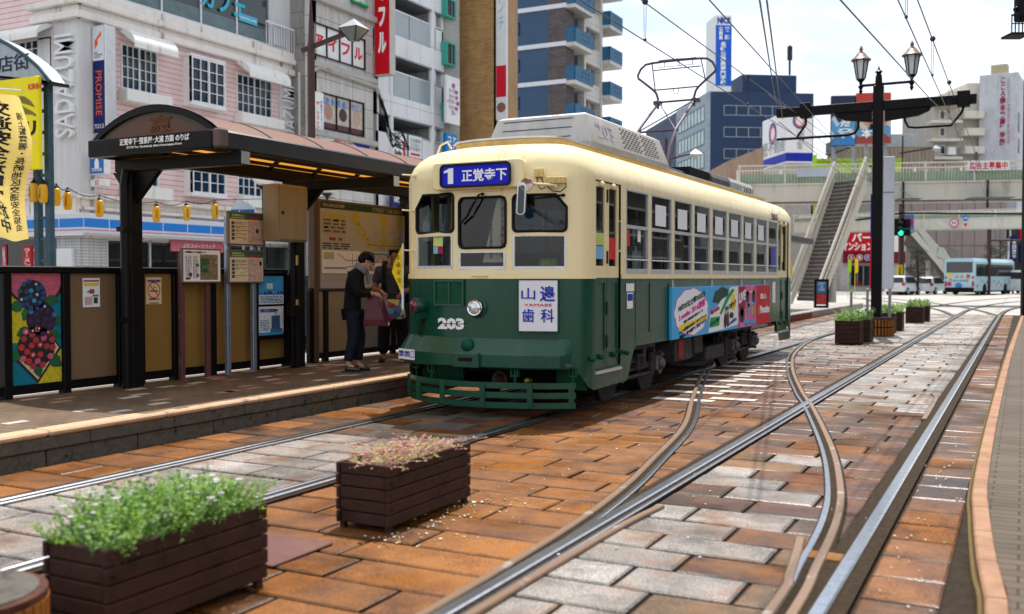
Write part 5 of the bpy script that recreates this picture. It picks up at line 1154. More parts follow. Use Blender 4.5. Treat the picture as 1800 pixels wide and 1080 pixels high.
# route map board under the roof and panels below it
MF = Fr((FX+.04, 0, 0), 90); u0, u1, z0, z1 = MF.r(561, 359, 735, 509)
t = G('route_map_board', 'large grey tram route map board with yellow stop markers under the shelter', 'map board', Fr((FX+.04, u0, PZ), 90))
MB().bbox(u0, u1, .0, .06, z0, z1, .01).build('board', BFR, t, fr=MF); MB().bbox(u0-.12, u0-.02, -.02, .08, PZ, z1+.10, .01).build('upright', mat('upright_brown', (.10, .065, .04), .5), t, fr=MF); MB().bbox(u1+.02, u1+.12, -.02, .08, PZ, z1+.10, .01).build('upright', MATS['upright_brown'], t, fr=MF)
f2 = Fr(MF.m @ Vector((u0+.03, -.002, z0+.03)), 90); W_, H_ = u1-u0-.06, z1-z0-.06; MB().box(0, W_, 0, .002, 0, H_).build('sheet', mat('map_grey', (.40, .395, .37), .45, var=.05), t, fr=f2)
MB().box(0, W_, -.001, 0, H_*.92, H_).build('header', mat('map_green', (.03, .06, .045), .5), t, fr=f2)
mp_ = MB()
def dot(x, z, rx, rz, c): mp_.cc = c; mp_.add([(W_*x+rx*math.cos(i*math.pi/7), -.004, H_*z+rz*math.sin(i*math.pi/7)) for i in range(14)], [tuple(range(14))])
def ln(x0, z0_, x1, z1_, w, c): 
 mp_.cc = c; d = Vector((W_*(x1-x0), H_*(z1_-z0_))); nn = Vector((-d.y, d.x)).normalized()*w/2
 mp_.add([(W_*x0-nn.x, -.003, H_*z0_-nn.y), (W_*x1-nn.x, -.003, H_*z1_-nn.y), (W_*x1+nn.x, -.003, H_*z1_+nn.y), (W_*x0+nn.x, -.003, H_*z0_+nn.y)], [(0, 1, 2, 3)])
YM = (.50, .40, .03)
for k in (0, .012): ln(.33+k, .82, .47+k, .52, .012, (.15, .02, .03) if k else (.03, .05, .2))
ln(.47, .52, .80, .52, .012, (.15, .04, .03)); ln(.62, .52, .62, .84, .012, (.2, .06, .03)); ln(.80, .52, .80, .82, .01, (.03, .15, .08))
for x, z in ((.33, .84), (.62, .82), (.80, .82)): dot(x, z, .08, .11, YM)
for i in range(5): dot(.37+.027*i, .73-.058*i, .09, .03, YM)
for i in range(3): dot(.62, .72-.065*i, .07, .03, YM)
for i in range(9): x = .53+.032*i; mp_.cc = YM; mp_.add([(W_*x-.014, -.0045, H_*.44), (W_*x+.014, -.0045, H_*.44), (W_*x+.014, -.0045, H_*.60), (W_*x-.014, -.0045, H_*.60)], [(0, 1, 2, 3)])
for i in range(26): x = .05+.036*i; dot(x, .165, .022, .022, YM); ln(x, .10, x-.03, .13, .004, (.08, .06, .05)) if False else ln(x+.012, .14, x-.02, .07, .004, (.07, .06, .05))
for i in range(16): a = rn.uniform(.3, .9); b = rn.uniform(.45, .8); ln(a, b, a+.05, b+.03, .004, (.07, .06, .05))
mp_.build('map_print', TINT, t, fr=f2)
cells(t, f2, W_, H_, [((.40, .36, .28), .02, .62, .24, .86), ((.48, .40, .05), .02, .82, .24, .86), ((.3, .03, .04), .08, .555, .14, .59), ((.3, .03, .04), .165, .555, .2, .59)]+fine_print(rn, .03, .23, .64, .81, 4)+fine_print(rn, .02, .28, .45, .53, 3, (.03, .03, .03)), y=-.002)
text('停留所 長崎電気軌道 路線図', .02*W_, .22*W_, .94*H_, .98*H_, -.003, MATS['map_grey'], t, f2, .0); text('STREET CAR ROUTE MAP', .5*W_, .95*W_, .935*H_, .985*H_, -.003, MATS['map_grey'], t, f2, .0)
for x0, y0, x1, y1, lab in ((566, 441, 634, 481, 'white printed line map sheet pinned on the lower half of the route map board'), (636, 444, 700, 482, 'blue headed timetable sheet pinned on the route map board behind the woman')):
 tt, f3, W3, H3 = plate('map_sheet', x0, y0, x1, y1, PAPER, lab, 'notice', -.012, .003, MF)
 it = fine_print(rn, .1, .9, .5, .9, 8)+fine_print(rn, .06, .8, .12, .35, 4) if 'blue' in lab else [((.5, .5, .2), .04, .70, .30, .92)]+fine_print(rn, .05, .3, .6, .7, 2)
 if 'blue' in lab: it.append(((.05, .3, .45), 0, .88, 1, .97))
 cells(tt, f3, W3, H3, it)
 if 'blue' not in lab:
  lb_ = MB()
  for a, b, c, d in ((.38, .88, .62, .58), (.62, .58, .95, .58), (.78, .9, .78, .3), (.62, .3, .95, .3), (.88, .8, .88, .3), (.05, .26, .62, .26), (.05, .21, .62, .21)):
   dx, dz = W3*(c-a), H3*(d-b); L = math.hypot(dx, dz); nx, nz_ = -dz/L*.005, dx/L*.005
   lb_.add([(W3*a-nx, -.003, H3*b-nz_), (W3*c-nx, -.003, H3*d-nz_), (W3*c+nx, -.003, H3*d+nz_), (W3*a+nx, -.003, H3*b+nz_)], [(0, 1, 2, 3)])
  lb_.build('line_diagram', mat('line_grey', (.18, .15, .14), .6, var=0), tt, fr=f3)
LF = Fr((FX, 0, 0), 90)
t = G('panel_fence', 'waist high fence of pale panels below the route map board', 'fence', Fr((FX, LF.uv(548, 600)[0], PZ), 90)); fm = MB()
cuts = [545, 571, 625, 690, 728]; uu = [LF.uv(c, 560)[0] for c in cuts]; ztp = LF.uv(600, 511)[1]; zbt = .40
fm.box(uu[0], uu[-1]+1.5, -.03, .03, zbt-.08, zbt); fm.box(uu[0], uu[-1]+1.5, -.03, .03, ztp, ztp+.04)
for u in uu: fm.bbox(u-.05, u+.05, -.035, .035, PZ, ztp)
fm.build('fence_frame', SB, t, fr=LF)
for i in range(4): MB().box(uu[i]+.05, uu[i+1]-.05, -.006, .006, zbt, ztp).build('fence_panel', TANG if i < 2 else mat('grey_panel', (.20, .19, .19), .3, var=.1), t, fr=LF)
# second column gear: conduit and junction box
JF = Fr((PX_+.13, 0, 0), 90); u = JF.uv(519, 550)[0]
t = G('junction_box', 'small black junction box with a brass tipped conduit on the shelter column', 'junction box', Fr((PX_+.13, u, PZ), 90)); MB().bbox(u-.10, u+.10, -.04, .06, .95, 1.10, .01).build('box', SB, t, fr=JF)
MB().tube([(u-.03, .02, PZ), (u-.03, .02, .95)], .025, 8).build('conduit', SB, t, fr=JF); MB().tube([(u+.04, 0, PZ), (u+.04, 0, .95)], .025, 8).build('conduit', SB, t, fr=JF); MB().tube([(u+.04, 0, 1.1), (u+.04, 0, 1.85), (u+.02, .02, 2.2)], .012, 6).build('cable', SB, t, fr=JF); MB().tube([(u+.04, 0, 1.10), (u+.04, 0, 1.17)], .022, 8).tube([(u+.04, 0, 1.62), (u+.04, 0, 1.75)], .02, 8).build('brass_gland', MATS['brass'], t, fr=JF)
# ------------------------------------------------------------------ the yellow banner at the left edge, seen from behind
NF = Fr((0, 6.9, 0)); u0, u1, z0, z1 = -6.9, 0, 0, 0
a = onY(54, 425, 6.35); top = onY(33, 150, 6.35); b = onY(-42, 420, 6.35)
t = G('banner_flag', 'yellow cloth traffic safety banner with black brush lettering seen from behind', 'banner', Fr((b.x, 6.35, PZ)))
zt_, zb_ = top.z, a.z; wv = MB(); NW, NH = 12, 24; rows = []
def bw(u, v): 
 xr = top.x+(a.x-top.x)*(1-(1-v)**.6 if False else (1-v)**.55); x = b.x+(xr-b.x)*u
 return (x, 6.35+.05*math.sin(5*u+4*v)+.03*math.sin(9*v+2*u), zb_+(zt_-zb_)*v+.04*math.sin(3*u)*(1-v)-.10*u*v+.03*(1-v)*math.sin(7*u))
for j in range(NH+1): rows.append([bw(i/NW, j/NH) for i in range(NW+1)])
for j in range(NH): 
 for i in range(NW): wv.add([rows[j][i], rows[j][i+1], rows[j+1][i+1], rows[j+1][i]], [(0, 1, 2, 3)])
wv.build('cloth', translucent('banner_yellow', (.74, .50, .05), (.95, .78, .30), .45), t, True, fr=Fr((0, 0, 0)))
def onb(s, u0, u1, v0, v1, bold):
 o_ = text(s, 0, 1, 0, 1, 0, LET_K, t, Fr((0, 0, 0)), bold, True, mirror=True, depth=.001)
 iv = WM[t.name]; inv = iv.inverted()
 for v in o_.data.vertices:
  p = iv @ v.co; q = Vector(bw(u0+(u1-u0)*p.x, v0+(v1-v0)*p.z)); q.y += p.y-.012; v.co = inv @ q
onb('交通安全運動実施中', .36, .72, .05, .95, .03); onb('浦上警察署・長崎地区交通安全協会', .80, .94, .06, .88, .015)
MB().tube([(b.x-.05, 6.37, PZ), (b.x-.05, 6.37, zt_+.15)], .015, 8).tube([(b.x-.1, 6.37, zt_+.06), (top.x+.02, 6.37, zt_-.05)], .010, 6).build('pole', WHT, t, fr=Fr((0, 0, 0)))
# ------------------------------------------------------------------ wooden planters
WOOD = mat('brown_plank', (.040, .0195, .0145), .6, var=.6, scale=5, bump=.4, bscale=22, dirt=(.016, .008, .006)); SOIL = mat('soil', (.03, .02, .012), .95, bump=.8, bscale=60)
def planter(fr, w, l, h, label, rows=5, group='planters between the tracks', feet=True):
 t = G('planter_box', label, 'planter', fr, group); gap = .032 if feet else .02; ph = (h-gap)/rows
 for nm, ax in (('side_planks', 0), ('side_planks', 1), ('end_planks', 2), ('end_planks', 3)):
  m = MB()
  for r in range(rows):
   z0 = gap+r*ph+.004; z1 = gap+(r+1)*ph-.002; j = rg.uniform(-.003, .003)
   if ax < 2: x = -w/2 if ax == 0 else w/2-.022; m.bbox(x+j, x+.022+j, -l/2+.0, l/2, z0, z1, .005)
   else: y = -l/2+.012 if ax == 2 else l/2-.034; m.bbox(-w/2+.026, w/2-.026, y+j, y+.022+j, z0, z1, .005)
  if ax < 2:
   for r in range(rows):
    for y in (-l/2+.035, l/2-.035): x = -w/2-.002 if ax == 0 else w/2+.002; m.ell((x, y, gap+(r+.5)*ph), (.004, .008, .008), 6, 4)
  m.build(nm, WOOD, t)
 m = MB()
 for sx in (-1, 1):
  for sy in (-1, 1): m.box(sx*(w/2-.028)-.015, sx*(w/2-.028)+.015, sy*(l/2-.045)-.02, sy*(l/2-.045)+.02, .0, h-.02)
 m.build('corner_batten', WOOD, t)
 MB().box(-w/2+.024, w/2-.024, -l/2+.036, l/2-.036, gap+.01, h-.10).build('light_block', BLK, t)  # black box added inside to stop light showing through the plank gaps
 MB().box(-w/2+.02, w/2-.02, -l/2+.03, l/2-.03, h-.09, h-.05).build('soil', SOIL, t); return t
def sprigs(name, fr, w, l, n, hmin, hmax, mats, seed, label, cat, leafl=.02, lean=.35, curl=0, group=None, leaves=9, flower=None, nf=0, thick=1):
 """a bed of stems with many small leaves"""
 r_ = random.Random(seed); t = G(name, label, cat, fr, group); bs_ = [MB() for _ in mats]; sm_ = MB(); fl_ = MB()
 for i in range(n):
  x, y = r_.uniform(-w/2, w/2), r_.uniform(-l/2, l/2); H_ = r_.uniform(hmin, hmax)*(1-.35*abs(2*y/l)**3); a = r_.uniform(0, 6.28); k = lean*r_.random()+.5*(abs(2*x/w)**2)*.5
  ox = math.cos(a)*k*H_+(x/w)*.25*H_; oy = math.sin(a)*k*H_+(y/l)*.25*H_; p = []
  for q in range(5): s_ = q/4; p.append(Vector((x+ox*s_*s_, y+oy*s_*s_, H_*s_-curl*H_*s_**3)))
  sm_.tube(p, [.0028*thick, .0025*thick, .002*thick, .0016*thick, .001*thick], 3, False)
  mb = bs_[r_.randrange(len(mats))]
  for q in range(leaves):
   s_ = .22+.78*(q+r_.random())/leaves; k_ = min(3, int(s_*4)); c = p[k_].lerp(p[k_+1], s_*4-k_); L = leafl*r_.uniform(.6, 1.3); d = Vector((r_.gauss(0, 1), r_.gauss(0, 1), r_.gauss(.3, .6))).normalized(); s2 = d.orthogonal().normalized()*L*.3
   m_ = c+d*L*.5; mb.add([c, m_+s2, c+d*L, m_-s2], [(0, 1, 2, 3)])
  if flower and i < nf: 
   c = p[-1]; rr_ = r_.uniform(.008, .014); 
   for q in range(5): aa = q*1.257; fl_.ell((c.x+math.cos(aa)*rr_*.8, c.y+math.sin(aa)*rr_*.8, c.z+.004), (rr_*.7, rr_*.7, rr_*.35), 5, 3)
 sm_.build('stems', mats[0], t)
 for i, (mb, m) in enumerate(zip(bs_, mats)): mb.build('foliage', m, t)
 if flower and nf: fl_.build('blossoms', flower, t)
 return t
def leafm(name, c, th): 
 return translucent(name, c, th, .4)
LG1 = leafm('leaf_green', (.20, .36, .055), (.36, .56, .06)); LG2 = leafm('leaf_light', (.30, .46, .18), (.40, .58, .18)); LG3 = leafm('leaf_deep', (.05, .14, .04), (.10, .22, .04))
PK1 = leafm('pink_stem', (.58, .27, .24), (.5, .25, .2)); PK2 = leafm('pale_pink', (.72, .48, .40), (.6, .4, .3)); PK3 = leafm('yellow_green', (.46, .48, .14), (.4, .45, .1)); FLW = leafm('white_flower', (.80, .78, .82), (.5, .5, .5)); FLP = leafm('violet_flower', (.22, .10, .40), (.2, .1, .3)); FLR = leafm('rose_flower', (.55, .08, .18), (.4, .06, .1))
pf = Fr((-3.355, 3.175, 0)); planter(pf, .37, .94, .39, 'big brown plank planter full of bright green herbs')
sprigs('green_herbs', Fr((-3.355, 3.175, .30)), .34, .86, 1050, .10, .28, [LG1, LG2, LG2, LG3], 5, 'bright green feathery herbs with a few white flowers in a plank planter', 'plant', .021, .45, leaves=17, flower=FLW, nf=60)
pf2 = Fr((-3.365, 5.14, 0)); planter(pf2, .37, .95, .39, 'brown plank planter with straggling pink stems, second from the camera')
sprigs('pink_succulent', Fr((-3.365, 5.14, .30)), .33, .88, 250, .10, .28, [PK2, PK1, PK3, PK2], 8, 'straggly pink and yellow succulent stems spilling over the second planter', 'plant', .021, 1.15, .45, leaves=10, thick=1.2, flower=PK1, nf=60)
# small square planters along the median
SQ = [((-3.38, 22.85), 'small square planter box nearest the tram on the median, with violets', FLP, 0), ((-3.28, 23.72), 'small square planter box just behind the first one, with violets', FLP, 0), ((-3.24, 28.0), 'square planter box right behind the lamp pole with white and red flowers', FLR, 1), ((-3.17, 29.2), 'square planter box with grassy green leaves behind the lamp pole', FLW, 2), ((-3.07, 34.4), 'square planter box far along the median, with red and white flowers', FLR, 1), ((-2.99, 35.6), 'farthest square planter box on the median, with pale flowers', FLW, 1)]
for i, ((x, y), lab, fm_, k) in enumerate(SQ):
 planter(Fr((x, y, 0)), .52, .60, .52, lab, 5, 'square planters on the median', False)
 sprigs('flower_bed', Fr((x, y, .44)), .46, .54, 120, .14, .34, [LG1, LG3, LG2] if k != 2 else [LG2, LG1], 20+i, ['violets and dark leaves in ', 'mixed red and white flowers in ', 'grassy light green leaves in '][k]+['the nearest small square planter', 'the second small square planter', 'the planter just behind the lamp pole', 'the planter second behind the lamp pole', 'the first of the two far planters', 'the farthest planter on the median'][i], 'plant', .055, .5, leaves=9, flower=fm_, nf=26)
# ------------------------------------------------------------------ PEOPLE
def skinmesh(vs, es, rs, root=0, sub=2):
 """grow one smooth surface round a skeleton and hand back its vertices and faces"""
 me = bpy.data.meshes.new('sk'); me.from_pydata(vs, es, []); ob = bpy.data.objects.new('sk', me); COL.objects.link(ob)
 sk = ob.modifiers.new('Skin', 'SKIN'); sk.use_smooth_shade = True
 for i, r in enumerate(rs): 
  d = me.skin_vertices[0].data[i]; d.radius = r if isinstance(r, tuple) else (r, r); d.use_root = (i == root)
 sd = ob.modifiers.new('Sub', 'SUBSURF'); sd.levels = sub; sd.render_levels = sub
 bpy.context.view_layer.update(); ev = ob.evaluated_get(bpy.context.evaluated_depsgraph_get()); m2 = ev.to_mesh()
 v = [tuple(p.co) for p in m2.vertices]; f = [tuple(p.vertices) for p in m2.polygons]; ev.to_mesh_clear()
 bpy.data.objects.remove(ob); bpy.data.meshes.remove(me); return v, f
def chain(nodes):
 """nodes: name -> (position, radius, parent)"""
 ks = list(nodes); ix = {k: i for i, k in enumerate(ks)}
 return [nodes[k][0] for k in ks], [(ix[nodes[k][2]], ix[k]) for k in ks if nodes[k][2]], [nodes[k][1] for k in ks]
SKIN = mat('skin', (.50, .28, .19), .5, var=.06); SKIN2 = mat('skin_tan', (.24, .12, .075), .5, var=.06); HAIR = mat('black_hair', (.010, .009, .010), .4, var=.4, scale=40)
JKT = mat('black_jacket', (.009, .009, .011), .8, var=.3, scale=12, bump=.3, bscale=40); TRS = mat('navy_trousers', (.012, .014, .026), .8, var=.25, scale=9, bump=.25, bscale=30)
SHT = mat('charcoal_shirt', (.045, .046, .052), .8, var=.25, scale=10, bump=.2, bscale=40); TRK = mat('black_trousers', (.010, .010, .011), .85, var=.3, bump=.2); SHOE = mat('shoe_black', (.010, .010, .012), .25, var=.2); SHOE2 = mat('shoe_brown', (.06, .035, .028), .5, var=.3)
def hand(mb, w, d, up, side, s=1, curl=.5):
 """palm with four bent fingers and a thumb leaving its side; w wrist, d pointing direction"""
 w, d, up, side = Vector(w), Vector(d).normalized(), Vector(up).normalized(), Vector(side).normalized()
 mb.tube([w-d*.02, w+d*.02, w+d*.055, w+d*.078], [.020*s, .027*s, .030*s, .022*s], 8)
 for i, (o_, L) in enumerate(((-.024, .062), (-.008, .070), (.008, .066), (.023, .052))):
  b = w+d*.072+side*o_*s; k1 = b+(d*(1-curl*.4)-up*curl*.6).normalized()*L*.45*s; k2 = k1+(d*(1-curl)-up*curl).normalized()*L*.33*s; k3 = k2+(d*(.6-curl)-up*curl*1.1).normalized()*L*.25*s
  mb.tube([b, k1, k2, k3], [.0088*s, .008*s, .0074*s, .0055*s], 6)
 b = w+d*.028+side*-.026*s; k1 = b+(d*.6-side*.7-up*.2).normalized()*.034*s; k2 = k1+(d*.8-side*.2-up*.5).normalized()*.026*s; mb.tube([b, k1, k2], [.011*s, .0095*s, .007*s], 6)
def headpts(c, fwd, up, s=1.0, par='neck'):
 c, f_, u_ = Vector(c), Vector(fwd).normalized(), Vector(up).normalized()
 return {'skull': (tuple(c+u_*.035-f_*.012), (.082*s, .095*s), par), 'crown': (tuple(c+u_*.10-f_*.015), (.055*s, .065*s), 'skull'), 'jaw': (tuple(c-u_*.055+f_*.045), (.048*s, .044*s), 'skull'), 'chin': (tuple(c-u_*.098+f_*.068), .022*s, 'jaw')}
def face(mb, c, fwd, up, side, s=1.0):
 c, f_, u_, s_ = Vector(c), Vector(fwd).normalized(), Vector(up).normalized(), Vector(side).normalized()
 mb.tube([c+f_*.082*s+u_*.018, c+f_*.105*s-u_*.022, c+f_*.085*s-u_*.030], [.009*s, .014*s, .008*s], 6)     # nose
 for k in (-1, 1): mb.ell(tuple(c+s_*k*.088*s-f_*.005-u_*.005), (.016*s, .016*s, .030*s), 6, 5)                # ears
def eyes(t, c, fwd, up, side, fr, s=1.0):
 c, f_, u_, s_ = Vector(c), Vector(fwd).normalized(), Vector(up).normalized(), Vector(side).normalized(); e = MB()
 for k in (-1, 1): e.ell(tuple(c+f_*.083*s+s_*k*.034*s+u_*.020), (.011*s, .011*s, .009*s), 6, 5); e.tube([c+f_*.088*s+s_*k*.018*s+u_*.042, c+f_*.084*s+s_*k*.052*s+u_*.042], .004, 5)
 e.build('eyes', HAIR, t, fr=fr); MB().tube([c+f_*.092*s-s_*.024-u_*.062, c+f_*.098*s-u_*.060, c+f_*.092*s+s_*.024-u_*.062], .006, 5).build('lips', mat('lips', (.30, .10, .09), .5, var=0), t, fr=fr)
# --- woman in profile, head bent over her bag
wfr = Fr((-7.50, 10.28, PZ), 27)
w = G('person', 'person in black jacket and navy trousers, looking down into a maroon bag', 'person', wfr)
N = {'pelvis': ((-.02, 0, .82), (.085, .075), None), 'waist': ((-.025, 0, .94), (.085, .07), 'pelvis'), 'chest': ((-.01, 0, 1.12), (.095, .075), 'waist'), 'upper': ((.02, 0, 1.23), (.08, .07), 'chest'), 'neck': ((.085, 0, 1.315), .046, 'upper')}
fw, upv = (.80, 0, -.60), (.60, 0, .80)
hc = (.165, 0, 1.385)
N.update(headpts(hc, fw, upv, .96))
for sd_, s in (('l', 1), ('r', -1)):
 e = .02 if s > 0 else 0
 N['sh'+sd_] = ((.015, s*.155, 1.225), .058, 'upper'); N['el'+sd_] = ((.055, s*.205, .985), .043, 'sh'+sd_); N['wr'+sd_] = ((.255, s*.085, 1.005 if s > 0 else .985), .028, 'el'+sd_)
 hx = .035 if s > 0 else -.03
 N['hip'+sd_] = ((-.015, s*.08, .74), .06, 'pelvis'); N['kn'+sd_] = ((.025+hx, s*.085, .43), .045, 'hip'+sd_); N['an'+sd_] = ((-.04+hx*1.4, s*.085, .10), .036, 'kn'+sd_); N['ft'+sd_] = ((.06+hx*1.4, s*.09, .03), .028, 'an'+sd_)
v_, e_, r_ = chain(N); bv, bf = skinmesh(v_, e_, r_); bd = MB().add(bv, bf); face(bd, hc, fw, upv, (0, 1, 0), .95)
hand(bd, (.262, .085, 1.005), (.9, -.1, -.1), (0, 0, 1), (0, 1, 0), .9, .25); hand(bd, (.262, -.085, .985), (.8, .3, -.35), (0, 0, 1), (0, -1, 0), .9, .6)
bd.build('body', SKIN, w, True, fr=wfr); eyes(w, hc, fw, upv, (0, 1, 0), wfr, .95)
jk = {'low': ((-.04, 0, .63), (.148, .128), None), 'hem': ((-.035, 0, .80), (.144, .125), 'low'), 'waist': ((-.03, 0, .95), (.126, .112), 'hem'), 'chest': ((-.015, 0, 1.11), (.138, .122), 'waist'), 'upper': ((.015, 0, 1.225), (.112, .106), 'chest'), 'coll': ((.06, 0, 1.285), (.066, .066), 'upper')}
for sd_, s in (('l', 1), ('r', -1)): jk['s'+sd_] = ((.01, s*.165, 1.22), .075, 'upper'); jk['e'+sd_] = ((.055, s*.21, .985), .060, 's'+sd_); jk['w'+sd_] = ((.225, s*.10, 1.0 if s > 0 else .98), .043, 'e'+sd_)
MB().add(*skinmesh(*chain(jk))).build('jacket', JKT, w, True, fr=wfr)
tr_ = {'p': ((-.02, 0, .83), (.142, .125), None)}
for sd_, s in (('l', 1), ('r', -1)): hx = .035 if s > 0 else -.03; tr_['h'+sd_] = ((-.015, s*.075, .73), (.098, .092), 'p'); tr_['k'+sd_] = ((.02+hx, s*.085, .43), (.076, .068), 'h'+sd_); tr_['a'+sd_] = ((-.03+hx*1.4, s*.085, .165), (.066, .064), 'k'+sd_); tr_['b'+sd_] = ((-.032+hx*1.4, s*.085, .135), (.064, .062), 'a'+sd_)
MB().add(*skinmesh(*chain(tr_))).build('trousers', TRS, w, True, fr=wfr)
for s in (1, -1):
 hx = .035 if s > 0 else -.03; x = -.04+hx*1.4; sh = MB(); sh.add(*skinmesh([(x-.045, s*.088, .038), (x+.03, s*.09, .042), (x+.11, s*.092, .032), (x+.165, s*.095, .024)], [(0, 1), (1, 2), (2, 3)], [.038, .042, .037, .022], 0)); sh.box(x-.075, x+.17, s*.09-.036, s*.09+.036, .0, .014); sh.build('shoe', SHOE, w, True, fr=wfr)
hr_ = MB(); hcv = Vector(hc); F3, U3 = Vector(fw), Vector(upv)
hp = [hcv+U3*.075-F3*.005, hcv+U3*.035-F3*.055, hcv-U3*.025-F3*.075, hcv-U3*.075-F3*.06]
vs, fs = skinmesh([tuple(hcv+U3*.085+F3*.022), tuple(hp[0]), tuple(hp[1]), tuple(hp[2]), tuple(hp[3]), tuple(hcv+U3*.03+Vector((0, .06, 0))+F3*.015), tuple(hcv+U3*.03-Vector((0, .06, 0))+F3*.015)], [(0, 1), (1, 2), (2, 3), (3, 4), (1, 5), (1, 6)], [.066, .100, .098, .082, .05, .072, .072], 1)
hr_.add(vs, fs)
rh = random.Random(4)
for i in range(70): 
 a = rh.uniform(0, 6.28); b = rh.uniform(.1, 1.2); d = (U3*math.sin(b)*.9+(Vector((0, 1, 0))*math.cos(a)+(-F3)*abs(math.sin(a)))*math.cos(b)).normalized(); p = hcv+U3*.03-F3*.02+d*.095; hr_.tube([p, p+d*.012-U3*.02, p+d*.008-U3*.05], [.008, .006, .002], 4)
hr_.build('hair', HAIR, w, True, fr=wfr)
scf = mat('scarf_grey', (.22, .22, .25), .85, var=.6, scale=60)
MB().loft([[(.075+.075*math.cos(a)*k+dx, .072*math.sin(a)*k, 1.295+dz+.035*math.cos(a)*-1) for a in [2*math.pi*i/16 for i in range(16)]] for k, dz, dx in ((.85, .045, .02), (1.12, .03, .01), (1.2, 0, 0), (1.08, -.03, -.005), (.8, -.035, 0))], True, False).tube([(.14, .03, 1.26), (.165, .035, 1.19), (.16, .03, 1.11)], [.03, .034, .02], 6).build('scarf', scf, w, True, fr=wfr)
# --- maroon bag in her hands
bgf = Fr((wfr.m @ Vector((.27, 0, .58))), 27); MARO = mat('maroon_leather', (.115, .010, .028), .32, var=.25, scale=6, coat=.3)
bg_ = G('handbag', 'maroon leather tote bag hanging from the hands of the person in black', 'handbag', bgf)
rings = [[(x*k, y*k2, z) for x, y in ((-.15, -.075), (.0, -.085), (.15, -.075), (.16, 0), (.15, .075), (0, .085), (-.15, .075), (-.16, 0))] for k, k2, z in ((1.0, 1, 0), (1.03, 1.05, .02), (.95, .95, .14), (.78, .75, .30), (.70, .62, .37))]
MB().loft(rings, True, True).build('bag_body', MARO, bg_, True, fr=bgf)
for y in (-.045, .045): MB().tube([(-.07, y, .34), (-.06, y*.9, .42), (-.0, y*.6, .455), (.06, y*.9, .42), (.07, y, .34)], .010, 6).build('strap', MARO, bg_, True, fr=bgf)
MB().prism([(.04, .34), (.11, .30), (.20, .06), (.12, .04)], -.095, -.082).build('flap', mat('maroon_dark', (.075, .006, .02), .4), bg_, fr=bgf); MB().tube([(.05, -.09, .36), (.08, -.10, .28), (.09, -.1, .22)], .007, 6).build('zip_pull', mat('brass', (.45, .30, .10), .4, .8), bg_, fr=bgf)
# --- man behind, facing the camera
mfr = Fr((-7.85, 11.66, PZ), 27)
m = G('person', 'person in a charcoal shirt with a backpack strap, head bowed, half hidden by the tram', 'person', mfr)
N = {'pelvis': ((0, 0, .84), (.11, .08), None), 'waist': ((0, 0, .97), (.11, .08), 'pelvis'), 'chest': ((.0, -.01, 1.17), (.13, .09), 'waist'), 'upper': ((.01, -.02, 1.30), (.12, .09), 'chest'), 'neck': ((.02, -.05, 1.38), .055, 'upper')}
fw2, up2 = (.05, -.90, -.42), (0, -.42, .90); hc2 = (.03, -.10, 1.475); N.update(headpts(hc2, fw2, up2, 1.0))
for sd_, s in (('l', 1), ('r', -1)):
 N['sh'+sd_] = ((s*.19+.01, -.01, 1.29), .065, 'upper'); N['el'+sd_] = ((s*.27, .0, 1.04), .046, 'sh'+sd_); N['wr'+sd_] = ((s*.13+.02, -.23, .98), .03, 'el'+sd_)
 N['hip'+sd_] = ((s*.10, 0, .76), .065, 'pelvis'); N['kn'+sd_] = ((s*.13, -.01, .44), .05, 'hip'+sd_); N['an'+sd_] = ((s*.15, .01, .10), .042, 'kn'+sd_); N['ft'+sd_] = ((s*.165, -.1, .035), .032, 'an'+sd_)
bd = MB().add(*skinmesh(*chain(N))); face(bd, hc2, fw2, up2, (1, 0, 0)); hand(bd, (-.11, -.24, .975), (.4, -.7, -.3), (0, 0, 1), (1, 0, 0), 1, .6); hand(bd, (.15, -.24, .975), (-.4, -.7, -.3), (0, 0, 1), (-1, 0, 0), 1, .6)
bd.build('body', SKIN2, m, True, fr=mfr); eyes(m, hc2, fw2, up2, (1, 0, 0), mfr)
jk = {'low': ((0, 0, .70), (.18, .14), None), 'hem': ((0, 0, .86), (.182, .142), 'low'), 'waist': ((0, 0, 1.0), (.178, .142), 'hem'), 'chest': ((0, -.01, 1.17), (.195, .148), 'waist'), 'upper': ((.01, -.02, 1.29), (.145, .115), 'chest'), 'coll': ((.015, -.035, 1.345), (.075, .075), 'upper')}
for sd_, s in (('l', 1), ('r', -1)): jk['s'+sd_] = ((s*.20+.01, -.01, 1.28), .085, 'upper'); jk['e'+sd_] = ((s*.25, .0, 1.10), .074, 's'+sd_)
MB().add(*skinmesh(*chain(jk))).build('shirt', SHT, m, True, fr=mfr)
tr_ = {'p': ((0, 0, .86), (.165, .135), None)}
for sd_, s in (('l', 1), ('r', -1)): tr_['h'+sd_] = ((s*.10, 0, .74), (.115, .115), 'p'); tr_['k'+sd_] = ((s*.13, -.01, .44), (.095, .095), 'h'+sd_); tr_['a'+sd_] = ((s*.15, .0, .10), (.08, .085), 'k'+sd_)
MB().add(*skinmesh(*chain(tr_))).build('trousers', TRK, m, True, fr=mfr)
for s in (1, -1): MB().add(*skinmesh([(s*.15, .05, .04), (s*.158, -.04, .045), (s*.168, -.14, .035)], [(0, 1), (1, 2)], [.042, .048, .036], 0)).build('shoe', SHOE2, m, True, fr=mfr)
H2 = Vector(hc2); F4, U4 = Vector(fw2), Vector(up2)
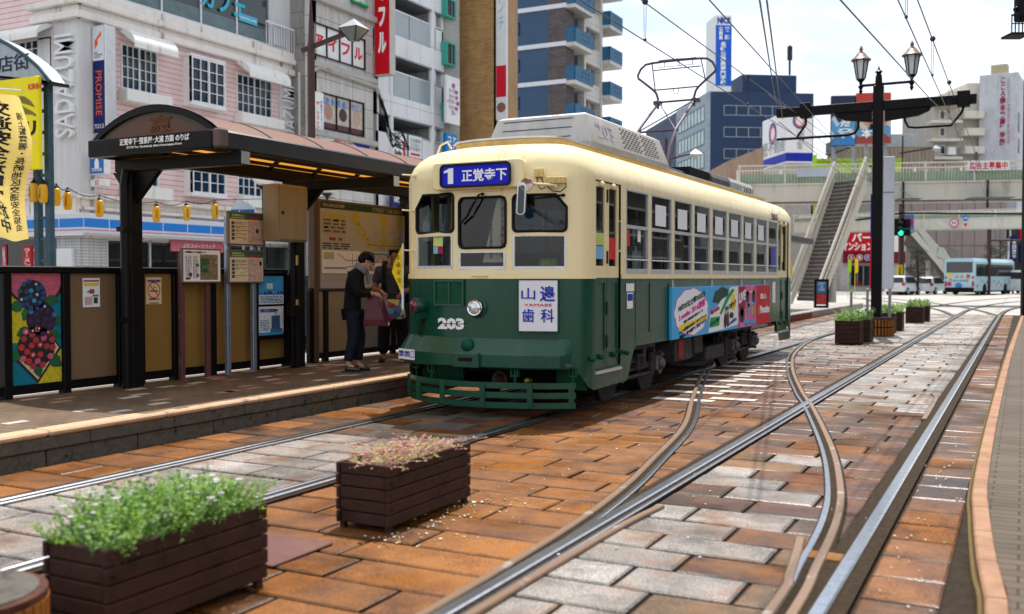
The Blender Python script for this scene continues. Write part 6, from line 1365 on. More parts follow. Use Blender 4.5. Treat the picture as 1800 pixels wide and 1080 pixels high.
MB().add(*skinmesh([tuple(H2+U4*.095+F4*.03), tuple(H2+U4*.08-F4*.02), tuple(H2+U4*.03-F4*.06), tuple(H2-U4*.03-F4*.065), tuple(H2+U4*.05+Vector((.055, 0, 0))), tuple(H2+U4*.05-Vector((.055, 0, 0)))], [(0, 1), (1, 2), (2, 3), (1, 4), (1, 5)], [.06, .085, .085, .06, .055, .055], 1)).build('hair', HAIR, m, True, fr=mfr)
st_ = MB()
for s in (-1, 1): st_.loft([[(s*.115-.03, y, z), (s*.115+.03, y, z), (s*.115+.03, y+.012, z+.01), (s*.115-.03, y+.012, z+.01)] for y, z in ((.10, 1.36), (.0, 1.415), (-.10, 1.37), (-.155, 1.25), (-.165, 1.1), (-.12, .98))], True, True)
st_.bbox(-.15, .17, .12, .27, .93, 1.36, .04); st_.build('backpack', JKT, m, fr=mfr)
fbf = Fr((mfr.m @ Vector((.04, -.29, .62))), 27); fb = G('handbag', 'bag with blue and red floral print carried by the person in the charcoal shirt', 'handbag', fbf)
def floral():
 m_, n, l, b = _new('floral_cloth'); t = n.new('ShaderNodeTexCoord'); vo = n.new('ShaderNodeTexVoronoi'); vo.inputs['Scale'].default_value = 14; l.new(t.outputs['Object'], vo.inputs['Vector']); r = n.new('ShaderNodeValToRGB'); r.color_ramp.interpolation = 'CONSTANT'
 for i, (p, c) in enumerate(((0, (.02, .12, .35)), (.3, (.35, .02, .05)), (.5, (.05, .30, .45)), (.68, (.03, .03, .05)), (.85, (.55, .45, .1)))):
  e = r.color_ramp.elements[i] if i < 2 else r.color_ramp.elements.new(p); e.position = p; e.color = (*c, 1)
 sp = n.new('ShaderNodeSeparateColor'); l.new(vo.outputs['Color'], sp.inputs[0]); l.new(sp.outputs[0], r.inputs[0]); l.new(r.outputs[0], b.inputs['Base Color']); return m_
MB().loft([[(x*k, y*k, z) for x, y in ((-.14, -.06), (0, -.075), (.14, -.06), (.15, 0), (.14, .06), (0, .075), (-.14, .06), (-.15, 0))] for k, z in ((.95, 0), (1.1, .03), (1.0, .15), (.75, .27))], True, True).build('bag_body', floral(), fb, True, fr=fbf)
MB().tube([(-.08, 0, .25), (-.05, 0, .34), (.05, 0, .34), (.08, 0, .25)], .010, 6).build('strap', BLK, fb, True, fr=fbf)
# ------------------------------------------------------------------ BUILDINGS ON THE LEFT
def at(fr, px, py, y=0):
 u, z = fr.uv(px, py, y); return u, z
def side(fr, u): return Fr(fr.m @ Vector((u, 0, 0)), math.degrees(fr.a)-90)      # face on the near end, seen from the left
WSH = {}
def window(t, fr, q, nu=2, nz=1, fw=.05, gm=None, fm=None, y=0, depth=.10, bars=.03, name='window'):
 u0, u1, z0, z1 = q; o = MB().frame(u0, u1, z0, z1, fw, y-.03, y+depth); 
 if nu > 1 or nz > 1: o.grid(u0+fw, u1-fw, z0+fw, z1-fw, nu, nz, bars, y-.015, y+.03)
 o = o.build(name, fm or WHT, t, fr=fr); MB().box(u0+fw, u1-fw, y+.035, y+.05, z0+fw, z1-fw).build('pane', gm or WINB, o, fr=fr); return o
def wall(mb, u0, u1, z0, z1, y0, y1, hs):
 """a wall with openings cut out of it, built from blocks"""
 us = sorted(set([u0, u1]+[min(max(h[k], u0), u1) for h in hs for k in (0, 1)])); zs = sorted(set([z0, z1]+[min(max(h[k], z0), z1) for h in hs for k in (2, 3)]))
 for a, b in zip(us, us[1:]):
  run = None
  for c, d in zip(zs, zs[1:]):
   if any(h[0]-1e-6 < (a+b)/2 < h[1]+1e-6 and h[2] < (c+d)/2 < h[3] for h in hs):
    if run: mb.box(a, b, y0, y1, *run); run = None
   else: run = (run[0], d) if run else (c, d)
  if run: mb.box(a, b, y0, y1, *run)
 return mb
PNK = tiles('pink_siding', (.82, .62, .62), (.80, .60, .60), (.40, .25, .25), 40, .165, .010, .6, 0, .6, (.88, .82, .78))
CRMW = mat('stained_white', (.74, .70, .66), .75, var=.2, scale=1.1, streak=True, dirt=(.30, .20, .14)); STUC = mat('white_stucco', (.66, .655, .67), .8, var=.14, scale=1.2, bump=.1, streak=True)
AWN = mat('awning_white', (.74, .74, .72), .6, var=.15, scale=2, streak=True, dirt=(.36, .32, .28))
B1X = -24.7; B1 = Fr((B1X, 20.35, 0), 90); B1S = side(B1, 0)
b1 = G('pink_building', 'pink sided building with white grid windows and a convenience store on the ground floor', 'building', B1)
UE = 9.75
def rb(*q, y=0): return B1.r(*q, y=y)
w1, w2, w3 = rb(213, 84, 277, 162), rb(322, 108, 381, 186), rb(416, 136, 478, 203)
w1b, w2b, w3b = (w1[0], w1[1], *rb(213, 262, 277, 327)[2:]), (w2[0], w2[1], *rb(322, 268, 381, 342)[2:]), (w3[0], w3[1], *rb(415, 285, 470, 346)[2:])
zc0, zc1 = at(B1, 144, 35)[1], at(B1, 144, 5)[1]; zf0, zf1 = at(B1, 144, 414)[1], at(B1, 144, 375)[1]; zg = at(B1, 320, 40)[1]
HTOP = 15.5; zt0 = zc1+.55
top_w = (at(B1, 208, 10)[0], at(B1, 474, 80)[0], zt0-.15, zt0+2.6)
hs = [w1, w2, w3, w1b, w2b, w3b]
sw = rb(190, 418, 470, 470); swu = (sw[0], UE-.3, .25, zf0-.06)
w_ = wall(MB(), .55, UE-.95, zf1+.55, zc0, 0, .25, hs); w_.build('siding', PNK, b1, fr=B1)
wall(MB(), 0, .55, zf1+.5, zc1, -.04, .25, []).box(UE-.95, UE, -.04, .25, zf1+.5, zc0).build('pilaster', STUC, b1, fr=B1)
wall(MB(), 0, UE, zf0-.06, zf1+.5, .06, .30, []).build('lower_band', CRMW, b1, fr=B1)
wall(MB(), .0, UE, zc1, HTOP, 0, .25, [top_w]).build('top_storey', STUC, b1, fr=B1)
cn = MB(); cn.bbox(-.12, UE, -.22, .0, zc0, zc0+.22, .02).bbox(-.06, UE, -.12, .0, zc0+.22, zc1-.10, .02); cn.bbox(-.16, UE, -.28, .0, zc1-.10, zc1+.10, .03); cn.bbox(-.1, UE, -.2, 0, zc1+.10, zc1+.35, .02); cn.build('cornice', CRMW, b1, fr=B1)
cn = MB(); cn.bbox(-.12, 6.2, -.22, .0, zc0, zc0+.22, .02) if False else None
MB().bbox(-.14, UE, -.14, .02, zf1+.42, zf1+.58, .02).bbox(-.1, UE, -.10, .02, zf1+.10, zf1+.20, .02).build('lower_cornice', CRMW, b1, fr=B1)
# near end of the building
SD = 9.0                                                   # it runs SD metres to the left
wall(MB(), -1.75, 0, zf1+.5, zc1, -.03, .25, []).build('end_pilaster', STUC, b1, fr=B1S)
aw = B1S.r(22, 70, 92, 130)
wall(MB(), -SD, -1.75, zf1+.5, zc1, 0, .25, [aw]).build('end_siding', PNK, b1, fr=B1S); wall(MB(), -SD, 0, zc1, HTOP, 0, .25, []).build('end_top_storey', PNK, b1, fr=B1S)
cn = MB(); cn.bbox(-1.9, .2, -.22, .0, zc0, zc0+.22, .02).bbox(-1.85, .12, -.12, 0, zc0+.22, zc1-.1, .02).bbox(-1.95, .26, -.28, 0, zc1-.1, zc1+.1, .03); cn.build('end_cornice', CRMW, b1, fr=B1S)
window(b1, B1S, aw, 6, 4, bars=.025); wall(MB(), -SD, 0, zf0-.06, zf1+.5, .06, .3, []).build('end_lower_band', CRMW, b1, fr=B1S)
def awning(fr, u0, u1, z0, z1, d=.75):
 m = MB(); pts = [(0, z1)]+[(-d*math.sin(R(a)), z0+(z1-z0)*math.cos(R(a))) for a in range(10, 91, 10)]+[(-d, z0-.12), (-d+.03, z0-.12), (-d+.04, z0), (0, z1-.04)]; m.prismx(pts, u0, u1); return m.build('awning', AWN, b1, True, fr=fr, sharp=30)
q = B1S.r(10, 50, 95, 72); awning(B1S, q[0], q[1], q[2], q[3], .6)
for px, wq in (((209, 66, 292, 88), w1), ((415, 119, 490, 139), w3)): q = rb(*px); awning(B1, wq[0]-.12, wq[1]+.18, wq[3]-.10, wq[3]+.42)
for i, wq in enumerate(hs):
 if i in (1, 4):                                        # bay windows
  u0, u1, z0, z1 = wq; bay = MB(); bay.bbox(u0-.05, u1+.05, -.42, .02, z0-.12, z0, .02).bbox(u0-.05, u1+.05, -.42, .02, z1, z1+.08, .02); bay.box(u0, u0+.05, -.38, 0, z0, z1); bay.box(u0-.0, u0+.04, -.40, -.36, z0, z1); bo_ = bay.build('bay_window', WHT, b1, fr=B1)
  window(b1, B1, wq, 1, 1, .05, y=-.38); sd_ = Fr(B1.m @ Vector((u0, 0, 0)), 0)
  g = MB().grid(u0+.05, (u0+u1)/2-.02, z0+.05, z1-.05, 2, 4, .025, -.41, -.37).grid((u0+u1)/2+.02, u1-.05, z0+.05, z1-.05, 2, 4, .025, -.41, -.37).box((u0+u1)/2-.03, (u0+u1)/2+.03, -.42, -.36, z0, z1); g.build('glazing_bars', WHT, bo_, fr=B1)
  MB().box(u0+.012, u0+.03, -.36, 0, z0+.04, z1-.04).build('side_pane', WINB, bo_, fr=B1)
  m = MB(); [m.box(u0-.003, u0+.012, -.36, 0, z0+(z1-z0)*k/4-.012, z0+(z1-z0)*k/4+.012) for k in (1, 2, 3)]; m.build('side_bars', WHT, bo_, fr=B1)
 else:
  o_ = window(b1, B1, wq, 2, 1, .045, bars=.06); u0, u1, z0, z1 = wq; g = MB(); mid = (u0+u1)/2; g.grid(u0+.045, mid-.03, z0+.045, z1-.045, 3, 4, .024, -.012, .03).grid(mid+.03, u1-.045, z0+.045, z1-.045, 3, 4, .024, -.012, .03); g.build('glazing_bars', WHT, o_, fr=B1)
  MB().bbox(u0-.14, u1+.24, -.42, .0, z0-.42, z0-.05, .02).build('flower_box', AWN, b1, fr=B1)
# top storey glass front with its lettering
u0, u1, z0, z1 = top_w; n = 4; o_ = MB().frame(u0, u1, z0, z1, .07, -.03, .1).grid(u0, u1, z0, z1, n, 1, .07, -.02, .08).build('shop_window', ALU, b1, fr=B1); MB().box(u0+.07, u1-.07, .04, .06, z0+.07, z1-.07).build('pane', mat('cafe_glass', (.02, .045, .05), .06, var=.5, scale=.7), o_, fr=B1)
MB().box(u0+.07, u1-.07, .02, .035, z0+.07, z0+.55).build('lower_film', mat('film_grey', (.09, .15, .17), .25, var=.3), o_, fr=B1)
CYN = mat('cyan_letters', (.06, .42, .62), .4, var=0); q = rb(352, 2, 427, 17); text('カフェ', q[0], q[1]+.1, q[2]-.1, q[3]+.35, -.03, CYN, o_, B1, .03); q = rb(419, 27, 448, 45); MB().box(q[0], q[1]+.1, -.03, -.022, q[2]+.08, q[3]).build('name_plate', CYN, o_, fr=B1); text('SANTAFE', q[0]+.05, q[1]+.05, q[2]+.17, q[3]-.1, -.034, WHT, o_, B1, .01)
# store fascia: white, blue, white, pink stripes, with upright joints
SKY_ = mat('fascia_blue', (.03, .22, .68), .35, var=.04); FW = mat('fascia_white', (.66, .70, .76), .35, var=.05); FP = mat('fascia_pink', (.60, .12, .25), .4, var=0)
H_ = zf1-zf0
for fr, a, b in ((B1, -.13, UE), (B1S, -SD, .285)):
 o_ = MB().bbox(a, b, -.28 if fr is B1 else -.16, .06, zf0, zf1, .02).build('fascia', FW, b1, fr=fr); yy = -.283 if fr is B1 else -.163
 MB().box(a, b, yy-.003, yy+.002, zf0+H_*.36, zf0+H_*.76).build('blue_band', SKY_, o_, fr=fr); MB().box(a, b, yy-.003, yy+.002, zf0+H_*.22, zf0+H_*.265).build('pink_line', FP, o_, fr=fr); MB().bbox(a, b, yy-.02, yy+.01, zf0-.02, zf0+H_*.12, .01).build('grey_lip', ALU, o_, fr=fr)
 jn = MB(); u = a+.9
 while u < b: jn.box(u-.012, u+.012, yy-.006, yy, zf0+.02, zf1); u += 1.05
 jn.build('joint', WHT, o_, fr=fr)
q = rb(462, 385, 478, 410); text('LAWSON', at(B1, 462, 400)[0], at(B1, 462, 400)[0]+2.0, zf0+H_*.40, zf0+H_*.72, -.292, WHT, b1, B1, .02)
# ground floor: white tiled corner, glass shop front with a dim interior
TIL = tiles('white_tile', (.60, .61, .64), (.56, .57, .60), (.24, .24, .27), .27, .09, .008, .35, 0, .4)
wall(MB(), 0, swu[0], 0, zf0-.06, .06, .3, []).box(UE-.3, UE, .06, .3, 0, zf0-.06).build('tiled_wall', TIL, b1, fr=B1); cu = B1S.uv(97, 440)[0]; wall(MB(), cu, -.0, 0, zf0-.06, .06, .3, []).build('tiled_wall', TIL, b1, fr=B1S)
q = B1S.r(105, 437, 132, 467); MB().bbox(q[0], q[1], -.12, .06, q[2]-.6, q[3], .01).build('meter_box', WHT, b1, fr=B1S)
o_ = MB().grid(swu[0], swu[1], swu[2], swu[3], 5, 1, .06, .05, .12).frame(swu[0], swu[1], swu[2], swu[3], .06, .05, .12).build('shop_front', ALU, b1, fr=B1); MB().box(swu[0], swu[1], .08, .095, swu[2], swu[3]).build('pane', glass('shop_glass', (.8, .86, .86)), o_, fr=B1)
MB().box(swu[0], swu[1], 3.6, 3.7, 0, 3.2).box(swu[0], swu[1], .3, 3.7, 0, .1).box(swu[0], swu[1], .3, 3.7, 3.2, 3.3).build('shop_inside', mat('shop_dark', (.05, .05, .05), .8), b1, fr=B1)
sh_ = MB(); sh_.cc = (1, 1, 1); rn = random.Random(9)
for i in range(90): u = rn.uniform(swu[0]+.1, swu[1]-.2); z = rn.choice([.5, .8, 1.1, 1.4]); sh_.cc = rn.choice([(.5, .1, .08), (.1, .2, .5), (.5, .45, .1), (.5, .5, .5), (.08, .3, .1), (.3, .15, .3)]); sh_.box(u, u+.18, 1.2, 1.5, z, z+.22)
sh_.build('shelf_goods', TINT, b1, fr=B1)
st_ = MB(); [st_.box(swu[0]+.3, swu[1]-.3, y, y+.1, 3.1, 3.14) for y in (.8, 1.8)]; st_.build('ceiling_lamp', mat('shop_lamp', (.9, .95, 1), .5, var=0, emit=2.0), b1, fr=B1)
wall(MB(), -SD, cu, 0, zf0-.06, .10, .3, []).build('end_shop_front', WIND, b1, fr=B1S)
for x0, y0, x1, y1 in ((0, 430, 8, 470), (37, 432, 52, 470), (54, 433, 63, 470)): q = B1S.r(x0, y0, x1, y1); o_ = MB().box(q[0], q[1], .07, .09, q[2]-.4, q[3]).build('red_poster', mat('poster_red', (.62, .04, .04), .6, var=.3), b1, fr=B1S); text('ラーメン' if x0 else 'MA', q[0]+.05, q[1]-.05, q[2], q[3]-.08, .066, LET_W, o_, B1S, .02, vert=bool(x0))
q = rb(300, 424, 392, 443); o_ = MB().box(q[0], q[1], -.02, .02, q[2], q[3]).build('pink_banner', mat('banner_pink', (.66, .18, .24), .6, var=.06), b1, fr=B1); text('ぷちスイーツフェア', q[0]+.5, q[1]-.4, q[2]+.1, q[3]-.1, -.024, LET_W, o_, B1, .015)
MB().box(.35, UE, 5, 5.2, 0, HTOP).box(.35, UE, .3, 5, HTOP-.1, HTOP).box(.3, UE-.2, .5, 5, zf1, zf1+.1).box(.3, UE-.2, .5, 5, 8.9, 9.0).box(.3, UE-.2, 3, 3.1, 0.1, HTOP-.1).build('core', mat('core_dark', (.05, .05, .05), .9), b1, fr=B1)
MB().box(-SD, -.3, 9.0, 9.1, 0, HTOP).build('end_core', MATS['core_dark'], b1, fr=B1S)
# raised capitals on both pilasters, reading upwards
LTR = mat('raised_letters', (.78, .79, .80), .5, var=.08)
def letters(t, fr, s, u0, u1, z0, z1, d=.12):
 o_ = text(s, u0, u1, z0, z1, -.035, LTR, t, fr, .008, rot=90, name='raised_letters', depth=d); return o_
q = B1S.r(104, 62, 135, 243); letters(b1, B1S, 'SADAZUMI', q[0], q[1], q[2], q[3]); q2 = rb(482, 150, 511, 240); letters(b1, B1, 'SADAZUMI', UE-.85, UE-.15, q2[3]-(q[3]-q[2])*.86, q2[3])
MB().tube([(UE-.02, -.12, zf1), (UE-.02, -.12, zc0)], .05, 8).build('drain_pipe', WHT, b1, fr=B1)
bl_ = MB(); u = 7.9; [bl_.box(u+i*.14, u+i*.14+.02, -.22, -.2, zc1+.35, zc1+1.2) for i in range(13)]; bl_.box(7.9, 9.65, -.23, -.19, zc1+1.18, zc1+1.24); bl_.build('balcony_railing', WHT, b1, fr=B1); MB().bbox(8.5, 9.2, -.1, .1, zc1+.5, zc1+1.25).build('air_conditioner', ALU, b1, fr=B1)
def boxsign(name, label, fr, u0, u1, z0, z1, proj, th, m, sidem=None, cat='sign'):
 """sign box standing out of a facade, its face turned to the near end"""
 t = G(name, label, cat, Fr(fr.m @ Vector((u0, 0, z0)), math.degrees(fr.a))); MB().bbox(u0, u0+th, -proj-.06, -.06, z0, z1, .02).build('sign_case', sidem or ALU, t, fr=fr)
 f2 = Fr(fr.m @ Vector((u0-.004, -.06, 0)), math.degrees(fr.a)-90)
 o_ = MB().box(.03, proj-.03, -.004, 0, z0+.03, z1-.03).build('sign_face', m, t, fr=f2)
 for z in (z0+(z1-z0)*.25, z0+(z1-z0)*.72): MB().box(u0+th*.3, u0+th*.7, -.06, .0, z-.15, z+.15).build('bracket', GRYM, t, fr=fr)
 return t, f2, proj
u = at(B1, 186, 140, -.9)[0]
pz0, pz1 = at(B1, 175, 234, -.5)[1], at(B1, 175, 42, -.5)[1]
NAVY = mat('sign_navy', (.012, .02, .12), .35, var=.04)
t, f2, pw = boxsign('vertical_sign', 'tall navy and white sign box with orange lettering on the corner of the pink building', B1, .42, .82, pz0, pz1, .54, .40, NAVY)
h = pz1-pz0; MB().box(.03, pw-.03, -.008, -.004, pz0+h*.675, pz1-.03).build('white_face', FW, t, fr=f2); text('PROMISE', .15, .40, pz0+h*.17, pz0+h*.58, -.012, LET_O, t, f2, .0, rot=-90); text('プロミス', .06, .48, pz0+h*.05, pz0+h*.095, -.012, LET_W, t, f2, .01)
MB().prism([(.12, pz0+h*.78), (.25, pz0+h*.82), (.25, pz0+h*.87), (.40, pz0+h*.90), (.40, pz0+h*.945), (.12, pz0+h*.86)], -.012, -.009).build('emblem', LET_O, t, fr=f2); text('SMBC\nCONSUMER\nFINANCE', .1, .44, pz0+h*.70, pz0+h*.755, -.012, GRYM, t, f2, .0, just='LEFT')
# store sign (milk can emblem) hung on the corner pilaster
sz0, sz1 = at(B1, 172, 307, -.4)[1], at(B1, 172, 266, -.4)[1]
t, f2, pw = boxsign('store_sign', 'curved blue store sign with a white milk can emblem, beside the shelter post', B1, .28, .56, sz0, sz1, .62, .24, mat('lawson_blue', (.03, .16, .50), .35, var=.04), WHT)
text('LAWSON', .10, .52, sz1-.22, sz1-.10, -.01, LET_W, t, f2, .02); text('STATION', .10, .52, sz0+.09, sz0+.19, -.01, LET_W, t, f2, .015); h = (sz0+sz1)/2
MB().add([(.31+x, -.009, h+z) for x, z in ((-.09, -.17), (.09, -.17), (.09, .03), (.05, .09), (.05, .12), (.07, .15), (-.07, .15), (-.05, .12), (-.05, .09), (-.09, .03))], [tuple(range(10))]).build('emblem', LET_W, t, fr=f2)
zz0, zz1 = at(B1, 172, 328, -.4)[1], at(B1, 172, 315, -.4)[1]; t, f2, pw = boxsign('liquor_sign', 'small white sign with one red character below the blue store sign', B1, .28, .50, zz0, zz1, .62, .22, WHT, WHT); text('酒', .22, .40, zz0+.04, zz1-.03, -.008, LET_R, t, f2, .03)
# ------------------------------------------------------------------ grey panelled building
B2X = -23.7; v0 = onX(548, 200, B2X).y; v1 = onX(656, 200, B2X).y; B2 = Fr((B2X, v0, 0), 90); B2S = side(B2, 0); UE2 = v1-v0; H2_ = 19
STP = tiles('stone_panel', (.60, .59, .57), (.56, .55, .53), (.17, .165, .16), .85, .75, .012, .7, 0, .3, (.62, .60, .57)); STD = tiles('dirty_stone', (.30, .29, .27), (.26, .25, .235), (.12, .115, .11), .7, .6, .012, .8, .5, .3, (.5, .48, .45))
b2 = G('grey_building', 'narrow grey stone panelled building with red lettered windows, next to the pink one', 'building', B2)
q1, q2_ = B2.r(550, 40, 642, 118), B2.r(566, 168, 640, 238)
def r2(x0, y0, x1, y1): return B2.r(x0, y0, x1, y1)
zw0, zw1 = at(B2, 596, 110)[1], at(B2, 596, 54)[1]; q1 = (q1[0], q1[1], zw0, zw1); zw0, zw1 = at(B2, 603, 234)[1], at(B2, 603, 172)[1]; q2_ = (q2_[0], q2_[1], zw0, zw1)
wall(MB(), 0, UE2, 0, H2_, 0, .3, [q1, q2_]).build('wall', STP, b2, fr=B2); wall(MB(), -9, 0, 0, H2_, 0.002, .3, []).build('end_wall', STD, b2, fr=B2S); MB().box(.35, UE2, 4, 9, 0, H2_).build('core', MATS['core_dark'], b2, fr=B2)
for z in (q1[2]-.35, q1[3]+.9, q2_[2]-.2): MB().bbox(-.05, UE2+.05, -.22, 0, z-.12, z+.1, .02).build('ledge', CON, b2, fr=B2)
o_ = window(b2, B2, q1, 4, 1, .05, WHT, BLK, bars=.05, name='sign_window')
for i, c in enumerate('アイフル'): a = q1[0]+(q1[1]-q1[0])*(i+.16)/4; text(c, a, a+(q1[1]-q1[0])*.165, q1[2]+.35, q1[3]-.4, .028, LET_R, o_, B2, .035)
o_ = window(b2, B2, q2_, 3, 1, .05, mat('salon_print', (.58, .50, .46), .35, var=.3, scale=2.2), BLK, bars=.06, name='salon_window'); hq = q2_[3]-q2_[2]
MB().box(q2_[0]+.05, q2_[1]-.05, .028, .034, q2_[2]+.06, q2_[2]+hq*.2).build('dark_strip', mat('maroon_strip', (.12, .05, .05), .4, var=.4, scale=5), o_, fr=B2)
for i, s in enumerate(('健康･美', '若･癒し', 'サロン')): a = q2_[0]+(q2_[1]-q2_[0])*(i+.1)/3; text(s, a, a+(q2_[1]-q2_[0])*.26, q2_[3]-.42, q2_[3]-.14, .026, mat('sky_letters', (.05, .25, .6), .5, var=0), o_, B2, .02)
fg_ = MB(); fg_.cc = (0, 0, 0)
for i, (c, k) in enumerate((((.45, .25, .18), .3), ((.05, .035, .03), .25), ((.55, .36, .27), .3))): a = q2_[0]+(q2_[1]-q2_[0])*(i+.5)/3; fg_.cc = c; fg_.add([(a+.26*math.cos(j*math.pi/7), .030, q2_[2]+hq*.5+hq*k*.75*math.sin(j*math.pi/7)) for j in range(14)], [tuple(range(14))])
fg_.build('printed_shapes', TINT, o_, fr=B2)
q = r2(566, 236, 646, 262); z0, z1 = at(B2, 606, 262)[1], at(B2, 606, 241)[1]; o_ = MB().bbox(q[0], q[1], -.10, 0, z0, z1, .01).build('shop_banner', WHT, b2, fr=B2); MB().prism([(q[1]-1.6, z1-.02), (q[1]-.02, z1-.02), (q[1]-.02, z0+.02), (q[1]-.5, z0+.02)], -.108, -.102).build('blue_corner', LET_B, o_, fr=B2); text('中国式マッサージサロン', q[0]+.6, q[1]-1.0, z0+.12, z1-.2, -.112, LET_R, o_, B2, .01)
q = r2(549, 163, 565, 245); o_ = MB().bbox(q[0], q[1], -.12, 0, q[2]-.4, q[3], .01).build('upright_sign', WHT, b2, fr=B2); text('ザ･リラックサロン', q[0]+.08, (q[0]+q[1])/2-.0, q[2]-.2, q[3]-.35, -.125, LET_R, o_, B2, .015, True); text('中国式マッサージサロン', (q[0]+q[1])/2+.08, q[1]-.1, q[2], q[3]-.3, -.125, LET_B, o_, B2, .0, True)
q = r2(615, -6, 643, 10); o_ = MB().bbox(q[0], q[1], -.15, 0, q[2], q[3]+.5, .01).build('green_sign', mat('sign_green', (.01, .28, .10), .4, var=.05), b2, fr=B2); text('826-0011', q[0]+.05, q[1]-.05, q[2]+.08, q[3]-.02, -.155, LET_W, o_, B2, .02)
pp_ = MB(); z = at(B2, 560, 120)[1]; pp_.tube([(-.2, -.1, z-.25), (.3, -.12, z+.0), (4.0, -.12, z-.1), (4.4, -.15, z-.7)], .09, 8); pp_.tube([(-.6, .1, 0), (-.6, .1, 9)], .05, 6); pp_.build('conduit_pipe', CON, b2, True, fr=B2)
cw = MB()
for i in range(9): a = i/9; cw.tube([(4.1+.1*a, -.15, z-.2), (4.3+.3*math.sin(i), -.3, z-1.2-.3*a), (4.7+.2*a, -.35, z-2.2+.3*math.cos(i*2)), (5.3+.3*a, -.4, z-2.1-.4*math.sin(i*1.3)), (6.0, -.4, z-2.3-.2*a)], .022, 5)
cw.build('cable_bundle', BLK, b2, fr=B2)
u = at(B2, 690, 60, -1.0)[0]; az0, az1 = at(B2, 676, 131, -.6)[1], at(B2, 676, -60, -.6)[1]
t, f2, pw = boxsign('vertical_sign', 'tall red sign box with white katakana on the grey building, running out of the top', B2, UE2+.0, UE2+.4, az0, az1, .78, .4, mat('sign_red', (.55, .005, .015), .4, var=.05), mat('sign_side', (.52, .48, .46), .5, var=.1))
hh = at(B2, 676, 93, -.6)[1]; text('アイフル', .20, .60, hh, hh+(hh-az0)*5.0*.92, -.01, LET_W, t, f2, .05, True, spacing=1.12)
# ------------------------------------------------------------------ white balcony building
B3X = -24.3; a0 = onX(662, 200, B3X).y; a1 = onX(779, 200, B3X).y; B3 = Fr((B3X, a0, 0), 90); UE3 = a1-a0
b3 = G('white_building', 'white apartment building with glass fronted balconies behind the red sign', 'building', B3)
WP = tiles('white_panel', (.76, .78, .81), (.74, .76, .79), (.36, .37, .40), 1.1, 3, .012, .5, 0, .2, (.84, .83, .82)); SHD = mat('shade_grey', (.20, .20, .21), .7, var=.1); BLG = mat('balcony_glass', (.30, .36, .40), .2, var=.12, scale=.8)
zr = [at(B3, 695, y)[1] for y in (235, 127, 19)]; dz = zr[1]-zr[0]; lev = [zr[0]-dz]+zr+[zr[2]+dz*k for k in (1, 2)]
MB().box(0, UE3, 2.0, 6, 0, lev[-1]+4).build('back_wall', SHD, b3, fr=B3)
for i, z in enumerate(lev):
 sl_ = MB().bbox(0, UE3, -.05, 2.0, z-1.95, z-1.05, .01).build('balcony_front', WP, b3, fr=B3); MB().box(0, UE3, -.07, 2, z-2.0, z-1.93).build('slab_edge', GRYM, sl_, fr=B3)
 pn = MB().box(1.3, UE3*.46, 0, .03, z-1.05, z).box(UE3*.46+.06, UE3*.80, 0, .03, z-1.05, z).build('balcony_panel', BLG if i != 1 else WHT, b3, fr=B3); MB().box(UE3*.84, UE3, 0, .06, z-1.05, z-.05).box(0, .9, 0, .06, z-1.05, z-.05).build('end_panel', WP, b3, fr=B3); MB().box(.9, UE3, -.02, .05, z, z+.06).build('hand_rail', ALU, b3, fr=B3)
 for a, b in ((1.2, UE3*.32), (UE3*.36, UE3*.62)): window(b3, B3, (a, b, z-.95, z+1.05), 2, 1, .07, WIND, GRYM, y=1.95)
for u in (1.05, UE3*.82): MB().tube([(u, .05, 0), (u, .05, lev[-1]+4)], .16, 10).build('column', WP, b3, True, fr=B3)
MB().box(UE3*.84, UE3*.88, 0, 2, 0, lev[-1]+4).box(UE3*.98, UE3, 0, 2.0, 0, lev[-1]+4).box(0, .12, 0, 2, 0, lev[-1]+4).build('fin_wall', WP, b3, fr=B3)
for x0, x1, s, c in ((689, 714, None, 0), (716, 741, 'ご案内', 1)):
 a = at(B3, x0, 250)[0]; b = at(B3, x1, 250)[0]; z = lev[1]; o_ = MB().box(a, b, -.04, -.005, z-1.1, z+.12).build('studio_board', mat('board_green_edge', (.05, .22, .18), .5), b3, fr=B3); MB().box(a+.05, b-.05, -.045, -.04, z-1.05, z+.07).build('board_sheet', WHT, o_, fr=B3)
 if not s: text('Sisai\nMusic\nStudio', a+.12, a+(b-a)*.62, z-.95, z, -.05, LET_K, o_, B3, .03, just='LEFT'); MB().add([(a+(b-a)*x, -.05, z-1.02+1.0*k) for x, k in ((.72, .05), (.9, .05), (.86, .5), (.95, .72), (.84, .68), (.84, .85), (.76, .85), (.76, .66), (.70, .55))], [tuple(range(9))]).build('dancer_mark', LET_R, o_, fr=B3)
 else: text('生徒募集\nSTUDIO\n教室案内', a+.15, b-.15, z-.6, z-.05, -.05, GRYM, o_, B3, .0); MB().box(a+.2, a+.6, -.05, -.046, z-.8, z-.7).box(b-.6, b-.2, -.05, -.046, z-.8, z-.7).build('red_mark', LET_R, o_, fr=B3)
for x0, y0, x1, y1, m_, s, lm in ((556, 322, 640, 362, mat('magenta_print', (.55, .01, .32), .4, var=.55, scale=1.6), 'メイルーム', PAPER), (686, 336, 712, 362, NAVY, '営業案内', LET_W)):
 q = B3.r(x0, y0, x1, y1, -.3); o_ = MB().bbox(q[0], q[1], -.35, -.25, q[2]-.5, q[3], .02).build('shop_sign', m_, b3, fr=B3); text(s, q[0]+.2, q[0]+.2+(q[1]-q[0])*.5, q[3]-.5, q[3]-.15, -.355, lm, o_, B3, .02)
MB().box(-2, UE3, -.1, 2, 0, 3.0).build('shop_base', SHD, b3, fr=B3)
